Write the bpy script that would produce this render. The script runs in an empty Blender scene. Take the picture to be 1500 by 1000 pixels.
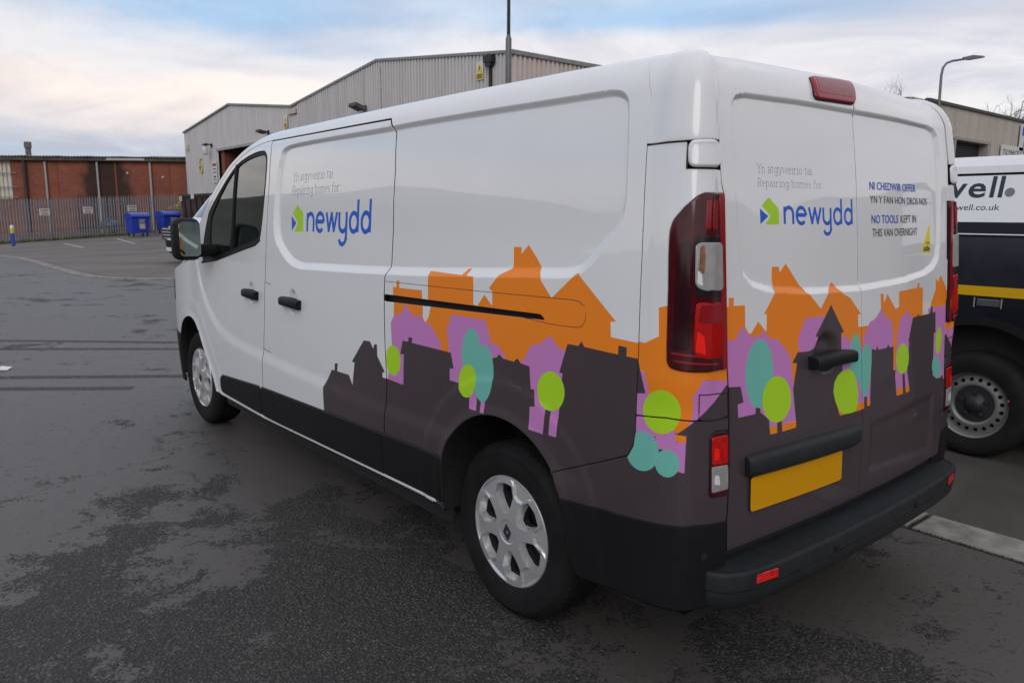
import bpy, math, random
import numpy as np
from mathutils import Vector, Matrix
from mathutils.geometry import delaunay_2d_cdt
random.seed(7)
SC = bpy.context.scene
COL = SC.collection
R = math.radians
# ------------------------------------------------------------------ camera
cam = bpy.data.cameras.new("camera")
cam.sensor_width = 36.0
cam.lens = 1119.55 / 1500 * 36
cam.clip_start = .05
cam.clip_end = 4000
co = bpy.data.objects.new("camera", cam)
COL.objects.link(co)
SC.camera = co
_f = Vector((0.75859191, -0.63034956, -0.1649174))
_r = Vector((-0.63850013, -0.76960788, 0.00461413))
_u = _r.cross(_f)
co.matrix_world = Matrix(((_r.x, _u.x, -_f.x, -2.0967), (_r.y, _u.y, -_f.y, 2.6477), (_r.z, _u.z, -_f.z, 1.5138), (0, 0, 0, 1)))
cam.dof.use_dof = True
cam.dof.focus_distance = 3.6
cam.dof.aperture_fstop = 6.3
# ------------------------------------------------------------------ world
SUN_EL, SUN_AZ = 30.0, 130.0          # azimuth measured from +x towards +y
w = bpy.data.worlds.new("World")
SC.world = w
w.use_nodes = True
nt = w.node_tree
nt.nodes.clear()
def nd(t, **k):
    n = nt.nodes.new(t)
    for a, b in k.items(): setattr(n, a, b)
    return n
L = nt.links.new
out = nd('ShaderNodeOutputWorld'); bg = nd('ShaderNodeBackground'); bg.inputs[1].default_value = .10
L(bg.outputs[0], out.inputs[0])
sky = nd('ShaderNodeTexSky', sky_type='NISHITA'); sky.sun_disc = False
sky.sun_elevation = R(SUN_EL); sky.sun_rotation = R(90 - SUN_AZ); sky.dust_density = 2.0
tc = nd('ShaderNodeTexCoord'); sep = nd('ShaderNodeSeparateXYZ'); L(tc.outputs['Generated'], sep.inputs[0])
def mth(op, a, b=None, clamp=False):
    n = nd('ShaderNodeMath', operation=op, use_clamp=clamp)
    for i, v in enumerate((a, b)):
        if v is None: continue
        if isinstance(v, (int, float)): n.inputs[i].default_value = v
        else: L(v, n.inputs[i])
    return n.outputs[0]
zp = mth('ADD', mth('MAXIMUM', sep.outputs[2], 0.0), .16)
cx = mth('DIVIDE', sep.outputs[0], zp); cy = mth('DIVIDE', sep.outputs[1], zp)
cmb = nd('ShaderNodeCombineXYZ'); L(cx, cmb.inputs[0]); L(cy, cmb.inputs[1])
def noise(scale, detail, rough, vec, off=0.0, dist=0.0):
    n = nd('ShaderNodeTexNoise'); n.noise_dimensions = '3D'
    mp = nd('ShaderNodeMapping'); mp.inputs['Location'].default_value = (off, off * .7, off * .3)
    L(vec, mp.inputs[0]); L(mp.outputs[0], n.inputs['Vector'])
    n.inputs['Scale'].default_value = scale; n.inputs['Detail'].default_value = detail
    n.inputs['Roughness'].default_value = rough; n.inputs['Distortion'].default_value = dist
    return n.outputs[0]
n1 = noise(.55, 7, .55, cmb.outputs[0], 3.1, .4)
n2 = noise(.35, 5, .5, cmb.outputs[0], 11.0, .2)
n2 = mth('ADD', n2, mth('ADD', mth('MULTIPLY', sep.outputs[0], -.27), mth('MULTIPLY', sep.outputs[1], -.32)))
n3 = noise(1.3, 8, .6, cmb.outputs[0], 5.0, .6)
ele = mth('ADD', sep.outputs[2], mth('MULTIPLY', mth('SUBTRACT', n1, .5), .22))
def lin(c): return tuple((x / 12.92 if x <= .04045 else ((x + .055) / 1.055) ** 2.4) for x in c)
def ramp(stops, fac, interp='EASE'):
    r = nd('ShaderNodeValToRGB'); r.color_ramp.interpolation = interp
    e = r.color_ramp.elements
    while len(e) < len(stops): e.new(.5)
    for el, (p_, c) in zip(e, stops):
        el.position = p_; el.color = (*lin(c), 1) if len(c) == 3 else c
    L(fac, r.inputs[0]); return r.outputs[0]
base = ramp([(0, (.80, .80, .81)), (.03, (.69, .745, .81)), (.06, (.72, .74, .785)), (.10, (.86, .83, .825)), (.15, (.935, .885, .855)),
             (.20, (.86, .85, .86)), (.245, (.63, .745, .86)), (.33, (.69, .76, .83)), (.5, (.77, .78, .82)), (1, (.79, .80, .83))], ele)
grey = ramp([(0, (.74, .74, .78)), (.45, (.80, .80, .83)), (.7, (.88, .87, .87)), (1, (.92, .90, .885))], n3)
msk = ramp([(0, (0, 0, 0)), (.46, (0, 0, 0)), (.62, (1, 1, 1)), (1, (1, 1, 1))], n2)
mx = nd('ShaderNodeMix', data_type='RGBA'); L(msk, mx.inputs[0]); 1; L(base, mx.inputs[6]); L(grey, mx.inputs[7])
sc10 = nd('ShaderNodeMix', data_type='RGBA', blend_type='MULTIPLY'); sc10.inputs[0].default_value = 1
tex_ = ramp([(0, (.90, .90, .92)), (.35, (.93, .93, .945)), (.6, (1, 1, 1)), (1, (1, 1, .99))], n3); mt_ = nd('ShaderNodeMix', data_type='RGBA', blend_type='MULTIPLY'); mt_.inputs[0].default_value = 1; L(mx.outputs[2], mt_.inputs[6]); L(tex_, mt_.inputs[7])
L(mt_.outputs[2], sc10.inputs[6]); sc10.inputs[7].default_value = (12.0, 12.0, 12.0, 1)
fin = nd('ShaderNodeMix', data_type='RGBA'); fin.inputs[0].default_value = .93
L(sky.outputs[0], fin.inputs[6]); L(sc10.outputs[2], fin.inputs[7]); L(fin.outputs[2], bg.inputs[0])
# ------------------------------------------------------------------ sun (overcast: broad and weak)
sl = bpy.data.lights.new("sun", 'SUN'); sl.energy = .75; sl.angle = R(35); sl.color = (1, .95, .89)
so = bpy.data.objects.new("sun", sl); COL.objects.link(so)
_d = Vector((math.cos(R(SUN_EL)) * math.cos(R(SUN_AZ)), math.cos(R(SUN_EL)) * math.sin(R(SUN_AZ)), math.sin(R(SUN_EL))))
so.rotation_euler = _d.to_track_quat('Z', 'Y').to_euler()
vs = SC.view_settings
vs.view_transform = 'Standard'; vs.look = 'None'; vs.exposure = 0.12; vs.gamma = 1.0; vs.use_curve_mapping = False
SC.cycles.max_bounces = 8
# ------------------------------------------------------------------ materials
class Mat:
    def __init__(s, name):
        s.m = bpy.data.materials.new(name); s.m.use_nodes = True; s.t = s.m.node_tree; s.p = s.t.nodes['Principled BSDF']
    def n(s, t, **k):
        x = s.t.nodes.new(t)
        for a, b in k.items(): setattr(x, a, b)
        return x
    def l(s, a, b): s.t.links.new(a, b)
    def noise(s, scale, detail=4, rough=.55, vec=None, stretch=None, dist=0, kind='noise'):
        n = s.n('ShaderNodeTexNoise' if kind == 'noise' else 'ShaderNodeTexVoronoi')
        n.inputs['Scale'].default_value = scale
        if kind == 'noise':
            n.inputs['Detail'].default_value = detail; n.inputs['Roughness'].default_value = rough; n.inputs['Distortion'].default_value = dist
        c = s.n('ShaderNodeTexCoord'); v = c.outputs['Object']
        if stretch:
            mp = s.n('ShaderNodeMapping'); mp.inputs['Scale'].default_value = stretch; s.l(v, mp.inputs[0]); v = mp.outputs[0]
        s.l(v, n.inputs['Vector']); return n.outputs[0]
    def ramp(s, fac, stops, interp='LINEAR'):
        r = s.n('ShaderNodeValToRGB'); r.color_ramp.interpolation = interp; e = r.color_ramp.elements
        while len(e) < len(stops): e.new(.5)
        for el, (p_, c) in zip(e, stops):
            el.position = p_; c = (c, c, c) if isinstance(c, (int, float)) else c; el.color = (*c, 1)
        s.l(fac, r.inputs[0]); return r.outputs[0]
    def mix(s, fac, a, b, blend='MIX'):
        m = s.n('ShaderNodeMix', data_type='RGBA', blend_type=blend)
        for i, v in ((0, fac), (6, a), (7, b)):
            if isinstance(v, (int, float)): m.inputs[i].default_value = v if i == 0 else (v, v, v, 1)
            elif isinstance(v, tuple): m.inputs[i].default_value = (*v, 1)
            else: s.l(v, m.inputs[i])
        return m.outputs[2]
    def math(s, op, a, b=0., clamp=False):
        m = s.n('ShaderNodeMath', operation=op, use_clamp=clamp)
        for i, v in enumerate((a, b)):
            if isinstance(v, (int, float)): m.inputs[i].default_value = v
            else: s.l(v, m.inputs[i])
        return m.outputs[0]
    def bump(s, h, strength, dist=.01):
        b = s.n('ShaderNodeBump'); b.inputs['Strength'].default_value = strength; b.inputs['Distance'].default_value = dist
        s.l(h, b.inputs['Height']); s.l(b.outputs[0], s.p.inputs['Normal'])
    def set(s, **k):
        for a, v in k.items():
            i = s.p.inputs[a.replace('_', ' ')]
            if isinstance(v, tuple): i.default_value = (*v, 1)
            elif isinstance(v, (int, float)): i.default_value = v
            else: s.l(v, i)
        return s
def simple(name, col, rough=.5, metal=0., coat=0., var=.0, vscale=6., bump=0., bscale=80., spec=.5):
    m = Mat(name)
    m.set(Roughness=rough, Metallic=metal, Coat_Weight=coat, Coat_Roughness=.03, Specular_IOR_Level=spec)
    if var:
        n = m.noise(vscale, 5)
        m.set(Base_Color=m.ramp(n, [(.3, tuple(c * (1 - var) for c in col)), (.7, tuple(min(1, c * (1 + var)) for c in col))]))
    else: m.set(Base_Color=col)
    if bump: m.bump(m.noise(bscale, 3), bump)
    return m.m
def paint(name, col, dirt=.05, coat=.22, ior=1.42, spec=.22, rough=.38):
    m = Mat(name)
    d = m.noise(3.5, 6, .65)
    f = m.noise(60, 2)
    c = m.mix(m.ramp(d, [(.35, 0.), (.8, dirt)]), col, (.30, .28, .26))
    m.set(Base_Color=c, Roughness=m.ramp(d, [(.3, rough), (.75, rough + .08)]), Specular_IOR_Level=spec, Coat_Weight=coat, Coat_Roughness=.02, Coat_IOR=ior)
    m.bump(m.noise(2.5, 1), .006, .01)
    return m.m
M = {}
M['white'] = paint('white_van_paint', (.77, .78, .79), .06, 1.0, 1.58, .3, .3)
M['dark'] = paint('dark_plum_vinyl', (.056, .041, .048), .03, .5, 1.45)
M['orange'] = paint('orange_vinyl', (.86, .235, .014), .03)
M['purple'] = paint('purple_vinyl', (.56, .215, .53), .03)
M['teal'] = paint('teal_vinyl', (.16, .49, .41), .03)
M['lime'] = paint('lime_vinyl', (.40, .68, .018), .03)
M['lime2'] = M['lime']
M['blue'] = paint('blue_vinyl', (.018, .11, .56), .0)
M['greyink'] = paint('grey_lettering_vinyl', (.25, .26, .29), .0)
M['ink'] = paint('dark_lettering_vinyl', (.06, .06, .065), .0)
M['yellow'] = paint('yellow_sticker', (.80, .66, .01), .0)
M['plate'] = simple('amber_number_plate', (.68, .315, .001), .45, spec=.2)
M['plastic'] = simple('black_textured_plastic', (.011, .0112, .0125), .50, var=.12, bump=.12, bscale=900, spec=.16)
M['plastic2'] = simple('grey_black_step_plastic', (.019, .021, .024), .45, var=.2, vscale=25, bump=.2, bscale=500, spec=.22)
M['gap'] = simple('shadowed_inner_metal', (.012, .012, .013), .7)
M['rubber'] = simple('tyre_rubber', (.013, .013, .0135), .75, var=.3, vscale=9, bump=.15, bscale=160, spec=.15)
M['silver'] = simple('silver_wheel_paint', (.60, .60, .61), .28, metal=.55, coat=.3, var=.06)
M['steel'] = simple('dull_black_steel', (.03, .03, .034), .5, metal=.3)
M['chrome'] = simple('chrome', (.75, .75, .76), .12, metal=1.)
M['redlens'] = simple('dark_red_lens', (.055, .001, .004), .08, var=.35, vscale=30)
M['redlens2'] = simple('bright_red_lens', (.50, .004, .004), .10, var=.4, vscale=50)
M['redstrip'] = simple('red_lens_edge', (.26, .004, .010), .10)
M['lampblack'] = simple('lamp_black_surround', (.012, .008, .009), .12)
def ribbed(name, col, scale):
    m = Mat(name)
    wv = m.n('ShaderNodeTexWave'); wv.inputs['Scale'].default_value = scale; wv.bands_direction = 'Y'
    c = m.n('ShaderNodeTexCoord'); m.l(c.outputs['Object'], wv.inputs['Vector'])
    m.set(Base_Color=m.mix(m.noise(18, 2), tuple(x * .55 for x in col), col), Roughness=.10, Metallic=.25)
    m.bump(wv.outputs[1], .35, .004); return m.m
M['maroon'] = simple('maroon_lens', (.022, .001, .004), .10)
M['hotred'] = simple('bright_red_highlight', (.95, .012, .006), .2)  # painted highlight colour for the bright patches in the red lenses
M['lens_shade'] = simple('bronze_lens_shade', (.22, .10, .05), .3, var=.4, vscale=60)  # brown that paints the shaded part of the reverse lens
M['glint'] = simple('pale_lens_glint', (.72, .72, .72), .15)  # painted glint colour for the clear lenses
M['clearlens'] = ribbed('clear_ribbed_lens', (.52, .50, .49), 70)
M['redrib'] = ribbed('ribbed_red_lens', (.70, .004, .004), 70)
def glass(name, tint, refl=.12):
    m = Mat(name); t = m.t
    tr = m.n('ShaderNodeBsdfTransparent'); tr.inputs[0].default_value = (*tint, 1)
    gl = m.n('ShaderNodeBsdfGlossy'); gl.inputs['Roughness'].default_value = .015; gl.inputs[0].default_value = (.92, .97, .96, 1)
    fr = m.n('ShaderNodeFresnel'); fr.inputs[0].default_value = 1.5
    mxs = m.n('ShaderNodeMixShader'); m.l(m.math('MULTIPLY', fr.outputs[0], 1.8, True), mxs.inputs[0]); m.l(tr.outputs[0], mxs.inputs[1]); m.l(gl.outputs[0], mxs.inputs[2])
    o = [x for x in t.nodes if x.type == 'OUTPUT_MATERIAL'][0]; m.l(mxs.outputs[0], o.inputs[0]); return m.m
M['glass'] = glass('green_tinted_glass', (.62, .72, .68))
M['mirror'] = simple('mirror_glass', (.30, .37, .355), .02, metal=1.)
M['seat'] = simple('charcoal_seat_cloth', (.02, .02, .022), .9)
M['concrete'] = simple('weathered_concrete', (.19, .18, .165), .9, var=.35, vscale=5, bump=.4, bscale=90)
# ------------------------------------------------------------------ object helpers
def tag(o, label=None, cat=None, group=None, kind=None):
    for k, v in (('label', label), ('category', cat), ('group', group), ('kind', kind)):
        if v: o[k] = v
    return o
def empty(name, loc=(0, 0, 0), rz=0, parent=None):
    o = bpy.data.objects.new(name, None); COL.objects.link(o); o.location = loc; o.rotation_euler.z = rz
    o.empty_display_size = .2
    if parent: o.parent = parent
    return o
def link(name, me, parent=None, loc=None, rz=0):
    o = bpy.data.objects.new(name, me); COL.objects.link(o)
    if parent: o.parent = parent
    if loc: o.location = loc
    if rz: o.rotation_euler.z = rz
    return o
def mesh(name, V, F, mats, mi=None, normals=None, smooth=False):
    me = bpy.data.meshes.new(name)
    me.from_pydata([tuple(map(float, v)) for v in V], [], [tuple(map(int, f)) for f in F])
    for m in (mats if isinstance(mats, (list, tuple)) else [mats]): me.materials.append(m)
    if mi is not None: me.polygons.foreach_set('material_index', np.asarray(mi, dtype=np.int32))
    if smooth or normals is not None: me.polygons.foreach_set('use_smooth', np.ones(len(F), dtype=bool))
    me.update()
    if normals is not None: me.normals_split_custom_set_from_vertices([tuple(map(float, n)) for n in normals])
    return me
class MB:
    """collects shapes into one mesh"""
    def __init__(s): s.V = []; s.F = []; s.I = []
    def add(s, V, F, i=0):
        b = len(s.V); s.V += [tuple(v) for v in V]; s.F += [tuple(b + k for k in f) for f in F]; s.I += [i] * len(F); return s
    def box(s, c, d, i=0, M_=None, bev=0.):
        x, y, z = (a / 2 for a in d)
        if bev:
            b = min(bev, x, y, z); V = []
            rings = []
            for zz, k in ((-z, b), (-z + b, 0), (z - b, 0), (z, b)):
                xx, yy = x - k, y - k; bb = b
                ring = [(xx, -yy + bb), (xx, yy - bb), (xx - bb, yy), (-xx + bb, yy), (-xx, yy - bb), (-xx, -yy + bb), (-xx + bb, -yy), (xx - bb, -yy)]
                rings.append([(a, q, zz) for a, q in ring])
            V = [v for r in rings for v in r]; F = [tuple(reversed(range(8))), tuple(range(24, 32))]
            for r in range(3):
                for k in range(8): F.append((r * 8 + k, r * 8 + (k + 1) % 8, r * 8 + 8 + (k + 1) % 8, r * 8 + 8 + k))
        else:
            V = [(a, b, q) for q in (-z, z) for a, b in ((-x, -y), (x, -y), (x, y), (-x, y))]
            F = [(3, 2, 1, 0), (4, 5, 6, 7), (0, 1, 5, 4), (1, 2, 6, 5), (2, 3, 7, 6), (3, 0, 4, 7)]
        V = [Vector(v) for v in V]
        if M_ is not None: V = [M_ @ v for v in V]
        return s.add([v + Vector(c) for v in V], F, i)
    def rbox(s, c, d, r, i=0, M_=None, nu=20, nv=10):
        V = []; F = []; h = [max(0, a / 2 - r) for a in d]
        for k in range(nv):
            th = math.pi * (k + .5) / nv - math.pi / 2
            for j in range(nu):
                ph = 2 * math.pi * (j + .5) / nu; n_ = (math.cos(th) * math.cos(ph), math.cos(th) * math.sin(ph), math.sin(th))
                V.append(Vector([a * r + math.copysign(b, a) for a, b in zip(n_, h)]))
        for k in range(nv - 1):
            for j in range(nu): F.append((k * nu + j, k * nu + (j + 1) % nu, (k + 1) * nu + (j + 1) % nu, (k + 1) * nu + j))
        F += [tuple(reversed(range(nu))), tuple(range((nv - 1) * nu, nv * nu))]
        if M_ is not None: V = [M_ @ v for v in V]
        return s.add([v + Vector(c) for v in V], F, i)
    def tube(s, pts, r, n=8, i=0, cap=True):
        pts = [Vector(q) for q in pts]; rr = r if isinstance(r, (list, tuple)) else [r] * len(pts)
        V = []; F = []
        up = Vector((0, 0, 1)); 
        for k, q in enumerate(pts):
            t = (pts[min(k + 1, len(pts) - 1)] - pts[max(k - 1, 0)]).normalized()
            a = t.cross(up if abs(t.z) < .9 else Vector((1, 0, 0))).normalized(); b = a.cross(t)
            V += [q + (a * math.cos(2 * math.pi * j / n) + b * math.sin(2 * math.pi * j / n)) * rr[k] for j in range(n)]
        for k in range(len(pts) - 1):
            for j in range(n): F.append((k * n + j, k * n + (j + 1) % n, k * n + n + (j + 1) % n, k * n + n + j))
        if cap: F += [tuple(reversed(range(n))), tuple(range((len(pts) - 1) * n, len(pts) * n))]
        return s.add(V, F, i)
    def lathe(s, prof, n=48, axis='z', c=(0, 0, 0), i=0):
        V = []; F = []
        for k in range(n):
            a = 2 * math.pi * k / n
            for r, h in prof:
                V.append({'z': (r * math.cos(a), r * math.sin(a), h), 'y': (r * math.cos(a), h, r * math.sin(a)), 'x': (h, r * math.cos(a), r * math.sin(a))}[axis])
        m = len(prof)
        for k in range(n):
            for j in range(m - 1): F.append((k * m + j, ((k + 1) % n) * m + j, ((k + 1) % n) * m + j + 1, k * m + j + 1))
        return s.add([Vector(v) + Vector(c) for v in V], F, i)
    def prism(s, poly, z0, z1, i=0, f=None):
        n = len(poly); f = f or (lambda a, b, z: (a, b, z))
        V = [f(a, b, z0) for a, b in poly] + [f(a, b, z1) for a, b in poly]
        F = [tuple(reversed(range(n))), tuple(range(n, 2 * n))] + [(k, (k + 1) % n, n + (k + 1) % n, n + k) for k in range(n)]
        return s.add(V, F, i)
    def build(s, name, mats, parent=None, smooth=False, **k):
        me = mesh(name, s.V, s.F, mats, s.I, smooth=smooth); o = link(name, me, parent, **k)
        return o
def autosmooth(o, deg=35):
    me = o.data
    me.polygons.foreach_set('use_smooth', np.ones(len(me.polygons), dtype=bool))
    me.set_sharp_from_angle(angle=R(deg)); return o
def text_tris(body, size=1., spacing=1., bold=0.):
    cu = bpy.data.curves.new('lettering', 'FONT'); cu.body = body; cu.size = size; cu.space_character = spacing; cu.offset = bold; cu.resolution_u = 3
    o = bpy.data.objects.new('lettering', cu); COL.objects.link(o)
    dg = bpy.context.evaluated_depsgraph_get(); dg.update()
    me = bpy.data.meshes.new_from_object(o.evaluated_get(dg))
    V = np.array([v.co[:2] for v in me.vertices]); F = [tuple(q.vertices) for q in me.polygons]
    bpy.data.objects.remove(o); bpy.data.meshes.remove(me); bpy.data.curves.remove(cu)
    return V, F
def text_obj(name, body, mat, parent, origin, ux, uy, width=None, height=None, bold=0., spacing=1.):
    """flat printed lettering standing on a plane: ux, uy unit vectors, origin at the lower left"""
    V, F = text_tris(body, 1., spacing, bold)
    lo, hi = V.min(0), V.max(0)
    sx_ = width / (hi[0] - lo[0]) if width else height / (hi[1] - lo[1]); sy_ = height / (hi[1] - lo[1]) if height else sx_
    o3 = np.array(origin); P3 = [o3 + (v[0] - lo[0]) * sx_ * np.array(ux) + (v[1] - lo[1]) * sy_ * np.array(uy) for v in V]
    return link(name, mesh(name, P3, F, mat), parent)
PLAN=[(4.505,0),(4.49,.3),(4.42,.6),(4.28,.80),(4.05,.905),(3.75,.952),(3.3,.972),(2.5,.978),(1.5,.978),(.5,.977),(0,.975),(-.4,.968),(-.60,.962),(-.73,.949),(-.80,.917),(-.830,.865),(-.843,.78),(-.855,.6),(-.868,.3),(-.872,0)]
def pchip(xs,ys):
    xs=np.array(xs,float);ys=np.array(ys,float);h=np.diff(xs);d=np.diff(ys)/h
    m=np.zeros(len(xs));m[0]=d[0];m[-1]=d[-1]
    for i in range(1,len(xs)-1):
        if d[i-1]*d[i]>0:
            w1=2*h[i]+h[i-1];w2=h[i]+2*h[i-1];m[i]=(w1+w2)/(w1/d[i-1]+w2/d[i])
    def f(x):
        x=np.clip(np.asarray(x,float),xs[0],xs[-1]);i=np.clip(np.searchsorted(xs,x)-1,0,len(xs)-2)
        u=(x-xs[i])/h[i];return ys[i]*(1+2*u)*(1-u)**2+h[i]*m[i]*u*(1-u)**2+ys[i+1]*u*u*(3-2*u)+h[i]*m[i+1]*u*u*(u-1)
    return f
def crom(P,n=24):
    P=np.array(P,float);Q=np.vstack([2*P[0]-P[1],P,2*P[-1]-P[-2]]);out=[]
    for i in range(len(P)-1):
        p0,p1,p2,p3=Q[i:i+4]
        def tt(a,b):return np.linalg.norm(b-a)**.5+1e-9
        t0=0;t1=tt(p0,p1);t2=t1+tt(p1,p2);t3=t2+tt(p2,p3)
        t=np.linspace(t1,t2,n,endpoint=False)[:,None]
        A1=(t1-t)/(t1-t0)*p0+(t-t0)/(t1-t0)*p1;A2=(t2-t)/(t2-t1)*p1+(t-t1)/(t2-t1)*p2;A3=(t3-t)/(t3-t2)*p2+(t-t2)/(t3-t2)*p3
        B1=(t2-t)/(t2-t0)*A1+(t-t0)/(t2-t0)*A2;B2=(t3-t)/(t3-t1)*A2+(t-t1)/(t3-t1)*A3
        out.append((t2-t)/(t2-t1)*B1+(t-t1)/(t2-t1)*B2)
    out.append(P[-1:]);return np.vstack(out)
_pl=crom(PLAN)
_s=np.concatenate([[0],np.cumsum(np.linalg.norm(np.diff(_pl,axis=0),axis=1))])
_i0=np.argmin(np.abs(_pl[:,0])+(_pl[:,1]<.5)*9)
_s-=_s[_i0]+_pl[_i0,0]
S0,S1=_s[0],_s[-1]
def sx(x):  # s for side x
    k=_pl[:,1]>.6;k&=_pl[:,0]>-.8;return float(np.interp(-x,-_pl[k,0],_s[k]))
def sy(y):  # s for rear y (positive y, left)
    k=_s>0.75;return float(np.interp(-y,-_pl[k,1],_s[k]))
_sa,_sb=sx(-.42),sy(.50)
_fa,_fb=sx(3.4),S0
ns=pchip([.1,.3,.45,.75,1.0,1.25,1.5,1.7,1.80,1.865],[.034,.018,.008,0,.006,.020,.045,.070,.087,.101])
nr=pchip([.1,.7,.89,1.07,1.3,1.57,1.72,1.80,1.865],[0,0,.015,.031,.051,.077,.096,.108,.119])
H1=1.865
def sm(u):u=np.clip(u,0,1);return u*u*(3-2*u)
roofh=pchip([-5,-2.9,-2,-.75,0,.6,.85,1.2,1.7],[1.97,1.975,1.985,1.998,1.998,1.992,1.985,1.995,2.003])
def roll(s,t,n0):
    u=np.clip((t-H1)/.20,0,1);H3=roofh(s);hh=H3-H1
    p1=(.02,hh*.62);p2=(.15-.075,hh*.985);p3=(.15,hh)
    b=lambda a0,a1,a2,a3:a0*(1-u)**3+3*a1*u*(1-u)**2+3*a2*u*u*(1-u)+a3*u**3
    return n0+b(0,p1[0],p2[0],p3[0]),H1+b(0,p1[1],p2[1],p3[1])
def disp(s,t,sr=None):return 0*s
DISP=[disp]
def P(s,t,off=0.):
    s=np.asarray(s,float);t=np.asarray(t,float);s,t=np.broadcast_arrays(s,t);sr_=s
    mir=s>S1;ss=np.where(mir,2*S1-s,s)
    x=np.interp(ss,_s,_pl[:,0]);y=np.interp(ss,_s,_pl[:,1])
    w=sm((ss-_sa)/(_sb-_sa));a=w*np.pi/2
    wf=sm((_fa-ss)/(_fa-_fb));a2=wf*np.pi/2
    dx=-np.sin(a)+np.sin(a2);dy=np.cos(a)*np.cos(a2)
    tl=np.minimum(t,H1);n0=ns(tl)*(1-w)+nr(tl)*w
    n1,h1=roll(ss,t,n0);n=np.where(t>H1,n1,n0);h=np.where(t>H1,h1,t)
    n=n-DISP[0](ss,t,sr_)-off
    X=x-dx*n;Y=y-dy*n
    return np.stack([X,np.where(mir,-Y,Y),h],-1)
def N(s,t):
    e=2e-3;a=P(np.asarray(s)+e,t)-P(np.asarray(s)-e,t);b=P(s,np.asarray(t)+e)-P(s,np.asarray(t)-e)
    n=np.cross(a,b);n/=np.linalg.norm(n,axis=-1,keepdims=True)+1e-12
    return n
# ------------------------------------------------------------------ ground
def gz(x, y):
    """gentle rise of the yard towards the fence"""
    u = min(1., max(0., (x - 15.) / 28.)); u = u * u * (3 - 2 * u)
    yy = min(4., max(-16., y)); v = min(1., max(0., (-y - 6.) / 8.))
    return u * (-.05 * (yy + 5.0)) 
def sheet(name, xs, ys, lift, mat, inside=None, kind='structure'):
    V = [(x, y, gz(x, y) + lift) for x in xs for y in ys]; m = len(ys)
    F = [(i * m + j, (i + 1) * m + j, (i + 1) * m + j + 1, i * m + j + 1) for i in range(len(xs) - 1) for j in range(m - 1)]
    if inside: F = [f for f in F if inside(*[sum(V[k][a] for k in f) / 4 for a in (0, 1)])]
    o = link(name, mesh(name, V, F, mat, smooth=True)); o['kind'] = kind; return o
def inside_poly(x, y, q):
    ins = False; j = len(q) - 1
    for i in range(len(q)):
        (xi, yi), (xj, yj) = q[i], q[j]
        if (yi > y) != (yj > y) and x < (xj - xi) * (y - yi) / (yj - yi) + xi: ins = not ins
        j = i
    return ins
def poly_sheet(name, poly, lift, mat, kind='structure', step=.7):
    q = np.array(poly, float); lo, hi = q.min(0), q.max(0)
    r = []
    for i in range(len(q)):
        a, b = q[i], q[(i + 1) % len(q)]; m = max(1, int(np.linalg.norm(b - a) / step))
        r += [a + (b - a) * k / m for k in range(m)]
    n0 = len(r); E = [(i, (i + 1) % n0) for i in range(n0)]
    g = [np.array((x, y)) for x in np.arange(lo[0] + step / 2, hi[0], step) for y in np.arange(lo[1] + step / 2, hi[1], step)]
    c = delaunay_2d_cdt([Vector((float(a), float(b))) for a, b in r + g], E, [tuple(range(n0))], 1, 1e-5, False)
    o = link(name, mesh(name, [(v.x, v.y, gz(v.x, v.y) + lift) for v in c[0]], [tuple(f) for f in c[2] if inside_poly(sum(c[0][k].x for k in f) / 3, sum(c[0][k].y for k in f) / 3, r)], mat, smooth=True))
    if kind: o['kind'] = kind
    me = o.data
    if me.polygons[0].normal.z < 0: me.flip_normals()
    return o
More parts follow.
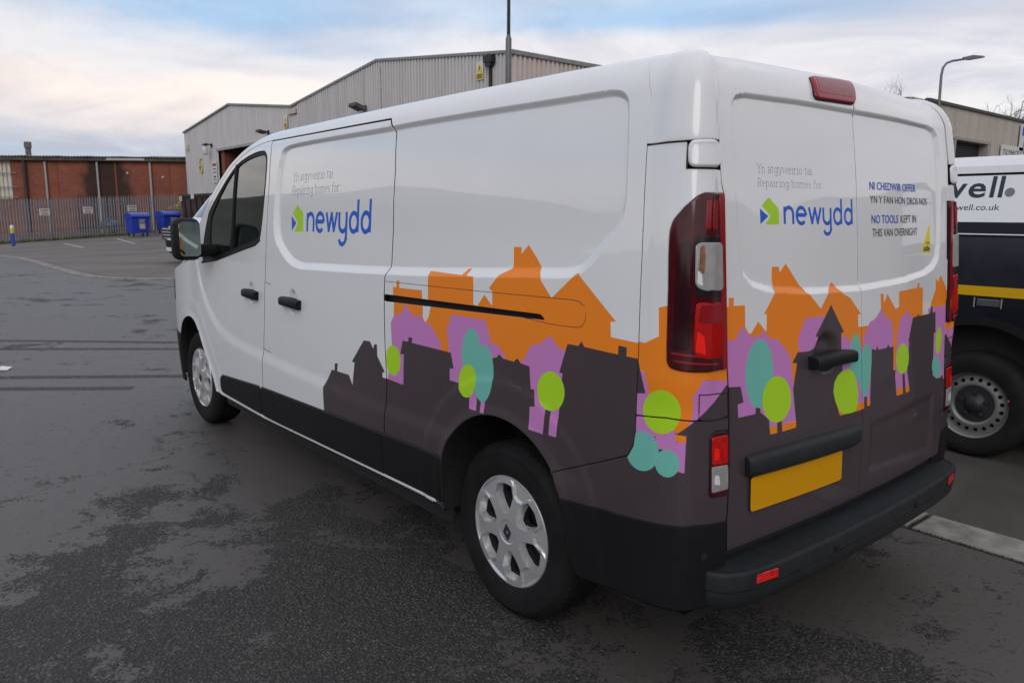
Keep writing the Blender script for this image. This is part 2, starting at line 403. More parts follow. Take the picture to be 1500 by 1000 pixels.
def asphalt():
    m = Mat('worn_asphalt')
    big = m.noise(.42, 5, .6, dist=.4); mid = m.noise(2.2, 6, .65, dist=.3, stretch=(1, 1, 1)); fine = m.noise(26, 5, .75, stretch=(1.0, .55, 1))
    grit = m.noise(170, 3, .7); vor = m.noise(150, kind='voronoi')
    geo = m.n('ShaderNodeTexCoord'); sp = m.n('ShaderNodeSeparateXYZ'); m.l(geo.outputs['Object'], sp.inputs[0])
    # ravelled surface: densest round one spot beside the van, thinning outwards
    dx = m.math('MULTIPLY', m.math('SUBTRACT', sp.outputs[0], .45), .40); dy = m.math('MULTIPLY', m.math('SUBTRACT', sp.outputs[1], 1.25), .36)
    rad = m.math('SQRT', m.math('ADD', m.math('MULTIPLY', dx, dx), m.math('MULTIPLY', dy, dy)))
    near = m.math('SUBTRACT', 1.0, rad, True)
    a = m.math('ADD', m.math('MULTIPLY', big, .75), m.math('MULTIPLY', mid, .85)); a = m.math('ADD', a, m.math('MULTIPLY', near, .29))
    soft = m.ramp(a, [(.86, 0.), (1.22, 1.)]); spk = m.noise(40, 6, .8, stretch=(1.0, .6, 1), dist=.3); sp2 = m.noise(9, 4, .7)
    vo = m.n('ShaderNodeTexVoronoi'); vo.inputs['Scale'].default_value = 88; vo.inputs['Randomness'].default_value = 1.; tcv = m.n('ShaderNodeTexCoord'); m.l(tcv.outputs['Object'], vo.inputs['Vector'])
    sc_ = m.n('ShaderNodeSeparateColor'); m.l(vo.outputs['Color'], sc_.inputs[0]); cell = sc_.outputs[0]; cell2 = sc_.outputs[1]; vor = vo.outputs['Distance']
    q = m.math('ADD', soft, m.math('MULTIPLY', m.math('SUBTRACT', spk, .5), 1.9)); q = m.math('ADD', q, m.math('MULTIPLY', m.math('SUBTRACT', sp2, .5), 1.7)); q = m.math('ADD', q, m.math('MULTIPLY', m.math('SUBTRACT', cell, .5), .62))
    mask = m.ramp(q, [(.40, 0.), (.62, 1.)])
    smooth_c = m.mix(mid, (.076, .067, .062), (.108, .096, .089)); smooth_c = m.mix(m.ramp(cell2, [(0, .0), (1, .35)]), smooth_c, (.058, .053, .050)); smooth_c = m.mix(m.ramp(cell, [(.955, 0.), (.97, .7)]), smooth_c, (.03, .028, .026))
    stone = m.ramp(cell2, [(0, (.034, .031, .029)), (.55, (.056, .050, .046)), (.86, (.088, .079, .072)), (1, (.15, .137, .125))])
    rough_c = m.mix(m.ramp(vor, [(.30, 0.), (.55, 1.)]), stone, (.022, .020, .019))
    c = m.mix(mask, smooth_c, rough_c)
    st_ = m.ramp(m.noise(.9, 5, .7), [(.64, 0.), (.74, .35)]); c = m.mix(st_, c, (.08, .074, .07))
    ve = m.n('ShaderNodeTexVoronoi', feature='DISTANCE_TO_EDGE'); ve.inputs['Scale'].default_value = .55; wv_ = m.n('ShaderNodeVectorMath', operation='ADD'); tcw = m.n('ShaderNodeTexCoord'); nz_ = m.n('ShaderNodeTexNoise'); nz_.inputs['Scale'].default_value = 1.7; nz_.inputs['Detail'].default_value = 6; m.l(tcw.outputs['Object'], nz_.inputs['Vector']); m.l(tcw.outputs['Object'], wv_.inputs[0]); m.l(nz_.outputs['Color'], wv_.inputs[1]); m.l(wv_.outputs[0], ve.inputs['Vector'])
    crk = m.math('MULTIPLY', m.ramp(ve.outputs[0], [(.004, .85), (.010, 0.)]), m.ramp(m.noise(.5, 3, .6), [(.52, 0.), (.62, 1.)])); c = m.mix(crk, c, (.016, .015, .014))
    m.set(Base_Color=c, Roughness=m.mix(mask, .46, .72), Specular_IOR_Level=.55)
    h = m.math('SUBTRACT', m.math('MULTIPLY', grit, .5), m.math('MULTIPLY', m.math('MULTIPLY', mask, vor), 1.4))
    m.bump(h, .55, .012); return m.m
M['asphalt'] = asphalt()
def asphalt2(name, c0, c1, sc=1.2):
    m = Mat(name); a = m.noise(sc, 7, .68, dist=.6, stretch=(1, .5, 1)); g = m.noise(120, 3, .7)
    m.set(Base_Color=m.mix(m.ramp(g, [(.4, .35), (.6, 0.)]), m.ramp(a, [(.3, c0), (.68, c1)]), (.04, .038, .036)), Roughness=.8); m.bump(g, .4, .01); return m.m
M['lot'] = asphalt2('brown_patched_asphalt', (.10, .088, .08), (.215, .193, .177), .5)
M['path'] = asphalt2('brown_old_tarmac', (.045, .040, .036), (.085, .075, .066), 2.5)
xs = list(np.arange(-60, 14, 6.)) + list(np.arange(14, 50, 1.5)) + list(np.arange(50, 900, 50.)); ys = list(np.arange(-600, -30, 60.)) + list(np.arange(-30, 30, 3.)) + list(np.arange(30, 700, 60.))
sheet('ground', [-900, -300] + xs, ys, 0, M['asphalt'])
poly_sheet('parking_lot', [(32.2, -1.0), (29.3, -1.45), (25.2, -1.45), (22.2, -1.43), (18.6, -1.46), (17.2, -1.88), (16.2, -2.75), (15.6, -4.5), (15.4, -13.3), (47.6, -13.3), (44.3, -2.2), (44.0, 3), (38, 3), (36, 0.5)], .004, M['lot'])
poly_sheet('pavement', [(8, -1.375), (-4, -1.345), (-4, -12), (8, -12)], .004, M['path'])
# kerb stones beside the van: flush concrete blocks with open mossy joints
M['slab'] = simple('worn_grey_kerb_stone', (.235, .222, .20), .92, var=.42, vscale=7, bump=.6, bscale=120)
moss = simple('green_moss', (.025, .036, .008), 1., var=.5, vscale=40)
def edging(name, pts, wd, lift, mat, joint=.012, kindof='kerb_stone', h=.05, ln=None):
    par = None; prev = None
    root = empty(name, (pts[0][0], pts[0][1], gz(*pts[0]))); root['kind'] = 'structure'
    bpy.context.view_layer.update()
    for k in range(len(pts) - 1):
        a, b = Vector(pts[k]), Vector(pts[k + 1]); d = (b - a); l = d.length; d /= l; n_ = Vector((-d.y, d.x)); a = a + d * joint; b = b - d * joint
        z0, z1 = gz(*a) + lift, gz(*b) + lift; j = random.uniform(-.004, .004)
        V = []
        for z_ in (-h, 0):
            V += [(q.x + n_.x * s_ * wd / 2 - root.location.x, q.y + n_.y * s_ * wd / 2 - root.location.y, zz + z_ + j - root.location.z) for q, zz, s_ in ((a, z0, -1), (b, z1, -1), (b, z1, 1), (a, z0, 1))]
        bb = .012
        V += [(v[0] + (d.x * sx_ + n_.x * sy_) * bb, v[1] + (d.y * sx_ + n_.y * sy_) * bb, v[2]) for v, sx_, sy_ in zip(V[4:], (1, -1, -1, 1), (1, 1, -1, -1))]
        V[4:8] = [(v[0], v[1], v[2] - .006) for v in V[4:8]]
        F = [(8, 9, 10, 11)] + [(4 + i, 4 + (i + 1) % 4, 8 + (i + 1) % 4, 8 + i) for i in range(4)] + [(i, (i + 1) % 4, 4 + (i + 1) % 4, 4 + i) for i in range(4)]
        o = link(kindof, mesh(kindof, V, F, mat), root)
    return root
kp = [(-3.34 + .915 * k + (.0 if k != 3 else -.0), -1.243 + .006 * math.sin(k * 2)) for k in range(12)]
kp = [(-4.30, -1.24), (-3.37, -1.243), (-2.45, -1.245), (-1.53, -1.243), (-.615, -1.243), (.30, -1.25), (1.21, -1.25), (2.1, -1.25), (3.0, -1.25), (3.9, -1.25), (4.8, -1.25), (5.7, -1.25)]
edging('kerb', kp, .245, .020, M['slab'], .014)
poly_sheet('kerb_bed', [(5.7, -1.36), (5.7, -1.125), (-4.3, -1.105), (-4.3, -1.36)], .003, simple('dark_joint_dirt', (.02, .019, .017), 1.))
mv = MB()
for k in range(420):
    x_ = random.choice(kp)[0] + random.gauss(0, .012) if random.random() < .45 else random.uniform(-1.6, .2); y_ = random.uniform(-1.36, -1.12) if abs(min((x_ - q[0] for q in kp), key=abs)) < .03 else random.choice((-1.366, -1.118)) + random.gauss(0, .006)
    r_ = random.uniform(.002, .006); a = random.random() * 6
    mv.add([(x_ + r_ * math.cos(a), y_ + r_ * math.sin(a), .003), (x_ + r_ * math.cos(a + 2), y_ + r_ * math.sin(a + 2), .004), (x_ + r_ * math.cos(a + 4), y_ + r_ * math.sin(a + 4), .003), (x_, y_, .010 + r_ * .8)], [(0, 1, 3), (1, 2, 3), (2, 0, 3)])
tag(mv.build('moss', moss), kind='stuff')
lp = crom([(36, .5), (32, -.8), (29.3, -1.22), (25.2, -1.22), (22.2, -1.2), (18.5, -1.23), (17.12, -1.66), (16.2, -2.55), (15.75, -3.6), (15.5, -5.5)], 6)
edging('lot_kerb', [tuple(q) for q in lp], .30, .022, M['slab'], .01)
def ribbon(name, pts, wd, lift, mat):
    V = []
    for k, q in enumerate(pts):
        a = Vector(pts[max(k - 1, 0)]); b = Vector(pts[min(k + 1, len(pts) - 1)]); d = (b - a).normalized(); n_ = Vector((-d.y, d.x)); w_ = wd[k] if isinstance(wd, (list, tuple)) else wd
        for s_ in (-1, 1): V.append((q[0] + n_.x * s_ * w_ / 2, q[1] + n_.y * s_ * w_ / 2, gz(q[0], q[1]) + lift))
    F = [(2 * k, 2 * k + 2, 2 * k + 3, 2 * k + 1) for k in range(len(pts) - 1)]
    o = link(name, mesh(name, V, F, mat)); o['kind'] = 'structure'
    if o.data.polygons[0].normal.z < 0: o.data.flip_normals()
    return o
wpaint = simple('worn_white_line_paint', (.50, .49, .46), .8, var=.35, vscale=4)
for a, b in (((40.6, -4.5), (35.2, -4.3)), ((42.1, -7.2), (36.0, -6.55)), ((43.2, -9.6), (37.4, -9.3))):
    ribbon('bay_line', [(a[0] + (b[0] - a[0]) * k / 8, a[1] + (b[1] - a[1]) * k / 8) for k in range(9)], .11, .010, wpaint)
skid = Mat('rubber_skid_mark'); f_ = skid.noise(30, 5, .7); tr_ = skid.n('ShaderNodeBsdfTransparent'); ms_ = skid.n('ShaderNodeMixShader')
skid.l(skid.ramp(f_, [(.35, .25), (.65, .85)]), ms_.inputs[0]); skid.set(Base_Color=(.030, .028, .028), Roughness=.7); skid.l(skid.p.outputs[0], ms_.inputs[1]); skid.l(tr_.outputs[0], ms_.inputs[2])
skid.l(ms_.outputs[0], [x for x in skid.t.nodes if x.type == 'OUTPUT_MATERIAL'][0].inputs[0])
for (x0, y0), (x1, y1) in (((12.5, 6.2), (6.9, -.4)), ((11.3, 6.2), (6.55, -.2)), ((9.2, 6.2), (5.1, .3)), ((8.7, 6.2), (5.0, 1.0))):
    ribbon('skid_mark', [(x0 + (x1 - x0) * k / 14, y0 + (y1 - y0) * k / 14 + .05 * math.sin(k * .5)) for k in range(15)], .13, .004, skid.m)
# litter and the oil stain on the lane
b_ = MB(); b_.add([(6.62, 1.86, .006), (6.75, 1.80, .02), (6.68, 1.72, .012), (6.55, 1.78, .006)], [(0, 3, 2, 1)]); tag(b_.build('litter_scrap', simple('white_paper', (.7, .7, .68), .8)), 'crumpled white paper scrap lying out on the lane', 'litter')
# ------------------------------------------------------------------ distant ground behind the camera, seen only as reflections in the paint
hv = []; hf = []
for k in range(73):
    a = math.radians(8 + 262 * k / 72); h_ = (50 + 9 * math.sin(k * .37) + 4 * math.sin(k * .9 + 1) + 2 * math.sin(k * 2.1)) * min(1, .25 + k / 8, .25 + (72 - k) / 6); rr = 230
    hv += [(rr * math.cos(a), rr * math.sin(a) , -1), ((rr + 40) * math.cos(a), (rr + 40) * math.sin(a), h_ * .8), ((rr + 120) * math.cos(a), (rr + 120) * math.sin(a), h_), ((rr + 200) * math.cos(a), (rr + 200) * math.sin(a), -1)]
for k in range(72):
    for j in range(3): hf.append((k * 4 + j, k * 4 + j + 1, k * 4 + 5 + j, k * 4 + 4 + j))
o = link('hills', mesh('hills', hv, hf, simple('hillside_woodland', (.12, .122, .108), .95, var=.4, vscale=.05), smooth=True)); o['kind'] = 'structure'
# ------------------------------------------------------------------ grey warehouse
clad_m = Mat('grey_profiled_cladding'); dn = clad_m.noise(.8, 6, .65, stretch=(3, 3, .35)); cc = clad_m.ramp(dn, [(.3, (.52, .50, .50)), (.7, (.64, .615, .61))])
drip = clad_m.ramp(clad_m.noise(1.6, 4, .6, stretch=(2.2, 2.2, .06)), [(.62, 0.), (.74, .55)]); clad_m.set(Base_Color=clad_m.mix(drip, cc, (.38, .335, .30)), Roughness=.55, Metallic=.1)
clad_b = Mat('faded_pink_grey_cladding'); dn = clad_b.noise(.8, 6, .65, stretch=(3, 3, .3)); clad_b.set(Base_Color=clad_b.ramp(dn, [(.3, (.55, .475, .445)), (.7, (.70, .61, .57))]), Roughness=.6)
trim_m = simple('dark_grey_flashing', (.24, .245, .245), .5, var=.2); roof_m = simple('grey_roof_sheet', (.20, .20, .21), .6, var=.2)
rust = simple('brown_stained_metal', (.10, .085, .07), .8, var=.5, vscale=8)
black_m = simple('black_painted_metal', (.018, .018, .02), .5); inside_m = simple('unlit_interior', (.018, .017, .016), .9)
Y0 = -13.4
def eave(x):
    t = (x - 17.4) / 16.35
    if t < 0: t = 0
    k = t - math.floor(t) if t < 2 else 1.
    return 6.5 + .92 * (1 - abs(2 * k - 1))
WH = empty('grey_warehouse', (33, Y0, gz(33, Y0)))
tag(WH, 'long grey warehouse of ribbed metal cladding with two shallow gables', 'warehouse')
wo = WH.location
def ribsheet(name, parent, org, ux, n_, pitch, zb, ztop, mat, dep=.035, duty=(.30, .12)):
    """n_ ribs of trapezoid section starting at org along ux (outward normal = ux x z rotated)"""
    ux = Vector(ux); nn = Vector((ux.y, -ux.x, 0)); V = []; F = []
    xs_ = []
    for k in range(n_):
        for f_, h_ in ((0, 0), (duty[0], 0), (duty[0] + duty[1], dep), (1 - duty[1], dep)): xs_.append(((k + f_) * pitch, h_))
    xs_.append((n_ * pitch, 0))
    for a, h_ in xs_:
        q = Vector(org) + ux * a + nn * h_
        for z_ in (zb(a) if callable(zb) else zb, ztop(a) if callable(ztop) else ztop): V.append((q.x, q.y, z_))
    for k in range(len(xs_) - 1): F.append((2 * k, 2 * k + 2, 2 * k + 3, 2 * k + 1))
    return link(name, mesh(name, V, F, mat), parent)
def local(o, root): return (o[0] - root.location.x, o[1] - root.location.y, o[2] - root.location.z)
OX0, OX1, OZ = 37.0, 43.9, 5.05
x = 50.1; zbase = -.5
while x > 17.5:
    wdt = .999 if x > 17.5 + 1 else x - 17.4
    big = x < 33.75; pitch = .1998 if big else .333; n_ = max(1, round(wdt / pitch)); x1 = x - n_ * pitch
    zb = (OZ if (x1 > OX0 - .4 and x < OX1 + .5) else -.2)
    ribsheet('cladding_sheet', WH, local((x, Y0, 0), WH), (-1, 0, 0), n_, pitch, zb - wo.z, (lambda a, x=x: eave(x - a) - wo.z), clad_m.m, .062 if big else .018, (.45, .07) if big else (.85, .05))
    x = x1
XE = x
ends = []
y = Y0
for k in range(24):
    ribsheet('cladding_sheet', WH, local((XE, y, 0), WH), (0, -1, 0), 5, .2, -.2 - wo.z, 6.5 - wo.z, clad_b.m, .06, (.45, .07)); y -= 1.0
# flip: outward normals face -x on the end wall
b = MB()
pts = [(XE - .05, 6.5)] + [(17.4 + 8.175, 7.42), (33.75, 6.5), (33.75 + 8.175, 7.42), (50.2, 6.5)]
for (xa, za), (xb, zb_) in zip(pts[:-1], pts[1:]):
    dx_, dz_ = xb - xa, zb_ - za; l = math.hypot(dx_, dz_)
    b.box(local(((xa + xb) / 2, Y0 + .03, (za + zb_) / 2 + .02), WH), (l, .14, .09), M_=Matrix.Rotation(-math.atan2(dz_, dx_), 3, 'Y'))
b.box(local((XE - .03, Y0 - 12, 6.52), WH), (.16, 24.2, .13))
b.build('roof_flashing', trim_m, WH)
b = MB()
for (xa, za), (xb, zb_) in zip(pts[:-1], pts[1:]):
    b.add([local(q, WH) for q in ((xa, Y0 - .1, za + .04), (xb, Y0 - .1, zb_ + .04), (xb, Y0 - 24, zb_ + .04), (xa, Y0 - 24, za + .04))], [(0, 1, 2, 3)])
b.build('roof', roof_m, WH)
MB().box(local((50.15, Y0 - 12, 3), WH), (.1, 24, 7)).build('end_wall', clad_m.m, WH)
MB().box(local((33.8, Y0 - 24, 3), WH), (32.8, .1, 7.4)).build('back_wall', clad_m.m, WH)
# doorway: brick jamb, lintel, dark inside
brick_m = Mat('red_brickwork'); bt = brick_m.n('ShaderNodeTexBrick'); cxy = brick_m.n('ShaderNodeTexCoord'); mp_ = brick_m.n('ShaderNodeMapping'); mp_.inputs['Rotation'].default_value = (R(90), 0, 0)
brick_m.l(cxy.outputs['Object'], mp_.inputs[0]); brick_m.l(mp_.outputs[0], bt.inputs['Vector'])
for nme, v in (('Color1', (.30, .074, .038, 1)), ('Color2', (.20, .052, .030, 1)), ('Mortar', (.20, .11, .08, 1)), ('Scale', 1.0), ('Mortar Size', .010), ('Brick Width', .225), ('Row Height', .075), ('Bias', 0.)): bt.inputs[nme].default_value = v
bn_ = brick_m.ramp(brick_m.noise(.5, 6, .6, stretch=(1, 1, 1.4)), [(.3, (.70, .70, .70)), (.7, (1.25, 1.2, 1.15))])
brick_m.set(Base_Color=brick_m.mix(1., bt.outputs[0], bn_, 'MULTIPLY'), Roughness=.9); brick_m.bump(bt.outputs['Fac'], -.5, .01)
MB().box(local((43.55, Y0 - .9, 2.5), WH), (.5, 1.7, 5.1)).build('brick_jamb', brick_m.m, WH)
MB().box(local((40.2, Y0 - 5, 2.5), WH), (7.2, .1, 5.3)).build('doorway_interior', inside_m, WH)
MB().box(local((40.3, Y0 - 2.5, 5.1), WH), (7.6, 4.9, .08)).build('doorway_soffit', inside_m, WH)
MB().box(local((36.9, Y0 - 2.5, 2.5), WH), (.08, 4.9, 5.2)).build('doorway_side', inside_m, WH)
MB().box(local((40.4, Y0 + .07, 5.08), WH), (7.5, .13, .14)).build('door_lintel', simple('pale_steel_lintel', (.36, .35, .33), .6, var=.2), WH)
def flood(x_, z_, sz, mat, tilt=25, drop=False):
    b = MB(); q = Matrix.Rotation(R(tilt), 3, 'X'); b.box(local((x_, Y0 + .42, z_), WH), (sz, sz * .75, sz * .22), M_=q); b.box(local((x_, Y0 + .2, z_ + .03), WH), (.07, .40, .06), M_=Matrix.Rotation(R(12), 3, 'X'))
    b.box(local((x_, Y0 + .045, z_ - .02), WH), (.16, .07, .22)); o = b.build('floodlight', mat, WH)
    if drop: MB().lathe([(.02, .16), (.10, .10), (.16, -.05), (.15, -.3), (.09, -.38), (0, -.40)], 14, 'z', local((x_, Y0 + .42, z_ - .2), WH)).build('lamp_bowl', simple('pale_lamp_bowl', (.62, .62, .60), .35), o)
flood(45.1, 5.42, .32, black_m, 10, True); flood(36.6, 5.52, .5, black_m, 15); flood(26.6, 5.74, .62, rust, 20)
b = MB(); b.box(local((18.25, Y0 + .14, 6.42), WH), (.42, .22, .22)); b.box(local((18.25, Y0 + .14, 6.26), WH), (.26, .18, .14)); hop = b.build('rain_hopper', black_m, WH)
MB().tube([local((18.22, Y0 + .13, 6.2), WH), local((18.22, Y0 + .13, .1), WH)], .06, 10).build('downpipe', black_m, WH, smooth=True)
for x_, mm in ((32.6 - 6.0, rust), (25.3, rust)): MB().box(local((x_, Y0 + .052, 6.3), WH), (.11, .012, 1.7)).build('rust_streak', simple('grey_brown_streak', (.36, .33, .30), .8, var=.3, vscale=6) if 'grey_brown_streak' not in bpy.data.materials else bpy.data.materials['grey_brown_streak'], WH)
MB().box(local((33.6, Y0 + .08, 6.25), WH), (.9, .06, .22)).build('cover_plate', simple('pale_cover_plate', (.50, .47, .44), .7), WH)
# signs fixed on the warehouse
yel = simple('yellow_sign_face', (.72, .50, .02), .5); whi = simple('white_sign_face', (.66, .66, .64), .5); ink = simple('sign_ink', (.02, .02, .022), .6); redk = simple('red_sign_ink', (.35, .03, .05), .6); bluek = simple('blue_sign_ink', (.03, .10, .42), .6)
UXW, UZ = (-1, 0, 0), (0, 0, 1)
def board(name, root, cx_, cz, w_, h_, mat, yo=.06, y0=None):
    return MB().box((0, 0, 0), (w_, .03, h_)).build(name, mat, root)
six = empty('unit_number', (47.15, Y0 + .05, 4.28)); tag(six, 'large yellow figure 6 on the grey warehouse wall', 'number')
b6 = MB()
outer = [(.30 * math.cos(R(a)), -.22 + .30 * math.sin(R(a))) for a in range(0, 360, 20)]
def ring2(c, rx, ry, w_, a0, a1, n_):
    q = [(c[0] + rx * math.cos(R(a0 + (a1 - a0) * k / n_)), c[1] + ry * math.sin(R(a0 + (a1 - a0) * k / n_))) for k in range(n_ + 1)]
    return q
pts6 = ring2((0, .20), .36, .52, .14, 55, 180, 8) + [(-.36, -.05)] + ring2((0, -.22), .36, .36, .14, 180, 540, 22)
V = []; 
for k, q in enumerate(pts6):
    a = Vector(pts6[max(k - 1, 0)]); c = Vector(pts6[min(k + 1, len(pts6) - 1)]); d = (c - a).normalized(); nn = Vector((-d.y, d.x)) * .075
    for s_ in (-1, 1):
        for yy in (0, .025): V.append((-(q[0] + nn.x * s_), yy, q[1] + nn.y * s_))
F = []
for k in range(len(pts6) - 1):
    for p_, q_ in ((0, 1), (1, 3), (3, 2), (2, 0)): F.append((4 * k + p_, 4 * k + q_, 4 * k + 4 + q_, 4 * k + 4 + p_))
b6.add(V, F); b6.build('figure', yel, six); six.scale = (.62, 1, .66)
def sign(name, loc, w_, h_, mat, label, cat='sign'):
    r = empty(name, loc); tag(r, label, cat); MB().box((0, 0, 0), (w_, .025, h_)).build('board', mat, r); return r
s1_ = sign('wall_sign', (44.75, Y0 + .05, 3.85), .72, 1.25, whi, 'white notice board beside the dark warehouse doorway')
for k, (z_, h_, w_, mm) in enumerate(((.42, .16, .56, redk), (.18, .05, .5, ink), (-.02, .05, .45, ink), (-.28, .12, .34, bluek), (-.45, .04, .4, ink))): MB().box((0, .015, z_), (w_, .006, h_)).build('printed_line', mm, s1_)
def warn(x_, z_, sc_, label):
    r = sign('warning_sign', (x_, Y0 + .075, z_), .62 * sc_, .92 * sc_, whi, label)
    MB().box((0, .014, -.27 * sc_), (.58 * sc_, .006, .34 * sc_)).build('yellow_panel', yel, r)
    MB().prism([(-.25 * sc_, -.05 * sc_), (.25 * sc_, -.05 * sc_), (0, .38 * sc_)], .013, .018, f=lambda a, b, z: (a, z, b)).build('triangle', yel, r)
    MB().prism([(-.035 * sc_, .05 * sc_), (.035 * sc_, .05 * sc_), (.035 * sc_, .22 * sc_), (-.035 * sc_, .22 * sc_)], .019, .021, f=lambda a, b, z: (a, z, b)).build('pictogram', ink, r)
    for z2 in (-.2, -.28, -.36): MB().box((0, .018, z2 * sc_), (.46 * sc_, .004, .045 * sc_)).build('printed_line', ink, r)
warn(18.85, 6.14, .62, 'white and yellow warning sign beside the black rain hopper'); warn(34.35, 5.85, .6, 'white and yellow warning sign where the two gables meet'); warn(49.55, 5.55, .5, 'small faded sign at the far corner of the warehouse')
# ------------------------------------------------------------------ brick building behind the fence
BA, BB = Vector((51.6, -14.3)), Vector((58.5, -4.2)); bd = (BB - BA).normalized(); bn = Vector((-bd.y, bd.x)) 
BK = empty('brick_building', (BA.x, BA.y, .3), math.atan2(bd.y, bd.x)); BK.location.z = .68; tag(BK, 'low red brick workshop with a mossy corrugated roof behind the palisade fence', 'building')
LB = 34.
# local frame: x along the wall towards image left, y into the building is negative normal
soot = brick_m.m.copy(); soot.name = 'sooty_brickwork'
t_ = soot.node_tree; pb = t_.nodes['Principled BSDF']; src = pb.inputs['Base Color'].links[0].from_socket
mxn = t_.nodes.new('ShaderNodeMix'); mxn.data_type = 'RGBA'; tcn = t_.nodes.new('ShaderNodeTexCoord'); sp_ = t_.nodes.new('ShaderNodeSeparateXYZ'); t_.links.new(tcn.outputs['Object'], sp_.inputs[0])
ns_ = t_.nodes.new('ShaderNodeTexNoise'); ns_.inputs['Scale'].default_value = 1.1; ns_.inputs['Detail'].default_value = 6; t_.links.new(tcn.outputs['Object'], ns_.inputs['Vector'])
def tm(op, a, b_=0., c=False):
    n_ = t_.nodes.new('ShaderNodeMath'); n_.operation = op; n_.use_clamp = c
    for i, v in enumerate((a, b_)):
        if isinstance(v, (int, float)): n_.inputs[i].default_value = v
        else: t_.links.new(v, n_.inputs[i])
    return n_.outputs[0]
dd = tm('ABSOLUTE', tm('SUBTRACT', sp_.outputs[0], 5.7)); widen = tm('MULTIPLY', tm('SUBTRACT', 4.6, sp_.outputs[2]), .16)
f1 = tm('SUBTRACT', tm('ADD', 1.45, widen), dd); f1 = tm('ADD', f1, tm('MULTIPLY', tm('SUBTRACT', ns_.outputs[0], .5), 1.6)); f1 = tm('MULTIPLY', f1, 1.6, True); f1 = tm('MULTIPLY', f1, .88)
t_.links.new(f1, mxn.inputs[0]); t_.links.new(src, mxn.inputs[6]); mxn.inputs[7].default_value = (.018, .014, .012, 1); t_.links.new(mxn.outputs[2], pb.inputs['Base Color'])
ZT = 4.25
WX0, WX1 = 11.55, 13.0
def wallbox(x0, x1, z0, z1): return MB().box(((x0 + x1) / 2, -.15, (z0 + z1) / 2), (x1 - x0, .3, z1 - z0))
b = wallbox(-.5, WX0, -1, ZT); b.box(((WX1 + LB) / 2, -.15, (ZT - 1) / 2), (LB - WX1, .3, ZT + 1)); b.box(((WX0 + WX1) / 2, -.15, .3), (WX1 - WX0, .3, 2.6))
b.build('wall', soot, BK)
win_ = MB(); win_.box(((WX0 + WX1) / 2, -.2, 2.95), (WX1 - WX0, .06, 2.7)); wf = win_.build('window', simple('dirty_cream_glazing', (.62, .60, .50), .4, var=.2), BK)
for k in range(6): MB().box((WX0 + .1 + k * .26, -.13, 2.95), (.05, .05, 2.7)).build('glazing_bar', simple('pale_bar', (.5, .48, .42), .7) if 'pale_bar' not in bpy.data.materials else bpy.data.materials['pale_bar'], wf)
for z_ in (1.75, 2.4, 3.3): MB().box((WX0 + .6, .04, z_), (1.9, .06, .05)).build('grille_bar', trim_m, BK)
MB().tube([(WX1 + .02, .1, -.5), (WX1 + .02, .1, 4.2)], .06, 8).build('red_downpipe', simple('red_pipe', (.45, .04, .05), .6), BK)
gal = simple('galvanised_grey', (.42, .42, .43), .5, metal=.3, var=.12)
for xx, mm in ((2.75, gal), (6.1, gal), (9.35, gal)): MB().tube([(xx, .12, -.5), (xx, .12, 4.05)], .07, 8).build('roof_column', mm, BK)
MB().tube([(10.65, .14, -.5), (10.65, .14, 4.3)], .11, 8).build('downpipe', simple('brown_pipe', (.05, .04, .035), .7), BK)
for xx, h_ in ((8.7, 4.2), (5.0, 4.2), (1.6, 4.2)): MB().box((xx, .012, 2.), (.10, .03, h_)).build('brick_joint', simple('red_joint', (.26, .060, .034), .9) if 'red_joint' not in bpy.data.materials else bpy.data.materials['red_joint'], BK)
for xx, z_ in ((4.25, 3.35), (2.0, 3.1)): MB().lathe([(0, .10), (.05, .08), (.075, .03), (.075, 0)], 12, 'y', (xx, 0, z_)).build('bulkhead_lamp', whi, BK)
# corrugated fibre-cement roof, real waves
rv = []; rf = []; nwv = 180; mossy = Mat('mossy_roof_sheet'); mossy.set(Base_Color=mossy.ramp(mossy.noise(1.5, 7, .7), [(.35, (.16, .14, .11)), (.55, (.33, .31, .28)), (.72, (.48, .47, .45))]), Roughness=.95); mossy.bump(mossy.noise(40, 4), .6, .02)
for k in range(nwv * 4 + 1):
    xx = -.6 + (LB + .8) * k / (nwv * 4); wz = .06 * math.sin(2 * math.pi * k / 4 + .3)
    for yy, zz in ((.30, 4.36), (-4, 4.50), (-9, 4.66)): rv.append((xx, yy, zz + wz + .01 * math.sin(xx * 3.1)))
for k in range(nwv * 4):
    for j in range(2): rf.append((k * 3 + j, k * 3 + 3 + j, k * 3 + 4 + j, k * 3 + 1 + j))
link('roof', mesh('roof', rv, rf, mossy.m), BK)
b = MB(); b.box((LB / 2 - .5, .22, 4.19), (LB + .6, .20, .16)); b.box((LB / 2 - .5, .08, 4.28), (LB + .6, .1, .2)); b.build('gutter', simple('mossy_dark_gutter', (.085, .075, .058), .95, var=.5, vscale=3, bump=.5, bscale=20), BK)
MB().box((4.2, .335, 4.22), (2.4, .03, .12)).build('gutter_repair', gal, BK)
MB().lathe([(.17, 4.3), (.17, 5.2), (.22, 5.2), (.22, 5.55), (.2, 5.6), (0, 5.62)], 14, 'z', (10.75, -.8, -.25)).build('flue', simple('weathered_flue', (.13, .125, .12), .7, var=.4), BK, smooth=False)
b = MB(); b.add([(5.6, -8, 5.0), (-.6, -8, 5.0), (-.6, -14, 5.3), (5.4, -14, 5.35), (5.6, -8, 4.4), (-.6, -8, 4.4)], [(0, 1, 2, 3), (0, 4, 5, 1)]); b.build('rear_roof', simple('pale_green_roof', (.30, .33, .32), .7, var=.15), BK)
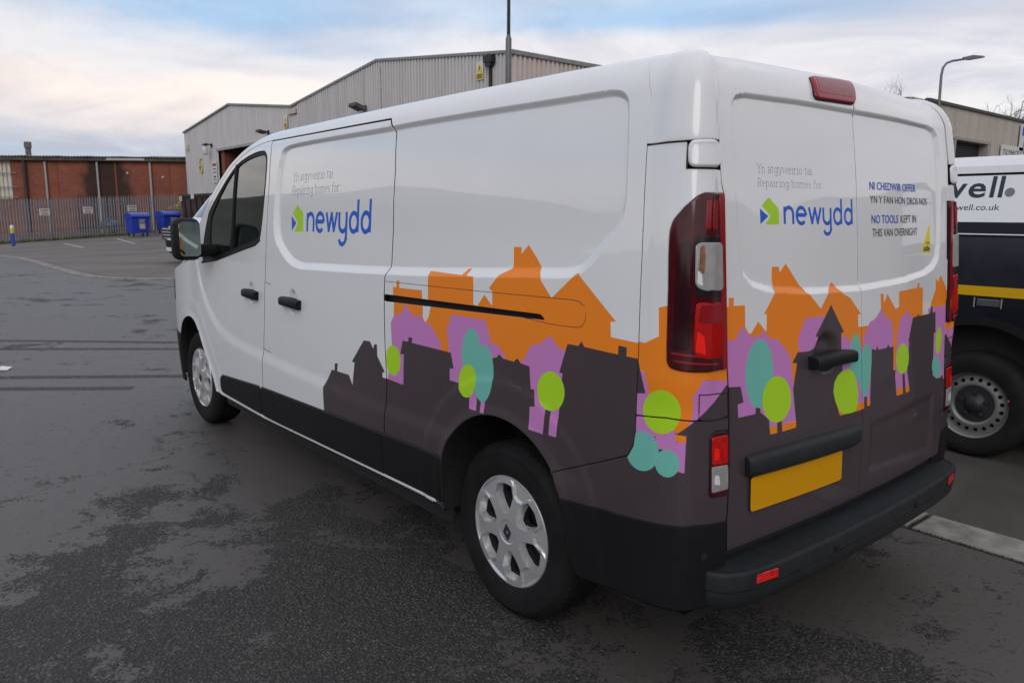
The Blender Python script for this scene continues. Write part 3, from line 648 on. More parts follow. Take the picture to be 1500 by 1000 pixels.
# ------------------------------------------------------------------ beige building on the far right
BG = empty('beige_building', (11.7, -30, 0)); tag(BG, 'beige metal clad industrial unit with a dark roller shutter door', 'building')
be = Mat('beige_cladding'); be.set(Base_Color=be.ramp(be.noise(.9, 6, .6, stretch=(3, 3, .3)), [(.3, (.40, .355, .305)), (.7, (.50, .445, .39))]), Roughness=.6)
SY0, SY1 = -33.4, -37.1; y = -29.0
for k in range(30):
    zb = 4.75 if (y - 1.0 < SY0 + .2 and y > SY1 + .1) else -.1
    zt_ = 6.03; ribsheet('cladding_sheet', BG, (0, y + 30, 0), (0, -1, 0), 4, .25, zb, zt_, be.m, .03, (.6, .08)); y -= 1.0
MB().box((.0, -15.5, 6.07), (.2, 30.4, .12)).build('roof_flashing', simple('brown_flashing', (.06, .055, .05), .6), BG)
b = MB(); b.add([(0, 1, 6.05), (0, -30, 6.05), (14, -30, 7.0), (14, 1, 7.0)], [(0, 1, 2, 3)]); b.build('roof', roof_m, BG)
MB().box((7, 1.0, 3), (14, .1, 6.05)).build('side_wall', be.m, BG)
MB().box((.45, (SY0 + SY1) / 2 + 30, 2.3), (.06, 3.9, 5.0)).build('shutter_housing', inside_m, BG)
shm = simple('charcoal_shutter_slat', (.035, .036, .042), .5, metal=.2)
slat = mesh('shutter_slat', [(0, -1.8, 0), (0, 1.8, 0), (-.03, 1.8, .03), (-.03, -1.8, .03), (-.03, 1.8, .075), (-.03, -1.8, .075), (0, 1.8, .10), (0, -1.8, .10)], [(0, 1, 2, 3), (3, 2, 4, 5), (5, 4, 6, 7)], shm)
for k in range(45): link('shutter_slat', slat, BG, loc=(.34, (SY0 + SY1) / 2 + 30, .1 + k * .104))
b = MB(); b.box((.15, SY1 + 30 - .05, 2.3), (.4, .35, 4.9)); b.box((.15, SY0 + 30 + .1, 2.3), (.4, .2, 4.9)); b.box((.12, (SY0 + SY1) / 2 + 30, 4.78), (.36, 4.1, .12)); b.build('door_frame', simple('pale_door_reveal', (.33, .31, .28), .7), BG)
def xsign(name, y_, z_, w_, h_, mat, label):
    r = empty(name, (11.58, y_, z_)); tag(r, label, 'sign'); MB().box((0, 0, 0), (.04, w_, h_)).build('board', mat, r); return r
r = xsign('wall_sign', -39.85, 4.33, 2.9, .95, whi, 'white board reading PARCELS on the beige unit')
text_obj('lettering', 'TLJ PARCELS', ink, r, (-.024, 1.25, -.02), (0, -1, 0), (0, 0, 1), width=2.5, height=.30, bold=.01); MB().box((-.022, .55, -.28), (.004, .4, .1)).build('printed_line', ink, r)
r = xsign('wall_sign', -41.65, 5.27, 1.9, 1.25, whi, 'white board with blue printing high on the beige unit')
text_obj('lettering', 'P', bluek, r, (-.024, .45, -.55), (0, -1, 0), (0, 0, 1), height=.42, bold=.02); MB().box((-.022, .3, .3), (.004, .9, .42)).build('blue_band', bluek, r); text_obj('lettering', 'TO LET', whi, r, (-.026, .65, .2), (0, -1, 0), (0, 0, 1), height=.2) if False else None
MB().box((0, 0, 0), (.5, .5, .5)) if False else None
ym = empty('yellow_box', (11.5, -42.6, 3.9)); tag(ym, 'small yellow alarm box at the edge of the beige unit', 'box'); MB().box((0, 0, 0), (.2, 1.2, .55), bev=.03).build('casing', yel, ym)
DECALS=[
 ('orange',[(-0.7143,1.0604),(-0.7198,1.1664),(-0.7266,1.1679),(-0.7291,1.204),(-0.7011,1.2033),(-0.7032,1.2316),(-0.6797,1.2332),(-0.6774,1.2031),(-0.506,1.2063),(-0.5011,1.1736),(-0.4946,1.1477),(-0.4915,1.0982),(-0.4714,1.0797),(-0.4492,1.1059),(-0.4379,1.1497),(-0.4582,1.1544),(-0.4689,1.2862),(-0.2446,1.2842),(-0.238,1.3006),(-0.239,1.2859),(-0.2284,1.3079),(-0.2054,1.3093),(-0.2156,1.2843),(-0.1671,1.2829),(-0.1582,1.1823),(-0.1342,1.1785),(-0.0952,1.2231),(-0.0493,1.188),(-0.0471,1.1897),(-0.0513,1.2378),(-0.0711,1.2487),(-0.0538,1.2654),(-0.0225,1.2995),(0.0256,1.3239),(0.0304,1.3299),(0.0237,1.3991),(0.0653,1.3992),(0.0663,1.3754),(0.1004,1.4087),(0.1455,1.3678),(0.175,1.3365),(0.1799,1.3211),(0.2033,1.292),(0.2578,1.2415),(0.3651,1.3303),(0.5433,1.194),(0.5206,1.1916),(0.5263,1.1454),(0.6337,1.1402),(0.6431,1.0079),(0.2203,0.9349),(-0.3003,0.9395),(-0.3831,0.8772),(-0.4424,0.9175),(-0.5651,0.9538),(-0.6693,1.0235)]),
 ('purple',[(-0.7113,1.0853),(-0.659,1.0956),(-0.6227,1.1391),(-0.5764,1.1027),(-0.5572,1.0946),(-0.5326,1.0958),(-0.5115,1.1107),(-0.4895,1.0817),(-0.4418,1.0771),(-0.3642,1.0178),(-0.3547,0.931),(-0.6148,0.8911),(-0.6148,0.7855),(-0.7698,0.7687),(-0.7621,0.7957),(-0.7281,0.9524),(-0.7395,1.0506)]),
 ('purple',[(-0.322,1.0732),(-0.2886,1.1309),(-0.0841,1.131),(-0.0476,1.0682),(-0.0515,1.0527),(-0.0116,1.0543),(0.0397,1.015),(0.0239,0.9891),(0.0049,0.8967),(-0.3255,0.8376),(-0.3013,0.9716)]),
 ('purple',[(0.1249,1.0045),(0.1734,1.0752),(0.1917,1.0776),(0.2084,1.0868),(0.2168,1.0823),(0.2588,1.1192),(0.3001,1.0852),(0.329,1.079),(0.3488,1.0651),(0.3638,0.7898),(0.1647,0.7439)]),
 ('dark',[(-1.3834,0.6512),(-1.2965,0.7551),(-1.2669,0.7558),(-1.2613,0.7916),(-1.2303,0.7964),(-1.2377,0.7564),(-1.1193,0.7583),(-1.0868,0.7148),(-1.062,0.8262),(-1.0891,0.826),(-0.9745,0.9418),(-0.9192,0.9453),(-0.8866,0.9162),(-0.8795,0.9372),(-0.8549,0.939),(-0.8517,0.8879),(-0.7867,0.8267),(-0.8064,0.8205),(-0.8068,0.7991),(-0.7551,0.7991),(-0.714,0.7981),(-0.6342,0.7948),(-0.6309,0.9272),(-0.6595,0.9237),(-0.6423,0.9836),(-0.5974,0.9853),(-0.5952,1.0049),(-0.5662,1.0051),(-0.5695,0.9841),(-0.2907,0.9826),(-0.2702,0.9235),(-0.2963,0.9193),(-0.2951,0.8741),(-0.2957,0.8739),(-0.2279,0.8727),(-0.1275,0.8848),(-0.0288,1.0013),(-0.0114,1.0046),(0.0053,1.0196),(0.0253,1.007),(0.0847,1.0042),(0.1036,1.0193),(0.1228,1.0041),(0.1674,1.0003),(0.1776,0.9238),(0.1952,0.9248),(0.2061,0.8685),(0.1804,0.8634),(0.1799,0.7839),(0.2491,0.7813),(0.2584,0.8787),(0.2829,0.8835),(0.277,0.7847),(0.3133,0.7852),(0.3275,1.0013),(0.3123,1.0023),(0.3442,1.1011),(0.3918,1.1008),(0.4057,1.1176),(0.4187,1.1011),(0.5589,1.0964),(0.5583,1.1237),(0.5909,1.1216),(0.5914,1.0952),(0.6333,1.094),(0.6444,1.0854),(0.6563,0.9032),(0.6423,0.7958),(0.3598,0.6083),(-0.4241,0.2571),(-0.4011,0.4449),(-0.847,0.3856),(-1.4077,0.3839),(-1.3851,0.5118)]),
 ('purple',[(-0.1609,0.8553),(-0.1143,0.8638),(-0.1128,0.79),(-0.1597,0.7884)]),
 ('purple',[(-0.0916,0.8486),(-0.065,0.8613),(-0.0646,0.7897),(-0.0879,0.7896)]),
 ('teal',[(-0.1036,1.0063),(-0.1038,0.9899),(-0.1057,0.9736),(-0.1092,0.9581),(-0.1144,0.9437),(-0.1209,0.9308),(-0.1287,0.9199),(-0.1376,0.9114),(-0.1471,0.9054),(-0.1572,0.9023),(-0.1674,0.902),(-0.1775,0.9047),(-0.1871,0.9103),(-0.1959,0.9186),(-0.2037,0.9294),(-0.2101,0.9423),(-0.2151,0.957),(-0.2184,0.973),(-0.2199,0.9897),(-0.2196,1.0067),(-0.2176,1.0233),(-0.2139,1.0391),(-0.2086,1.0536),(-0.2019,1.0663),(-0.194,1.0769),(-0.1852,1.085),(-0.1756,1.0905),(-0.1656,1.0931),(-0.1555,1.0928),(-0.1456,1.0897),(-0.1361,1.0839),(-0.1274,1.0755),(-0.1198,1.0648),(-0.1134,1.0522),(-0.1085,1.0379),(-0.1052,1.0225)]),
 ('teal',[(-0.024,0.9458),(-0.0241,0.9275),(-0.026,0.9094),(-0.0296,0.8921),(-0.0348,0.876),(-0.0415,0.8616),(-0.0496,0.8494),(-0.0586,0.8398),(-0.0685,0.833),(-0.0788,0.8294),(-0.0892,0.829),(-0.0995,0.832),(-0.1093,0.8381),(-0.1182,0.8474),(-0.1261,0.8593),(-0.1327,0.8737),(-0.1378,0.8901),(-0.1412,0.9078),(-0.1428,0.9265),(-0.1426,0.9454),(-0.1405,0.9639),(-0.1367,0.9816),(-0.1312,0.9978),(-0.1242,1.012),(-0.1161,1.0238),(-0.107,1.0329),(-0.0972,1.039),(-0.0869,1.042),(-0.0766,1.0418),(-0.0665,1.0384),(-0.0569,1.032),(-0.0481,1.0227),(-0.0404,1.0108),(-0.034,0.9968),(-0.029,0.981),(-0.0257,0.9638)]),
 ('lime',[(-0.1242,0.9001),(-0.1247,0.8892),(-0.1268,0.8784),(-0.1304,0.8679),(-0.1356,0.8581),(-0.1421,0.8492),(-0.1497,0.8415),(-0.1582,0.8352),(-0.1674,0.8306),(-0.177,0.8279),(-0.1867,0.827),(-0.1962,0.8281),(-0.2052,0.8311),(-0.2134,0.836),(-0.2205,0.8425),(-0.2264,0.8506),(-0.2308,0.8599),(-0.2337,0.8702),(-0.2348,0.8811),(-0.2343,0.8923),(-0.232,0.9034),(-0.2282,0.9141),(-0.2228,0.924),(-0.2161,0.9329),(-0.2083,0.9405),(-0.1997,0.9465),(-0.1904,0.9507),(-0.1808,0.9532),(-0.1713,0.9537),(-0.1619,0.9523),(-0.1532,0.9491),(-0.1452,0.9441),(-0.1383,0.9376),(-0.1326,0.9297),(-0.1282,0.9206),(-0.1254,0.9106)]),
 ('lime',[(0.3396,0.9497),(0.341,0.9385),(0.3404,0.9272),(0.338,0.916),(0.3337,0.9053),(0.3277,0.8954),(0.3202,0.8866),(0.3113,0.8792),(0.3013,0.8734),(0.2906,0.8694),(0.2793,0.8673),(0.268,0.8673),(0.2568,0.8693),(0.2462,0.8733),(0.2365,0.8792),(0.228,0.8868),(0.221,0.8959),(0.2158,0.9061),(0.2124,0.9173),(0.211,0.929),(0.2117,0.9408),(0.2144,0.9523),(0.219,0.9633),(0.2254,0.9733),(0.2334,0.982),(0.2426,0.9892),(0.2529,0.9947),(0.2638,0.9983),(0.2751,0.9999),(0.2863,0.9995),(0.2972,0.9971),(0.3075,0.9929),(0.3167,0.9869),(0.3248,0.9793),(0.3314,0.9704),(0.3364,0.9605)]),
 ('lime',[(-0.6579,0.8988),(-0.6576,0.8874),(-0.659,0.8761),(-0.6622,0.8651),(-0.667,0.8547),(-0.6734,0.8454),(-0.6811,0.8372),(-0.6899,0.8306),(-0.6996,0.8257),(-0.7098,0.8227),(-0.7203,0.8217),(-0.7306,0.8228),(-0.7406,0.8258),(-0.7498,0.8308),(-0.7581,0.8375),(-0.7651,0.8459),(-0.7706,0.8556),(-0.7745,0.8663),(-0.7766,0.8776),(-0.7769,0.8893),(-0.7754,0.9009),(-0.7721,0.9122),(-0.7671,0.9226),(-0.7605,0.932),(-0.7527,0.94),(-0.7438,0.9464),(-0.7341,0.951),(-0.7239,0.9536),(-0.7135,0.9543),(-0.7032,0.953),(-0.6934,0.9497),(-0.6843,0.9447),(-0.6762,0.9379),(-0.6694,0.9297),(-0.6639,0.9202),(-0.6601,0.9098)]),
 ('purple',[(0.8,0.9),(0.995,0.9),(0.995,1.04),(0.83,1.04)]),
 ('dark',[(0.6,0.5),(1.0,0.5),(1.0,0.9),(0.6,0.9)]),
 ('purple',[(0.625,0.865),(0.8,0.865),(0.8,0.93),(0.625,0.96)]),
 ('orange',[(0.6222,1.1174),(0.6336,1.0896),(0.6476,1.0609),(0.6632,1.0587),(0.683,1.0006),(0.672,0.8899),(0.769,0.8811),(0.7733,0.8673),(0.8065,0.8726),(0.8238,0.9457),(0.8515,1.0483),(0.9627,1.0356),(0.9622,1.0674),(0.9551,1.0714),(0.9235,1.2713),(0.7346,1.2588),(0.7025,1.2507),(0.708,1.1688),(0.658,1.1435),(0.6192,1.1471)]),
 ('purple',[(0.6221,1.0291),(0.6338,1.086),(0.6477,1.0601),(0.6633,1.058),(0.6851,0.9951),(0.6997,0.8622),(0.7131,0.8743),(0.7374,0.88),(0.7363,0.9016),(0.7718,0.901),(0.7715,0.8908),(0.8023,0.8724),(0.8037,0.7795),(0.7862,0.7821),(0.7359,0.7847),(0.6359,0.8071)]),
 ('purple',[(0.8145,0.9967),(0.8489,1.0506),(0.9808,1.0334),(0.9809,1.0145),(0.9511,1.024),(0.9003,0.9962),(0.839,0.9451),(0.8104,0.9171),(0.822,0.9528),(0.8219,0.9953)]),
 ('dark',[(0.6166,1.1057),(0.6328,1.1005),(0.67,0.9963),(0.6348,0.9904),(0.6399,0.8796),(0.7131,0.8743),(0.715,0.8395),(0.7394,0.8403),(0.7363,0.9016),(0.7726,0.901),(0.7759,0.8914),(0.9511,1.0255),(0.9666,1.0127),(0.9824,0.89),(0.9964,0.5846),(0.8381,0.6012),(0.5911,0.5873),(0.3323,0.5619),(0.2858,0.6356),(0.286,0.6617),(0.6128,0.8017),(0.6315,0.8816)]),
 ('purple',[(0.6348,0.9904),(0.67,0.9963),(0.6799,0.9357),(0.7075,0.8711),(0.7133,0.8722),(0.712,0.8646),(0.6729,0.8752),(0.642,0.8763)]),
 ('purple',[(0.7363,0.9016),(0.7726,0.901),(0.7747,0.8675),(0.8044,0.8725),(0.8037,0.7795),(0.7862,0.7821),(0.7406,0.8149)]),
 ('orange',[(0.773,0.8903),(0.8052,0.8883),(0.8045,0.8697),(0.7739,0.8695)]),
 ('teal',[(0.7225,0.8436),(0.7245,0.8337),(0.725,0.8234),(0.7239,0.8131),(0.7212,0.8031),(0.717,0.7937),(0.7113,0.7851),(0.7042,0.7775),(0.696,0.7712),(0.6868,0.7663),(0.6769,0.763),(0.6666,0.7614),(0.6562,0.7616),(0.6461,0.7637),(0.6366,0.7676),(0.628,0.7731),(0.6207,0.7803),(0.6148,0.7888),(0.6106,0.7983),(0.6082,0.8086),(0.6077,0.8192),(0.609,0.83),(0.6121,0.8405),(0.617,0.8503),(0.6235,0.8593),(0.6313,0.867),(0.6403,0.8734),(0.6501,0.8781),(0.6603,0.8811),(0.6707,0.8823),(0.6809,0.8816),(0.6905,0.879),(0.6994,0.8747),(0.7072,0.8688),(0.7137,0.8615),(0.7188,0.853)]),
 ('teal',[(0.7879,0.814),(0.7888,0.807),(0.7887,0.7998),(0.7876,0.7928),(0.7854,0.7861),(0.7822,0.7798),(0.7781,0.7743),(0.7732,0.7695),(0.7677,0.7656),(0.7617,0.7629),(0.7553,0.7612),(0.7487,0.7608),(0.7422,0.7615),(0.736,0.7635),(0.7302,0.7667),(0.725,0.771),(0.7207,0.7761),(0.7173,0.7821),(0.7149,0.7888),(0.7138,0.7959),(0.7139,0.8032),(0.7152,0.8105),(0.7177,0.8175),(0.7212,0.8241),(0.7257,0.83),(0.731,0.835),(0.7369,0.839),(0.7432,0.8418),(0.7497,0.8433),(0.7563,0.8436),(0.7627,0.8426),(0.7687,0.8404),(0.7741,0.8369),(0.7789,0.8324),(0.7828,0.8269),(0.7859,0.8207)]),
 ('lime',[(0.7852,0.9659),(0.7864,0.9548),(0.7859,0.9437),(0.7837,0.9329),(0.78,0.9227),(0.7747,0.9132),(0.768,0.9049),(0.76,0.8979),(0.751,0.8924),(0.7413,0.8885),(0.731,0.8865),(0.7204,0.8863),(0.7097,0.888),(0.6994,0.8914),(0.6897,0.8967),(0.6811,0.9036),(0.6739,0.9121),(0.6684,0.9217),(0.6647,0.9324),(0.6631,0.9436),(0.6636,0.9551),(0.6662,0.9665),(0.6707,0.9774),(0.6771,0.9875),(0.685,0.9964),(0.6942,1.0039),(0.7043,1.0096),(0.715,1.0135),(0.7257,1.0153),(0.7363,1.0151),(0.7465,1.0128),(0.756,1.0087),(0.7645,1.0028),(0.7719,0.9952),(0.7779,0.9864),(0.7823,0.9765)]),
 ('purple',[(2.36,0.83),(2.5,0.83),(2.5,1.1),(2.36,1.1)]),
 ('dark',[(0.93,0.4),(2.6,0.4),(2.6,0.838),(0.93,0.838)]),
 ('orange',[(0.9324,1.2518),(0.9564,1.2509),(0.9561,1.277),(0.9842,1.2753),(0.983,1.2519),(1.0449,1.2498),(1.0454,1.186),(1.0654,1.1643),(1.078,1.1639),(1.1164,1.1963),(1.1593,1.1611),(1.1632,1.2139),(1.1483,1.2164),(1.2083,1.2762),(1.2123,1.3554),(1.25,1.3547),(1.2531,1.336),(1.2861,1.3635),(1.3826,1.2683),(1.3986,1.2614),(1.4639,1.2104),(1.5081,1.2548),(1.5521,1.2931),(1.6095,1.2501),(1.6567,1.2337),(1.7324,1.1719),(1.7094,1.1721),(1.7123,1.1281),(1.7845,1.1273),(1.8166,1.1378),(1.8675,1.1611),(1.8842,1.1766),(1.8807,1.2332),(1.9049,1.2316),(1.9085,1.1985),(1.937,1.2296),(2.0055,1.1691),(2.0361,1.1737),(2.0361,1.232),(2.2079,1.2355),(2.2126,1.2533),(2.2315,1.2522),(2.2315,1.2341),(2.2676,1.2337),(2.2637,1.124),(2.2738,0.9004),(1.5806,0.9424),(1.3249,0.9617),(0.9356,1.1078)]),
 ('orange',[(2.3477,1.1583),(2.4023,1.2167),(2.4048,1.2636),(2.4298,1.2464),(2.4601,1.2753),(2.5395,1.1994),(2.5415,1.1215),(2.4358,1.1246)]),
 ('purple',[(0.9346,1.1536),(0.9933,1.1529),(1.0304,1.1907),(1.0703,1.1562),(1.0803,1.154),(1.1155,1.1515),(1.1457,1.1651),(1.1774,1.1395),(1.2167,1.1345),(1.2834,1.0782),(1.3018,0.9686),(1.3184,0.8633),(1.1597,0.8645),(0.9948,0.9156),(0.9385,0.9856)]),
 ('purple',[(1.3294,1.1254),(1.3701,1.1851),(1.4951,1.1858),(1.5383,1.1131),(1.6391,1.0994),(1.6627,1.0673),(1.7449,1.0587),(1.8123,0.9441),(1.8097,0.8263),(1.6422,0.8527),(1.5947,0.8601),(1.4498,1.068),(1.3323,1.0842)]),
 ('purple',[(1.7365,1.0777),(1.7988,1.1393),(1.8383,1.1443),(1.862,1.1616),(1.8842,1.1766),(1.9367,1.1428),(1.9716,1.1269),(1.9854,1.0868),(1.9789,1.0223),(1.8155,1.0277)]),
 ('purple',[(2.0217,1.0701),(2.0571,1.137),(2.0892,1.1387),(2.1175,1.1586),(2.1376,1.132),(2.1785,1.1222),(2.1538,0.8344),(2.0037,0.8658),(2.0,0.9368)]),
 ('purple',[(2.3227,1.1471),(2.5541,1.1469),(2.5654,0.9217),(2.4525,0.877),(2.3745,0.8871)]),
 ('dark',[(0.9288,1.0194),(1.02,1.0112),(1.0352,0.9619),(1.0059,0.9591),(1.0084,0.9191),(1.0957,0.9177),(1.0974,0.9424),(1.1203,0.939),(1.1223,0.9187),(1.1665,0.8888),(1.1708,0.843),(1.2074,0.842),(1.2092,0.8821),(1.2326,0.8784),(1.2346,0.8411),(1.3082,0.8423),(1.3094,0.8662),(1.2966,0.9655),(1.3209,1.0467),(1.2954,1.0511),(1.3258,1.0812),(1.3879,1.0784),(1.4446,1.0877),(1.4452,1.1182),(1.43,1.1234),(1.5281,1.2188),(1.6124,1.1203),(1.5936,1.1173),(1.5929,1.0746),(1.5953,1.0362),(1.6005,0.9893),(1.5659,0.9762),(1.5683,0.8642),(1.5779,0.8371),(1.7068,0.8335),(1.7475,0.8362),(1.7509,0.8773),(1.7704,0.8744),(1.7726,0.8389),(1.7941,0.8405),(1.7951,0.8623),(1.8103,1.0408),(1.8427,1.0331),(1.852,1.0456),(1.8647,1.0324),(1.9303,1.032),(1.942,1.0445),(1.9554,1.031),(1.9869,1.0301),(1.984,0.9432),(2.0041,0.938),(1.9999,0.9192),(2.013,0.8415),(2.0698,0.8417),(2.0645,0.9239),(2.0839,0.9213),(2.098,0.8393),(2.127,0.8412),(2.1256,0.8659),(2.1102,0.9223),(2.1286,1.0325),(2.122,1.0377),(2.167,1.1232),(2.2064,1.1243),(2.2181,1.1324),(2.2324,1.1239),(2.343,1.1241),(2.3527,1.1542),(2.3728,1.1509),(2.373,1.1246),(2.4031,1.127),(2.4037,1.0415),(2.3861,1.0422),(2.3745,0.868),(2.439,0.8495),(2.4884,0.8545),(2.5709,0.512),(2.5078,0.3805),(0.9838,0.5005),(0.9404,0.5264)]),
 ('orange',[(1.1694,0.865),(1.2085,0.8646),(1.2073,0.8405),(1.1708,0.8423)]),
 ('orange',[(1.2332,0.8643),(1.3105,0.8623),(1.3095,0.8414),(1.2345,0.8404)]),
 ('orange',[(1.5679,0.8563),(1.6424,0.8567),(1.7486,0.8594),(1.7493,0.8351),(1.7068,0.8335),(1.5779,0.8371)]),
 ('orange',[(1.77,0.8619),(1.7969,0.862),(1.7941,0.8397),(1.7726,0.8389)]),
 ('orange',[(2.0078,0.8652),(2.0686,0.8661),(2.0698,0.8408),(2.013,0.8406)]),
 ('orange',[(2.0903,0.8656),(2.1279,0.8656),(2.1292,0.8409),(2.098,0.8384)]),
 ('teal',[(1.1926,1.0272),(1.1898,1.009),(1.1848,0.9917),(1.1779,0.9758),(1.1692,0.9619),(1.159,0.9503),(1.1477,0.9414),(1.1356,0.9356),(1.123,0.9329),(1.1103,0.9334),(1.0979,0.9371),(1.0861,0.9438),(1.0753,0.9533),(1.0657,0.9653),(1.0578,0.9794),(1.0516,0.9952),(1.0474,1.0121),(1.0454,1.0298),(1.0455,1.0477),(1.0479,1.0653),(1.0525,1.082),(1.0591,1.0974),(1.0677,1.1111),(1.0779,1.1226),(1.0894,1.1316),(1.1018,1.1378),(1.1148,1.141),(1.1279,1.1412),(1.1407,1.1381),(1.1528,1.132),(1.1639,1.123),(1.1735,1.1113),(1.1815,1.0973),(1.1876,1.0813),(1.1915,1.0639),(1.1932,1.0457)]),
 ('lime',[(1.2853,0.9334),(1.2826,0.9209),(1.2777,0.9092),(1.2706,0.8987),(1.2617,0.8897),(1.2511,0.8825),(1.2393,0.8773),(1.2265,0.8742),(1.2133,0.8734),(1.2001,0.8748),(1.1871,0.8784),(1.1748,0.884),(1.1636,0.8915),(1.1537,0.9006),(1.1454,0.9111),(1.1391,0.9226),(1.1348,0.9347),(1.1328,0.9472),(1.1331,0.9596),(1.1357,0.9716),(1.1405,0.9829),(1.1473,0.9931),(1.1561,1.002),(1.1665,1.0093),(1.1782,1.0147),(1.1908,1.0181),(1.204,1.0193),(1.2173,1.0184),(1.2303,1.0153),(1.2427,1.01),(1.2542,1.0028),(1.2643,0.9938),(1.2727,0.9833),(1.2792,0.9717),(1.2836,0.9592),(1.2857,0.9463)]),
 ('teal',[(1.7308,1.0331),(1.73,1.0211),(1.728,1.0096),(1.7248,0.9989),(1.7207,0.9894),(1.7157,0.9814),(1.7099,0.9752),(1.7035,0.9708),(1.6969,0.9685),(1.69,0.9683),(1.6832,0.9703),(1.6767,0.9742),(1.6707,0.9801),(1.6652,0.9876),(1.6606,0.9967),(1.657,1.007),(1.6544,1.0181),(1.6529,1.0299),(1.6525,1.0418),(1.6533,1.0536),(1.6553,1.0649),(1.6583,1.0754),(1.6623,1.0848),(1.6672,1.0927),(1.6728,1.099),(1.679,1.1035),(1.6856,1.106),(1.6924,1.1064),(1.6992,1.1047),(1.7058,1.101),(1.7119,1.0953),(1.7175,1.0878),(1.7222,1.0788),(1.7261,1.0685),(1.7288,1.0572),(1.7304,1.0453)]),
 ('teal',[(1.7447,1.0439),(1.7591,1.0621),(1.7767,1.0636),(1.7979,1.053),(1.8101,1.0283),(1.8076,0.9867),(1.7959,0.9295),(1.7777,0.8859),(1.7544,0.8743),(1.7336,0.8883),(1.7093,0.9412),(1.6513,0.9814),(1.6457,1.0224),(1.7105,1.0067)]),
 ('lime',[(1.6466,0.9892),(1.677,0.97),(1.6976,0.9346),(1.7087,0.8918),(1.701,0.8517),(1.6821,0.8341),(1.6413,0.8341),(1.6016,0.8397),(1.5711,0.8574),(1.5489,0.8911),(1.5372,0.9246),(1.544,0.9553),(1.5659,0.9762),(1.6052,0.9888)]),
 ('lime',[(2.1258,0.9668),(2.1235,0.9568),(2.1194,0.9473),(2.1138,0.9388),(2.1067,0.9313),(2.0985,0.9253),(2.0893,0.9208),(2.0795,0.9179),(2.0694,0.9168),(2.0593,0.9175),(2.0494,0.9199),(2.0402,0.924),(2.0319,0.9296),(2.0246,0.9366),(2.0187,0.9447),(2.0142,0.9537),(2.0114,0.9633),(2.0102,0.9732),(2.0107,0.9832),(2.0128,0.993),(2.0166,1.0022),(2.0219,1.0107),(2.0286,1.0181),(2.0364,1.0242),(2.0453,1.0289),(2.0548,1.0319),(2.0648,1.0332),(2.0749,1.0328),(2.0849,1.0306),(2.0943,1.0268),(2.103,1.0213),(2.1107,1.0143),(2.117,1.0062),(2.1218,0.9971),(2.125,0.9872),(2.1263,0.977)]),
 ('lime',[(2.4682,1.0008),(2.466,0.9912),(2.4629,0.9822),(2.4591,0.9738),(2.4545,0.9663),(2.4494,0.9601),(2.444,0.9552),(2.4384,0.9519),(2.4327,0.9501),(2.4272,0.95),(2.4219,0.9516),(2.4172,0.9548),(2.4131,0.9595),(2.4097,0.9655),(2.4072,0.9727),(2.4055,0.9809),(2.4049,0.9898),(2.4052,0.9991),(2.4065,1.0086),(2.4087,1.018),(2.4117,1.0269),(2.4155,1.0353),(2.42,1.0427),(2.4249,1.0489),(2.4302,1.0539),(2.4358,1.0573),(2.4413,1.0592),(2.4468,1.0594),(2.452,1.058),(2.4568,1.0549),(2.4609,1.0503),(2.4644,1.0443),(2.4671,1.0371),(2.4688,1.0288),(2.4696,1.0198),(2.4694,1.0104)]),
 ('teal',[(2.4654,0.8912),(2.4664,0.8831),(2.4658,0.8754),(2.4635,0.8684),(2.4596,0.8622),(2.4544,0.8571),(2.4479,0.8532),(2.4406,0.8507),(2.4325,0.8495),(2.4239,0.8498),(2.4153,0.8515),(2.4066,0.8545),(2.3984,0.8587),(2.3907,0.8641),(2.3837,0.8704),(2.3777,0.8775),(2.3728,0.8852),(2.3691,0.8932),(2.3667,0.9012),(2.3659,0.9091),(2.3666,0.9166),(2.3687,0.9235),(2.3723,0.9296),(2.3771,0.9347),(2.3831,0.9386),(2.3901,0.9413),(2.3979,0.9426),(2.4061,0.9426),(2.4147,0.9411),(2.4233,0.9383),(2.4317,0.9342),(2.4397,0.9289),(2.447,0.9226),(2.4534,0.9154),(2.4588,0.9076),(2.4628,0.8995)]),
 ('orange',[(2.4392,0.8573),(2.4688,0.8562),(2.4687,0.8493),(2.4444,0.8488)]),
 ('lime2',[(-1.7326,1.5539),(-1.6592,1.5131),(-1.6537,1.4162),(-1.7631,1.4124),(-1.7221,1.4613),(-1.7888,1.509)]),
 ('blue',[(-1.8038,1.4956),(-1.7402,1.4587),(-1.7939,1.4172)]),
 ('lime2',[(1.1824,1.5669),(1.2318,1.5337),(1.2325,1.4836),(1.1584,1.4839),(1.1898,1.5102),(1.1411,1.5407)]),
 ('blue',[(1.1321,1.5329),(1.1765,1.5093),(1.1331,1.485)]),
 ('yellow',[(2.3444,1.4786),(2.3579,1.4724),(2.3557,1.3645),(2.2576,1.3686)]),
]
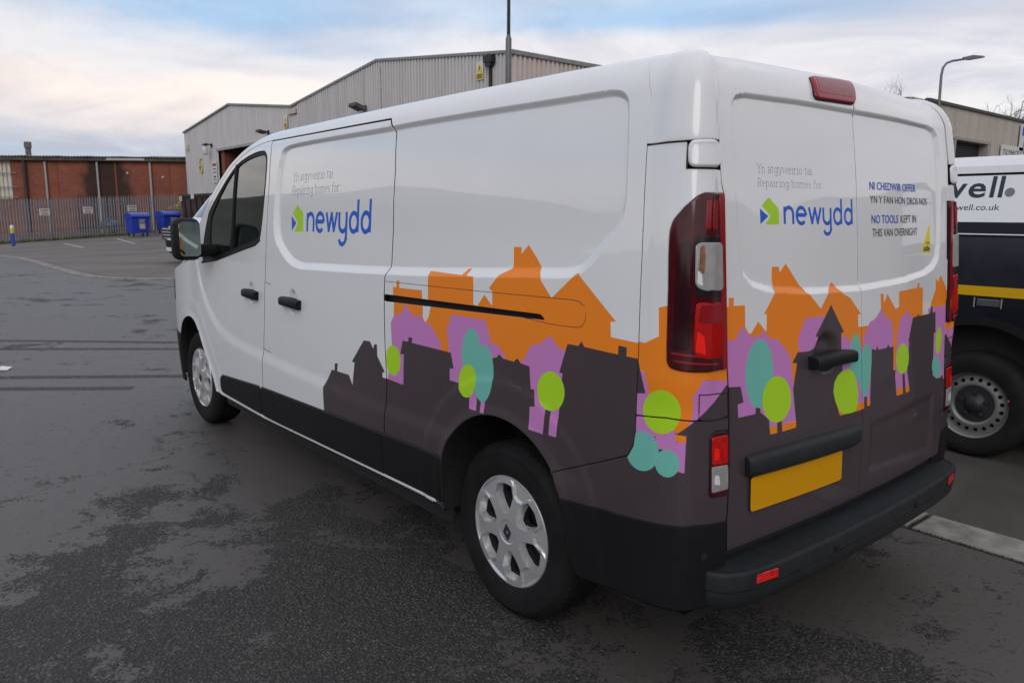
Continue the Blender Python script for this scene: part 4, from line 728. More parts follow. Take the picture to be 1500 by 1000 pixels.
TXT={'s1':[[-1.8072,1.6769],[-1.3533,1.6824],[-1.8171,1.72]],'s2':[[-1.8101,1.6052],[-1.2586,1.6143],[-1.813,1.6505]],'s3':[[-1.6076,1.4172],[-0.9449,1.427],[-1.6111,1.5117]],'r1':[[1.1251,1.6381],[1.4247,1.6412],[1.1232,1.6643]],'r2':[[1.1234,1.5978],[1.4915,1.5993],[1.1227,1.6213]],'r3':[[1.2617,1.4853],[1.6827,1.4828],[1.2627,1.5391]],'d1':[[1.8126,1.6043],[2.2117,1.6044],[1.8125,1.6306]],'d2':[[1.813,1.557],[2.329,1.555],[1.8133,1.5823]],'d3':[[1.8216,1.4853],[2.2119,1.4864],[1.8215,1.514]],'d3b':[[1.8216,1.4853],[2.041,1.486],[1.8215,1.514]],'d4':[[1.8261,1.4381],[2.2202,1.4377],[1.8233,1.4663]],'gs':[[2.2804,1.3733],[2.3558,1.3713],[2.2805,1.3945]]}
RECESS=[(-1.8174,1.8724),(-0.8658,1.8806),(-0.7193,1.8836),(-0.2494,1.8854),(0.1378,1.8851),(0.3425,1.8857),(0.4194,1.8851),(0.4652,1.8764),(0.4942,1.8572),(0.5086,1.8218),(0.5301,1.6809),(0.541,1.571),(0.5379,1.5109),(0.519,1.4644),(0.4575,1.397),(0.4273,1.3643),(0.3791,1.3276),(0.3263,1.3124),(0.1721,1.3021),(-0.4037,1.2698),(-0.7931,1.2519),(-1.4911,1.23),(-1.6836,1.2275),(-1.8041,1.251),(-1.9289,1.3169),(-1.9974,1.3813),(-2.0214,1.4811),(-2.0235,1.6084),(-2.0155,1.7393),(-2.0076,1.794),(-1.9955,1.841),(-1.9419,1.8633)]
RREC=[(0.9906,1.8317),(1.0226,1.8555),(1.0919,1.8667),(1.3911,1.8708),(1.73,1.8702),(1.7349,1.2407),(1.3861,1.2621),(1.1751,1.2808),(1.0864,1.3019),(1.0338,1.3384),(1.0155,1.3926),(0.9999,1.5612),(0.981,1.7462)]
SLOT=[(-0.795,1.1657),(-0.7933,1.1374),(0.2307,1.1663),(0.2094,1.1816)]
COVER=[(-0.8058,1.2216),(-0.08,1.2339),(0.3678,1.2437),(0.3971,1.2385),(0.4152,1.2196),(0.4167,1.1811),(0.404,1.1642),(0.383,1.1581),(0.2395,1.1564)]
TAIL=[(0.739,1.1008),(0.7363,1.1517),(0.7322,1.3092),(0.7273,1.4038),(0.7267,1.4703),(0.7366,1.4981),(0.7721,1.5338),(0.8136,1.5638),(0.838,1.5721),(0.9245,1.5718),(0.9382,1.2625),(0.9459,1.0759),(0.8854,1.0751),(0.823,1.0777),(0.7758,1.0803),(0.748,1.0857)]
TAILREV=[(0.8125,1.4275),(0.8253,1.4347),(0.9103,1.4337),(0.9177,1.3117),(0.9098,1.3037),(0.8437,1.3063),(0.8232,1.3149),(0.8152,1.3259)]
TAILBLK=[(0.8083,1.4538),(0.91,1.4532),(0.9203,1.2862),(0.821,1.29),(0.8113,1.3011)]
TAILRED=[(0.8188,1.2651),(0.8282,1.2695),(0.9157,1.2657),(0.9226,1.1157),(0.9104,1.1101),(0.8507,1.115),(0.818,1.1284),(0.8161,1.1789)]
TAILSTRIP=[(0.8975,1.5713),(0.9245,1.5718),(0.9459,1.0759),(0.9237,1.0755)]
LOWLAMP=[(0.8821,0.8839),(0.9037,0.8938),(0.9618,0.8889),(0.9673,0.6936),(0.8963,0.6991),(0.8851,0.7124)]
LOWRED=[(0.89,0.8792),(0.9541,0.8762),(0.9553,0.7955),(0.8925,0.8008)]
LOWCLR=[(0.8909,0.7924),(0.9554,0.7881),(0.9581,0.7168),(0.8942,0.7175)]
FLAP=[(0.8382,1.0089),(0.9539,1.002),(0.9587,0.9274),(0.8558,0.9317),(0.8408,0.9393)]
HINGE=[(0.7748,1.7146),(0.9087,1.7192),(0.9078,1.6453),(0.7788,1.6452)]
SEAM=[(0.4768,2.07),(0.5994,1.8536),(0.6036,1.7118),(0.6217,1.4031),(0.6338,1.1245),(0.6372,0.9243),(0.6377,0.8745),(0.6319,0.8292),(0.6133,0.7953),(0.5095,0.7503),(0.3038,0.6644)]
CAPB=[(0.6036,1.7118),(0.7673,1.7139),(0.8884,1.7182)]
BSEAM=[(0.6362,0.9241),(0.7411,0.9344),(0.8551,0.931),(0.9075,0.9278),(0.9577,0.929)]
BLK=[(0.3501,0.5846),(0.591,0.5992),(0.8373,0.6205),(0.9663,0.611)]
PLATE=[(1.0571,0.7291),(1.5709,0.7204),(1.5864,0.6116),(1.0698,0.6195)]
PLATEBAR=[(1.0283,0.7767),(1.0397,0.8029),(1.0627,0.8094),(1.1689,0.8047),(1.6397,0.8002),(1.6803,0.7933),(1.7046,0.7684),(1.7059,0.7305),(1.6409,0.7217),(1.057,0.7389),(1.0286,0.7517)]
HBL=[(1.5146,1.9659),(1.8004,1.9879),(1.7241,1.892),(1.4775,1.8883)]
RHANDLE=[(1.3709,1.0417),(1.3761,1.0598),(1.6409,1.0527),(1.6692,1.0467),(1.6687,1.0182),(1.64,1.0102),(1.3798,1.0207)]
RCUP=[(1.4995,1.0433),(1.4241,1.0518),(1.5903,1.0329),(1.5009,1.1089),(1.4827,0.9904)]
HAND1=[(-2.4472,1.025),(-2.1723,1.0402),(-2.3374,1.0623)]
HAND2=[(-1.9047,1.0369),(-1.6075,1.046),(-1.7456,1.0693)]
RRP=[(1.7942,0.7779),(2.3854,0.7985),(2.3909,0.5417),(1.7983,0.585)]
GLASS=[(-2.5946,1.7984),(-2.3909,1.8324),(-2.2506,1.8385),(-2.2098,1.8115),(-2.1929,1.6893),(-2.2006,1.518),(-2.2295,1.3752),(-2.2887,1.3581),(-2.6462,1.2896),(-2.9262,1.2397),(-3.0186,1.2445),(-3.0696,1.3623),(-3.0607,1.4818),(-2.9021,1.6201),(-2.7357,1.7383)]
FRAME=[(-2.6012,1.815),(-2.3801,1.8554),(-2.2403,1.8609),(-2.1845,1.8216),(-2.1679,1.7075),(-2.1739,1.537),(-2.1978,1.3645),(-2.2653,1.3354),(-2.5196,1.2904),(-2.8998,1.2191),(-3.1989,1.1866),(-3.1671,1.3599),(-3.106,1.5081),(-2.9075,1.6459),(-2.7199,1.7626)]
BAR=[(-2.6652,1.7728),(-2.6579,1.2892)]
# ------------------------------------------------------------------ van body surface
SM = 2 * S1                      # mirrored coordinate: s -> SM - s
def closed_smooth(P_, n=5):
    q = [tuple(v) for v in P_]; k = 3; r = crom(q[-k:] + q + q[:k], n); return r[k * n:-(k * n) - 1 + n] if False else r[k * n:(k + len(q)) * n]
RECESS = closed_smooth(RECESS); RREC2 = np.array(RREC); RREC2[RREC2[:, 0] > 1.7, 0] = 2.2
RRPm = np.array([(SM - a, b) for a, b in RRP])
ARCH_R = [(-.335, .33), (-.345, .45), (-.33, .55), (-.27, .66), (-.165, .745), (-.05, .787), (.07, .789), (.185, .755), (.265, .70), (.31, .655), (.345, .595), (.365, .52), (.385, .42), (.40, .33)]
ARCH_F = [(-3.85, .33), (-3.84, .5), (-3.80, .62), (-3.72, .71), (-3.6, .768), (-3.47, .785), (-3.34, .757), (-3.25, .69), (-3.17, .59), (-3.10, .51), (-3.04, .43), (-3.0, .33)]
def smooth_poly(P_, n=6):
    P_ = np.array(P_, float); return [tuple(q) for q in crom(P_, n)]
ARCH_R = smooth_poly(ARCH_R, 4); ARCH_F = smooth_poly(ARCH_F, 4)
def pip(pts, poly):
    poly = np.asarray(poly, float); x, y = pts[:, 0], pts[:, 1]; ins = np.zeros(len(pts), bool)
    j = len(poly) - 1
    for i in range(len(poly)):
        xi, yi = poly[i]; xj, yj = poly[j]
        if yi != yj:
            c = ((yi > y) != (yj > y)) & (x < (xj - xi) * (y - yi) / (yj - yi) + xi); ins ^= c
        j = i
    return ins
def sdf(pts, poly, closed=True):
    poly = np.asarray(poly, float); d = np.full(len(pts), 1e9)
    m = len(poly)
    for i in range(m if closed else m - 1):
        a, b = poly[i], poly[(i + 1) % m]; ab = b - a; L2 = ab @ ab
        if L2 < 1e-14: continue
        t = np.clip(((pts - a) @ ab) / L2, 0, 1); q = pts - a - t[:, None] * ab
        d = np.minimum(d, (q * q).sum(1))
    d = np.sqrt(d)
    return np.where(pip(pts, poly), d, -d) if closed else d
_tl = pchip([-3.4, -3.28, -3.18, -3.02, -2.85, -2.6, -2.2, -1.5, -.8, .6], [1.30, 1.14, 1.00, .86, .775, .725, .70, .675, .66, .66])
CUPS = [(-2.325, 1.05, .050, .062, .016), (-1.745, 1.05, .055, .066, .017), (1.500, 1.062, .075, .070, .020)]
CUP_ON = [True]
def lip(u): u = np.clip(u, 0, 1); return .8 * u + .2 * u * u * (3 - 2 * u)
def van_disp(s, t, sr=None):
    sh = np.shape(s); s = np.ravel(s); t = np.ravel(t); sr = s if sr is None else np.ravel(sr)
    d = np.zeros(len(s)); pts = np.stack([s, t], 1)
    k = (s > -2.15) & (s < .6) & (t > 1.15)
    if k.any(): d[k] -= (.017 + .006 * sm((1.6 - t[k]) / .2)) * lip(sdf(pts[k], RECESS) / (.017 + .014 * sm((1.65 - t[k]) / .25)))
    k = (s > .9) & (t > 1.15)
    if k.any(): d[k] -= .012 * lip(sdf(pts[k], RREC2) / (.014 + .005 * sm((1.6 - t[k]) / .2)))
    k = (sr > S1) & (s > .9) & (t < .95)
    if k.any(): d[k] -= .007 * lip(sdf(pts[k], RRPm) / .026)
    d += (.008 + .004 * sm((t - 1.70) / .03)) * sm((s - .62) / .10) * (1 - sm((s - .866) / .034)) * sm((t - .95) / .1)
    k = (s < .55)
    if k.any():
        wv = sm((.55 - s[k]) / .3) * sm((s[k] + 3.5) / .3)
        d[k] += .011 * sm((_tl(s[k]) - t[k]) / .075 + .5) * wv
        for A, g_ in ((ARCH_R, .005), (ARCH_F, .002)):
            dd = np.abs(sdf(pts[k], A, False)); d[k] += .007 * sm(1 - dd / .045) + g_ * sm((.15 - dd) / .03)
    for cx_, cy_, ax, ay, dep in (CUPS if CUP_ON[0] else []):
        r = np.sqrt(((sr - cx_) / ax) ** 2 + ((t - cy_) / ay) ** 2); d -= dep * sm((1.08 - r) / .55)
    return d.reshape(sh)
def PT(s, t, off=0.): return P(s, t, off)
def clean(poly, gap=0.):
    q = [np.array(v, float) for v in poly]; o = [q[0]]
    for v in q[1:]:
        if np.linalg.norm(v - o[-1]) > 1e-5: o.append(v)
    if np.linalg.norm(o[0] - o[-1]) < 1e-5: o.pop()
    q = np.array(o)
    a = .5 * np.sum(q[:, 0] * np.roll(q[:, 1], -1) - np.roll(q[:, 0], -1) * q[:, 1])
    if a < 0: q = q[::-1]
    if gap:
        e = np.roll(q, -1, 0) - q; e /= np.linalg.norm(e, axis=1)[:, None]
        n = np.stack([-e[:, 1], e[:, 0]], 1)              # inward for CCW
        b = n + np.roll(n, 1, 0); k = (b * n).sum(1)[:, None]; q = q + gap * b / np.maximum(k, .35)
    return q
def resample(q, step):
    o = []
    for i in range(len(q)):
        a, b = q[i], q[(i + 1) % len(q)]; m = max(1, int(math.ceil(np.linalg.norm(b - a) / step)))
        for k in range(m): o.append(a + (b - a) * k / m)
    return np.array(o)
def fillet(poly, r, n=5):
    q = clean(poly); o = []
    for i in range(len(q)):
        p0, p1, p2 = q[i - 1], q[i], q[(i + 1) % len(q)]
        a = p0 - p1; b = p2 - p1; la, lb = np.linalg.norm(a), np.linalg.norm(b); a /= la; b /= lb
        c = np.clip(a @ b, -1, 1)
        if c < -.97: o.append(p1); continue
        d = min(r, la * .45, lb * .45)
        s0, s2 = p1 + a * d, p1 + b * d
        for k in range(n + 1):
            u = k / n; o.append(s0 * (1 - u) ** 2 + 2 * p1 * u * (1 - u) + s2 * u * u)
    return [tuple(v) for v in o]
_XP = []
def _rings(poly, offs, step, closed=True):
    q = clean(poly); e = np.roll(q, -1, 0) - q; n = np.stack([-e[:, 1], e[:, 0]], 1); n /= np.linalg.norm(n, axis=1)[:, None]
    for i in range(len(q)):
        a, b = q[i], q[(i + 1) % len(q)]; m = max(1, int(np.linalg.norm(b - a) / step))
        for k in range(m):
            for f in offs: _XP.append(a + (b - a) * (k + .5) / m + n[i] * f)
_rings(RECESS, (-.016, -.008, -.003, .002, .007, .012, .016, .021, .025, .030, .036, .046), .011)
_rings(RREC2, (-.016, -.008, -.003, .002, .007, .012, .016, .020, .024, .028, .034, .044), .012)
_rings(RRPm, (0, .008, .015, .022, .03), .025)
for cx_, cy_, ax, ay, dep in CUPS:
    for rr in np.linspace(.1, 1.15, 10):
        for k in range(20): _XP.append(np.array((cx_ + ax * rr * math.cos(k * .314 + rr), cy_ + ay * rr * math.sin(k * .314 + rr))))
for s_ in np.arange(-3.3, .6, .03):
    for f in np.linspace(-.05, .05, 7): _XP.append(np.array((s_, float(_tl(s_)) + f)))
for A in (ARCH_R, ARCH_F):
    A_ = np.array(A); 
    for f in (.008, .018, .03, .045, .06, .1, .12, .135, .15, .165):
        c_ = A_.mean(0); v = A_ - c_; v /= np.linalg.norm(v, axis=1)[:, None]
        _XP += list((A_ + v * f)[::1])
for t_ in np.arange(.95, 2.05, .02):
    for s_ in (.64, .66, .68, .70, .72, .862, .872, .88, .888, .895): _XP.append(np.array((s_, t_)))
_XP = np.array(_XP); _XP = np.vstack([_XP, np.stack([SM - _XP[:, 0], _XP[:, 1]], 1)])
DECNAME = {'orange': 'orange_house_graphic', 'purple': 'purple_house_graphic', 'dark': 'dark_house_graphic', 'teal': 'teal_tree_graphic', 'lime': 'lime_tree_graphic',
           'lime2': 'green_house_logo', 'blue': 'blue_logo_lettering', 'yellow': 'yellow_triangle_sticker', 'greyink': 'grey_slab_lettering'}
def panel(name, outline, parent, mat, holes=(), decals=False, gap=.0036, off=0., depth=.016, step=.02, edge=.0018, flange=True, est=.02, dark_edge=True):
    Q = clean(outline, gap); ring = resample(Q, est)
    HS = [resample(clean(h, -gap if gap else 0), est) for h in holes]
    lo, hi = Q.min(0), Q.max(0)
    gx, gy = np.meshgrid(np.arange(lo[0] + step / 2, hi[0], step), np.arange(lo[1] + step / 2, hi[1], step)); g = np.stack([gx.ravel(), gy.ravel()], 1)
    k = (_XP[:, 0] > lo[0]) & (_XP[:, 0] < hi[0]) & (_XP[:, 1] > lo[1]) & (_XP[:, 1] < hi[1])
    g = np.vstack([g, _XP[k]]); d = sdf(g, Q)
    for h in HS: d = np.minimum(d, -sdf(g, h))
    g = g[d > .005]
    key = np.round(g / .004).astype(int); _, ui = np.unique(key, axis=0, return_index=True); g = g[np.sort(ui)]
    V = list(ring); E = [(i, (i + 1) % len(ring)) for i in range(len(ring))]
    def loop(q):
        b = len(V); V.extend(q); E.extend((b + i, b + (i + 1) % len(q)) for i in range(len(q)))
    for h in HS: loop(h)
    DD = []
    if decals:
        for c, q in decals:
            q = np.array(q)
            if (q.max(0) < lo).any() or (q.min(0) > hi).any(): continue
            DD.append((c, q)); loop(resample(q, .04))
    V.extend(g)
    r = delaunay_2d_cdt([Vector((float(a), float(b))) for a, b in V], E, [], 0, 1e-5, False)
    V2 = np.array([(v.x, v.y) for v in r[0]]); F = np.array([tuple(f) for f in r[2]])
    c = V2[F].mean(1); ins = pip(c, Q)
    for h in HS: ins &= ~pip(c, h)
    ar = V2[F]; area = (ar[:, 1, 0] - ar[:, 0, 0]) * (ar[:, 2, 1] - ar[:, 0, 1]) - (ar[:, 2, 0] - ar[:, 0, 0]) * (ar[:, 1, 1] - ar[:, 0, 1])
    ins &= np.abs(area) > 1e-9
    F = F[ins]; c = c[ins]; area = area[ins]; F[area < 0] = F[area < 0][:, ::-1]
    col = np.full(len(F), -1)
    names = []
    for di, (cn, q) in enumerate(DD):
        gid = cn + ('|tri' if len(q) == 3 else '') if cn in ('greyink', 'blue') else cn + '|%d' % di
        if gid not in names: names.append(gid)
        col[pip(c, q)] = names.index(gid)
    P3 = P(V2[:, 0], V2[:, 1], off); N3 = N(V2[:, 0], V2[:, 1])
    # boundary edges -> folded flange
    ed = {}
    for fi, f in enumerate(F):
        for a, b in ((f[0], f[1]), (f[1], f[2]), (f[2], f[0])): ed[(a, b)] = fi
    bd = [(a, b, fi) for (a, b), fi in ed.items() if (b, a) not in ed]
    T3 = np.zeros_like(P3)
    for a, b, fi in bd:
        e = P3[b] - P3[a]; l = np.linalg.norm(e) + 1e-9; t = np.cross(e / l, N3[a]); T3[a] += t; T3[b] += t
    T3 /= np.linalg.norm(T3, axis=1)[:, None] + 1e-9
    objs = []
    for ci in range(-1, len(names)):
        fs = np.where(col == ci)[0]
        if not len(fs): continue
        used = np.unique(F[fs]); mp = {int(v): i for i, v in enumerate(used)}
        VV = [P3[v] for v in used]; NN = [N3[v] for v in used]; FF = [tuple(mp[int(v)] for v in f) for f in F[fs]]
        nfl = []
        if flange:
            fset = set(fs.tolist()); idx = {}
            def fv(v, lvl):
                if (v, lvl) not in idx:
                    if lvl == 0: p, n = P3[v], N3[v]
                    elif lvl == 1: p, n = P3[v] + T3[v] * edge - N3[v] * edge, T3[v] * .9 + N3[v] * .35
                    elif lvl == 2: p, n = P3[v] + T3[v] * edge - N3[v] * edge, T3[v]
                    else: p, n = P3[v] + T3[v] * edge - N3[v] * depth, T3[v]
                    idx[(v, lvl)] = len(VV); VV.append(p); NN.append(n / (np.linalg.norm(n) + 1e-9))
                return idx[(v, lvl)]
            for a, b, fi in bd:
                if fi in fset:
                    FF.append((fv(b, 0), fv(a, 0), fv(a, 1), fv(b, 1))); FF.append((fv(b, 2), fv(a, 2), fv(a, 3), fv(b, 3))); nfl.append(len(FF) - 1)
        m_ = [mat if ci < 0 else M[names[ci].split('|')[0]], M['gap']]
        nm = name if ci < 0 else DECNAME[names[ci].split('|')[0]]
        mi_ = np.zeros(len(FF), int); mi_[nfl] = 1 if dark_edge else 0
        me = mesh(nm, VV, FF, m_, mi_, normals=NN)
        o = link(nm, me)
        objs.append(o)
    base = objs[0]
    if parent: base.parent = parent
    for o in objs[1:]: o.parent = base
    return base
def sbar(name, path, hw, proud, mat, parent, base=0., rnd=.35, taper=True):
    """rounded bar lying along the body: path in (s, t), hw half width, proud height above the skin (list or number)"""
    path = np.array(path, float); n = len(path); V = []; F = []
    pr = proud if isinstance(proud, (list, tuple)) else [proud] * n; bs = base if isinstance(base, (list, tuple)) else [base] * n
    prof = [(-1, 0), (-1, .55), (-1 + rnd * .5, .88), (-.45, 1), (.45, 1), (1 - rnd * .5, .88), (1, .55), (1, 0)]
    for k in range(n):
        t = path[min(k + 1, n - 1)] - path[max(k - 1, 0)]; t /= np.linalg.norm(t); lat = np.array((-t[1], t[0]))
        h_ = hw[k] if isinstance(hw, (list, tuple)) else hw
        for a, b in prof:
            q = path[k] + lat * a * h_; V.append(P(q[0], q[1], bs[k] + (pr[k] - bs[k]) * b))
    m = len(prof)
    for k in range(n - 1):
        for j in range(m): F.append((k * m + j, k * m + (j + 1) % m, k * m + m + (j + 1) % m, k * m + m + j))
    F += [tuple(range(m)), tuple(reversed(range((n - 1) * m, n * m)))]
    me = mesh(name, V, F, mat); o = link(name, me, parent); bm_fix(o); return autosmooth(o, 50)
def bm_fix(o):
    import bmesh
    b = bmesh.new(); b.from_mesh(o.data); bmesh.ops.recalc_face_normals(b, faces=b.faces); b.to_mesh(o.data); b.free()
def stext(name, body, key, mat, parent, bold=0., spacing=1., off=.0012):
    V, F = text_tris(body, 1., spacing, bold); lo, hi = V.min(0), V.max(0)
    a, b, c = [np.array(v) for v in TXT[key]]; ux = b - a; uy = np.array((0, c[1] - a[1])); cap = text_tris('H')[0].max(0)[1]
    q = np.array([a + (v[0] - lo[0]) / (hi[0] - lo[0]) * ux + v[1] / cap * uy for v in V])
    P3 = P(q[:, 0], q[:, 1], off); return link(name, mesh(name, P3, F, mat), parent)
# ---- stroke lettering cut straight into the vinyl layers
def arc(cx_, cy_, rx, ry, a0, a1, n=10): return [(cx_ + rx * math.cos(R(a0 + (a1 - a0) * k / n)), cy_ + ry * math.sin(R(a0 + (a1 - a0) * k / n))) for k in range(n + 1)]
def stroke(pts, w_):
    pts = np.array(pts, float); l = []; r = []
    for k in range(len(pts)):
        t = pts[min(k + 1, len(pts) - 1)] - pts[max(k - 1, 0)]; t /= np.linalg.norm(t) + 1e-9; n = np.array((-t[1], t[0])) * w_ / 2
        if 0 < k < len(pts) - 1:
            t1 = pts[k] - pts[k - 1]; t1 /= np.linalg.norm(t1); n /= max(.6, abs(t1 @ t))
        l.append(pts[k] + n); r.append(pts[k] - n)
    return l + r[::-1]
RG = {'n': (.86, [[(0, 0), (0, 1)], [(0, .3)] + arc(.38, .56, .38, .40, 180, 0) + [(.76, 0)]]),
      'e': (.96, [[(.04, .53), (.86, .53)], [(.86, .53)] + arc(.45, .5, .43, .47, 8, 315, 18)]),
      'w': (1.24, [[(.02, 1), (.33, 0)], [(.29, 0), (.62, 1)], [(.58, 1), (.89, 0)], [(.85, 0), (1.18, 1)]]),
      'y': (.90, [[(0, 1), (0, .45)] + arc(.38, .43, .38, .40, 180, 360), [(.76, 1), (.76, -.28)] + arc(.40, -.28, .36, .33, 0, -165, 9)]),
      'd': (.98, [arc(.41, .48, .40, .46, 0, 360, 20), [(.81, 0), (.81, 1.58)]])}
def word(body, G, key, wd, col, xh=1.0, gap=.2):
    x = 0; S_ = []
    for ch in body:
        if ch == ' ': x += .55; continue
        adv, st_ = G[ch]
        for q in st_: S_.append([(x + a, b) for a, b in q])
        x += adv + gap
    x -= gap
    a, b, c = [np.array(v) for v in TXT[key]]; ux = (b - a) / x; hy = (c[1] - a[1]) / xh
    o = []
    asp = math.hypot(*ux) / abs(hy)
    for q in S_:
        k = stroke([(p_ * asp, h) for p_, h in q], wd); o.append((col, [tuple(a + ux * (p_ / asp) + np.array((0, hy * h))) for p_, h in k]))
    return o
def sf(x, y, w_=.3): return [(x - w_ / 2, y), (x + w_ / 2, y)]      # slab serif
SG_ = {'Y': (1.1, [[(.05, 1.45), (.55, .7), (1.05, 1.45)], [(.55, .7), (.55, 0)], sf(.08, 1.45), sf(1.02, 1.45), sf(.55, 0, .4)]),
      'R': (1.1, [[(.2, 0), (.2, 1.45)], [(.05, 1.45), (.65, 1.45)] + arc(.65, 1.08, .35, .37, 90, -90, 8) + [(.2, .71)], [(.6, .71), (.95, 0), (1.1, 0)], sf(.2, 0, .35)]),
      'n': (1.0, [[(.15, 0), (.15, 1)], [(.15, .45)] + arc(.48, .62, .33, .36, 180, 0, 8) + [(.81, 0)], sf(.15, 0), sf(.81, 0), [(0, .97), (.15, .97)]]),
      'a': (.85, [[(.12, .85)] + arc(.38, .68, .30, .30, 120, 0, 6) + [(.68, 0), (.82, 0)], arc(.36, .29, .28, .27, 30, 330, 12) + [(.66, .25)]]),
      't': (.65, [[(.25, 1.3), (.25, .2)] + arc(.42, .2, .17, .19, 180, 290, 5), [(.02, .97), (.55, .97)]]),
      'g': (.95, [arc(.42, .52, .34, .44, 10, 350, 14), [(.78, 1), (.78, -.15)] + arc(.43, -.15, .35, .3, 0, -150, 8), [(.78, .97), (.95, .97)]]),
      'y': (1.0, [[(.1, 1), (.5, .02)], [(.9, 1), (.4, -.3), (.15, -.42)], sf(.1, .98), sf(.9, .98)]),
      'w': (1.35, [[(.1, 1), (.38, .02), (.68, .95), (.98, .02), (1.25, 1)], sf(.1, .98), sf(1.25, .98)]),
      'e': (.9, [[(.1, .52), (.78, .52)] + arc(.44, .5, .34, .47, 5, 310, 14)]),
      'i': (.5, [[(.08, .97), (.25, .97), (.25, 0)], sf(.25, 0, .42), [(.25, 1.22), (.25, 1.36)]]),
      'r': (.75, [[(.05, .97), (.2, .97), (.2, 0)], [(.2, .5)] + arc(.52, .62, .32, .34, 180, 70, 6), sf(.2, 0, .42)]),
      'o': (.95, [arc(.45, .48, .37, .47, 0, 360, 16)]),
      'p': (1.0, [[(.0, .97), (.17, .97), (.17, -.45)], arc(.53, .48, .35, .46, 170, -170, 14), sf(.17, -.45, .42)]),
      'h': (1.0, [[(.0, 1.45), (.15, 1.45), (.15, 0)], [(.15, .45)] + arc(.48, .62, .33, .36, 180, 0, 8) + [(.81, 0)], sf(.15, 0), sf(.81, 0)]),
      'm': (1.5, [[(0, .97), (.15, .97), (.15, 0)], [(.15, .5)] + arc(.43, .66, .28, .32, 180, 0, 7) + [(.71, 0)], [(.71, .5)] + arc(.99, .66, .28, .32, 180, 0, 7) + [(1.27, 0)], sf(.15, 0), sf(.71, 0), sf(1.27, 0)]),
      's': (.8, [arc(.38, .73, .25, .24, 30, 250, 8) + arc(.38, .26, .27, .25, 80, -150, 8)]),
      'f': (.65, [arc(.5, 1.22, .25, .26, 50, 180, 5) + [(.25, 0)], [(.03, .97), (.6, .97)], sf(.25, 0, .42)]),
      ':': (.4, [[(.2, .0), (.2, .16)], [(.2, .84), (.2, 1.0)]])}
# lettering lies on the recessed pressing, a couple of centimetres inside the outer skin
for k_ in TXT:
    dv = -.033 if k_[0] == 's' else (.025 if k_[0] == 'r' else .019)
    TXT[k_] = [[a + dv, b] for a, b in TXT[k_]]
DECALS = [(c, [(a + (-.033 if a < 0 else .024), b) for a, b in q]) if c in ('lime2', 'blue', 'yellow') else (c, q) for c, q in DECALS]
DECALS += word('newydd', RG, 's3', .225, 'blue') + word('newydd', RG, 'r3', .225, 'blue')
DECALS += word('Yn atgyweirio tai', SG_, 's1', .12, 'greyink', 1.45, .1) + word('Repairing homes for:', SG_, 's2', .12, 'greyink', 1.45, .1)
DECALS += word('Yn atgyweirio tai', SG_, 'r1', .12, 'greyink', 1.45, .1) + word('Repairing homes for:', SG_, 'r2', .12, 'greyink', 1.45, .1)
DEC_L = [d for d in DECALS if np.array(d[1])[:, 0].min() < 1.8]
DEC_SIDE = [d for d in DECALS if np.array(d[1])[:, 0].max() < .88 and np.array(d[1])[:, 0].min() < .60]
DEC_CORN = [d for d in DECALS if .1 < np.array(d[1])[:, 0].mean() < .95 and np.array(d[1])[:, 0].max() > .62]
DEC_REAR = [d for d in DECALS if np.array(d[1])[:, 0].max() > 1.0]
DEC_CORN_R = [(c, [(SM - a, b) for a, b in q]) for c, q in DEC_CORN]

VAN = empty('panel_van')
tag(VAN, 'white panel van with orange, purple and dark houses printed along its lower body', 'van')
DISP[0] = van_disp
E_REAR_DOOR_S = [(-.89, 1.915), (-.86, 1.885), (-.836, 1.857), (-.803, 1.692), (-.79, 1.45), (-.784, 1.30), (-.79, 1.262), (-.799, 1.24), (-.799, 1.169), (-.785, .95), (-.768, .782), (-.785, .6), (-.80, .34)]
E_FRONT_S = [(-2.195, .34), (-2.185, .45), (-2.157, .70), (-2.13, .9), (-2.114, 1.176), (-2.112, 1.3), (-2.124, 1.70), (-2.15, 1.85), (-2.177, 1.915)]
A_LINE = smooth_poly([(-2.15, 2.065), (-2.32, 1.988), (-2.47, 1.92), (-2.61, 1.868), (-2.765, 1.806), (-2.888, 1.736), (-3.0, 1.666), (-3.14, 1.564), (-3.29, 1.424), (-3.42, 1.31), (-3.6, 1.19), (-3.80, 1.13)], 3)
D_TOP = smooth_poly([(-2.177, 1.915), (-2.3, 1.908), (-2.42, 1.888), (-2.6, 1.843), (-2.75, 1.783), (-2.9, 1.694), (-3.03, 1.598), (-3.15, 1.492), (-3.235, 1.395), (-3.285, 1.32)], 3)
D_FRONT = [(-3.298, 1.27), (-3.29, 1.22), (-3.275, 1.12), (-3.27, .9), (-3.268, .72)]
FR_ = [tuple(v) for v in closed_smooth(clean(fillet(FRAME, .03, 2)), 2)]; GL_ = [tuple(v) for v in closed_smooth(clean(fillet(GLASS, .03, 2)), 2)]
front_door = panel('front_door', E_FRONT_S + D_TOP[1:] + D_FRONT + [q for q in ARCH_F if q[0] > -3.262] + [(-2.99, .33)], VAN, M['white'], holes=[FR_])
sliding_door = panel('sliding_door', E_REAR_DOOR_S[::-1] + E_FRONT_S[::-1], VAN, M['white'], decals=DEC_SIDE, gap=.0085)
SEAMs = [q for q in SEAM]
body_side = panel('body_side', E_REAR_DOOR_S[::-1] + D_TOP + D_FRONT[:2] + [(-3.60, 1.165)] + A_LINE[::-1] + SEAMs + [(.31, .655)] + [q for q in ARCH_R[::-1] if q[0] < .305] + [(-.335, .34)], VAN, M['white'],
                  holes=[fillet(SLOT, .006, 3)], decals=DEC_SIDE, gap=.0028)
tag(body_side, 'long white side panel with printed orange, purple and dark houses')
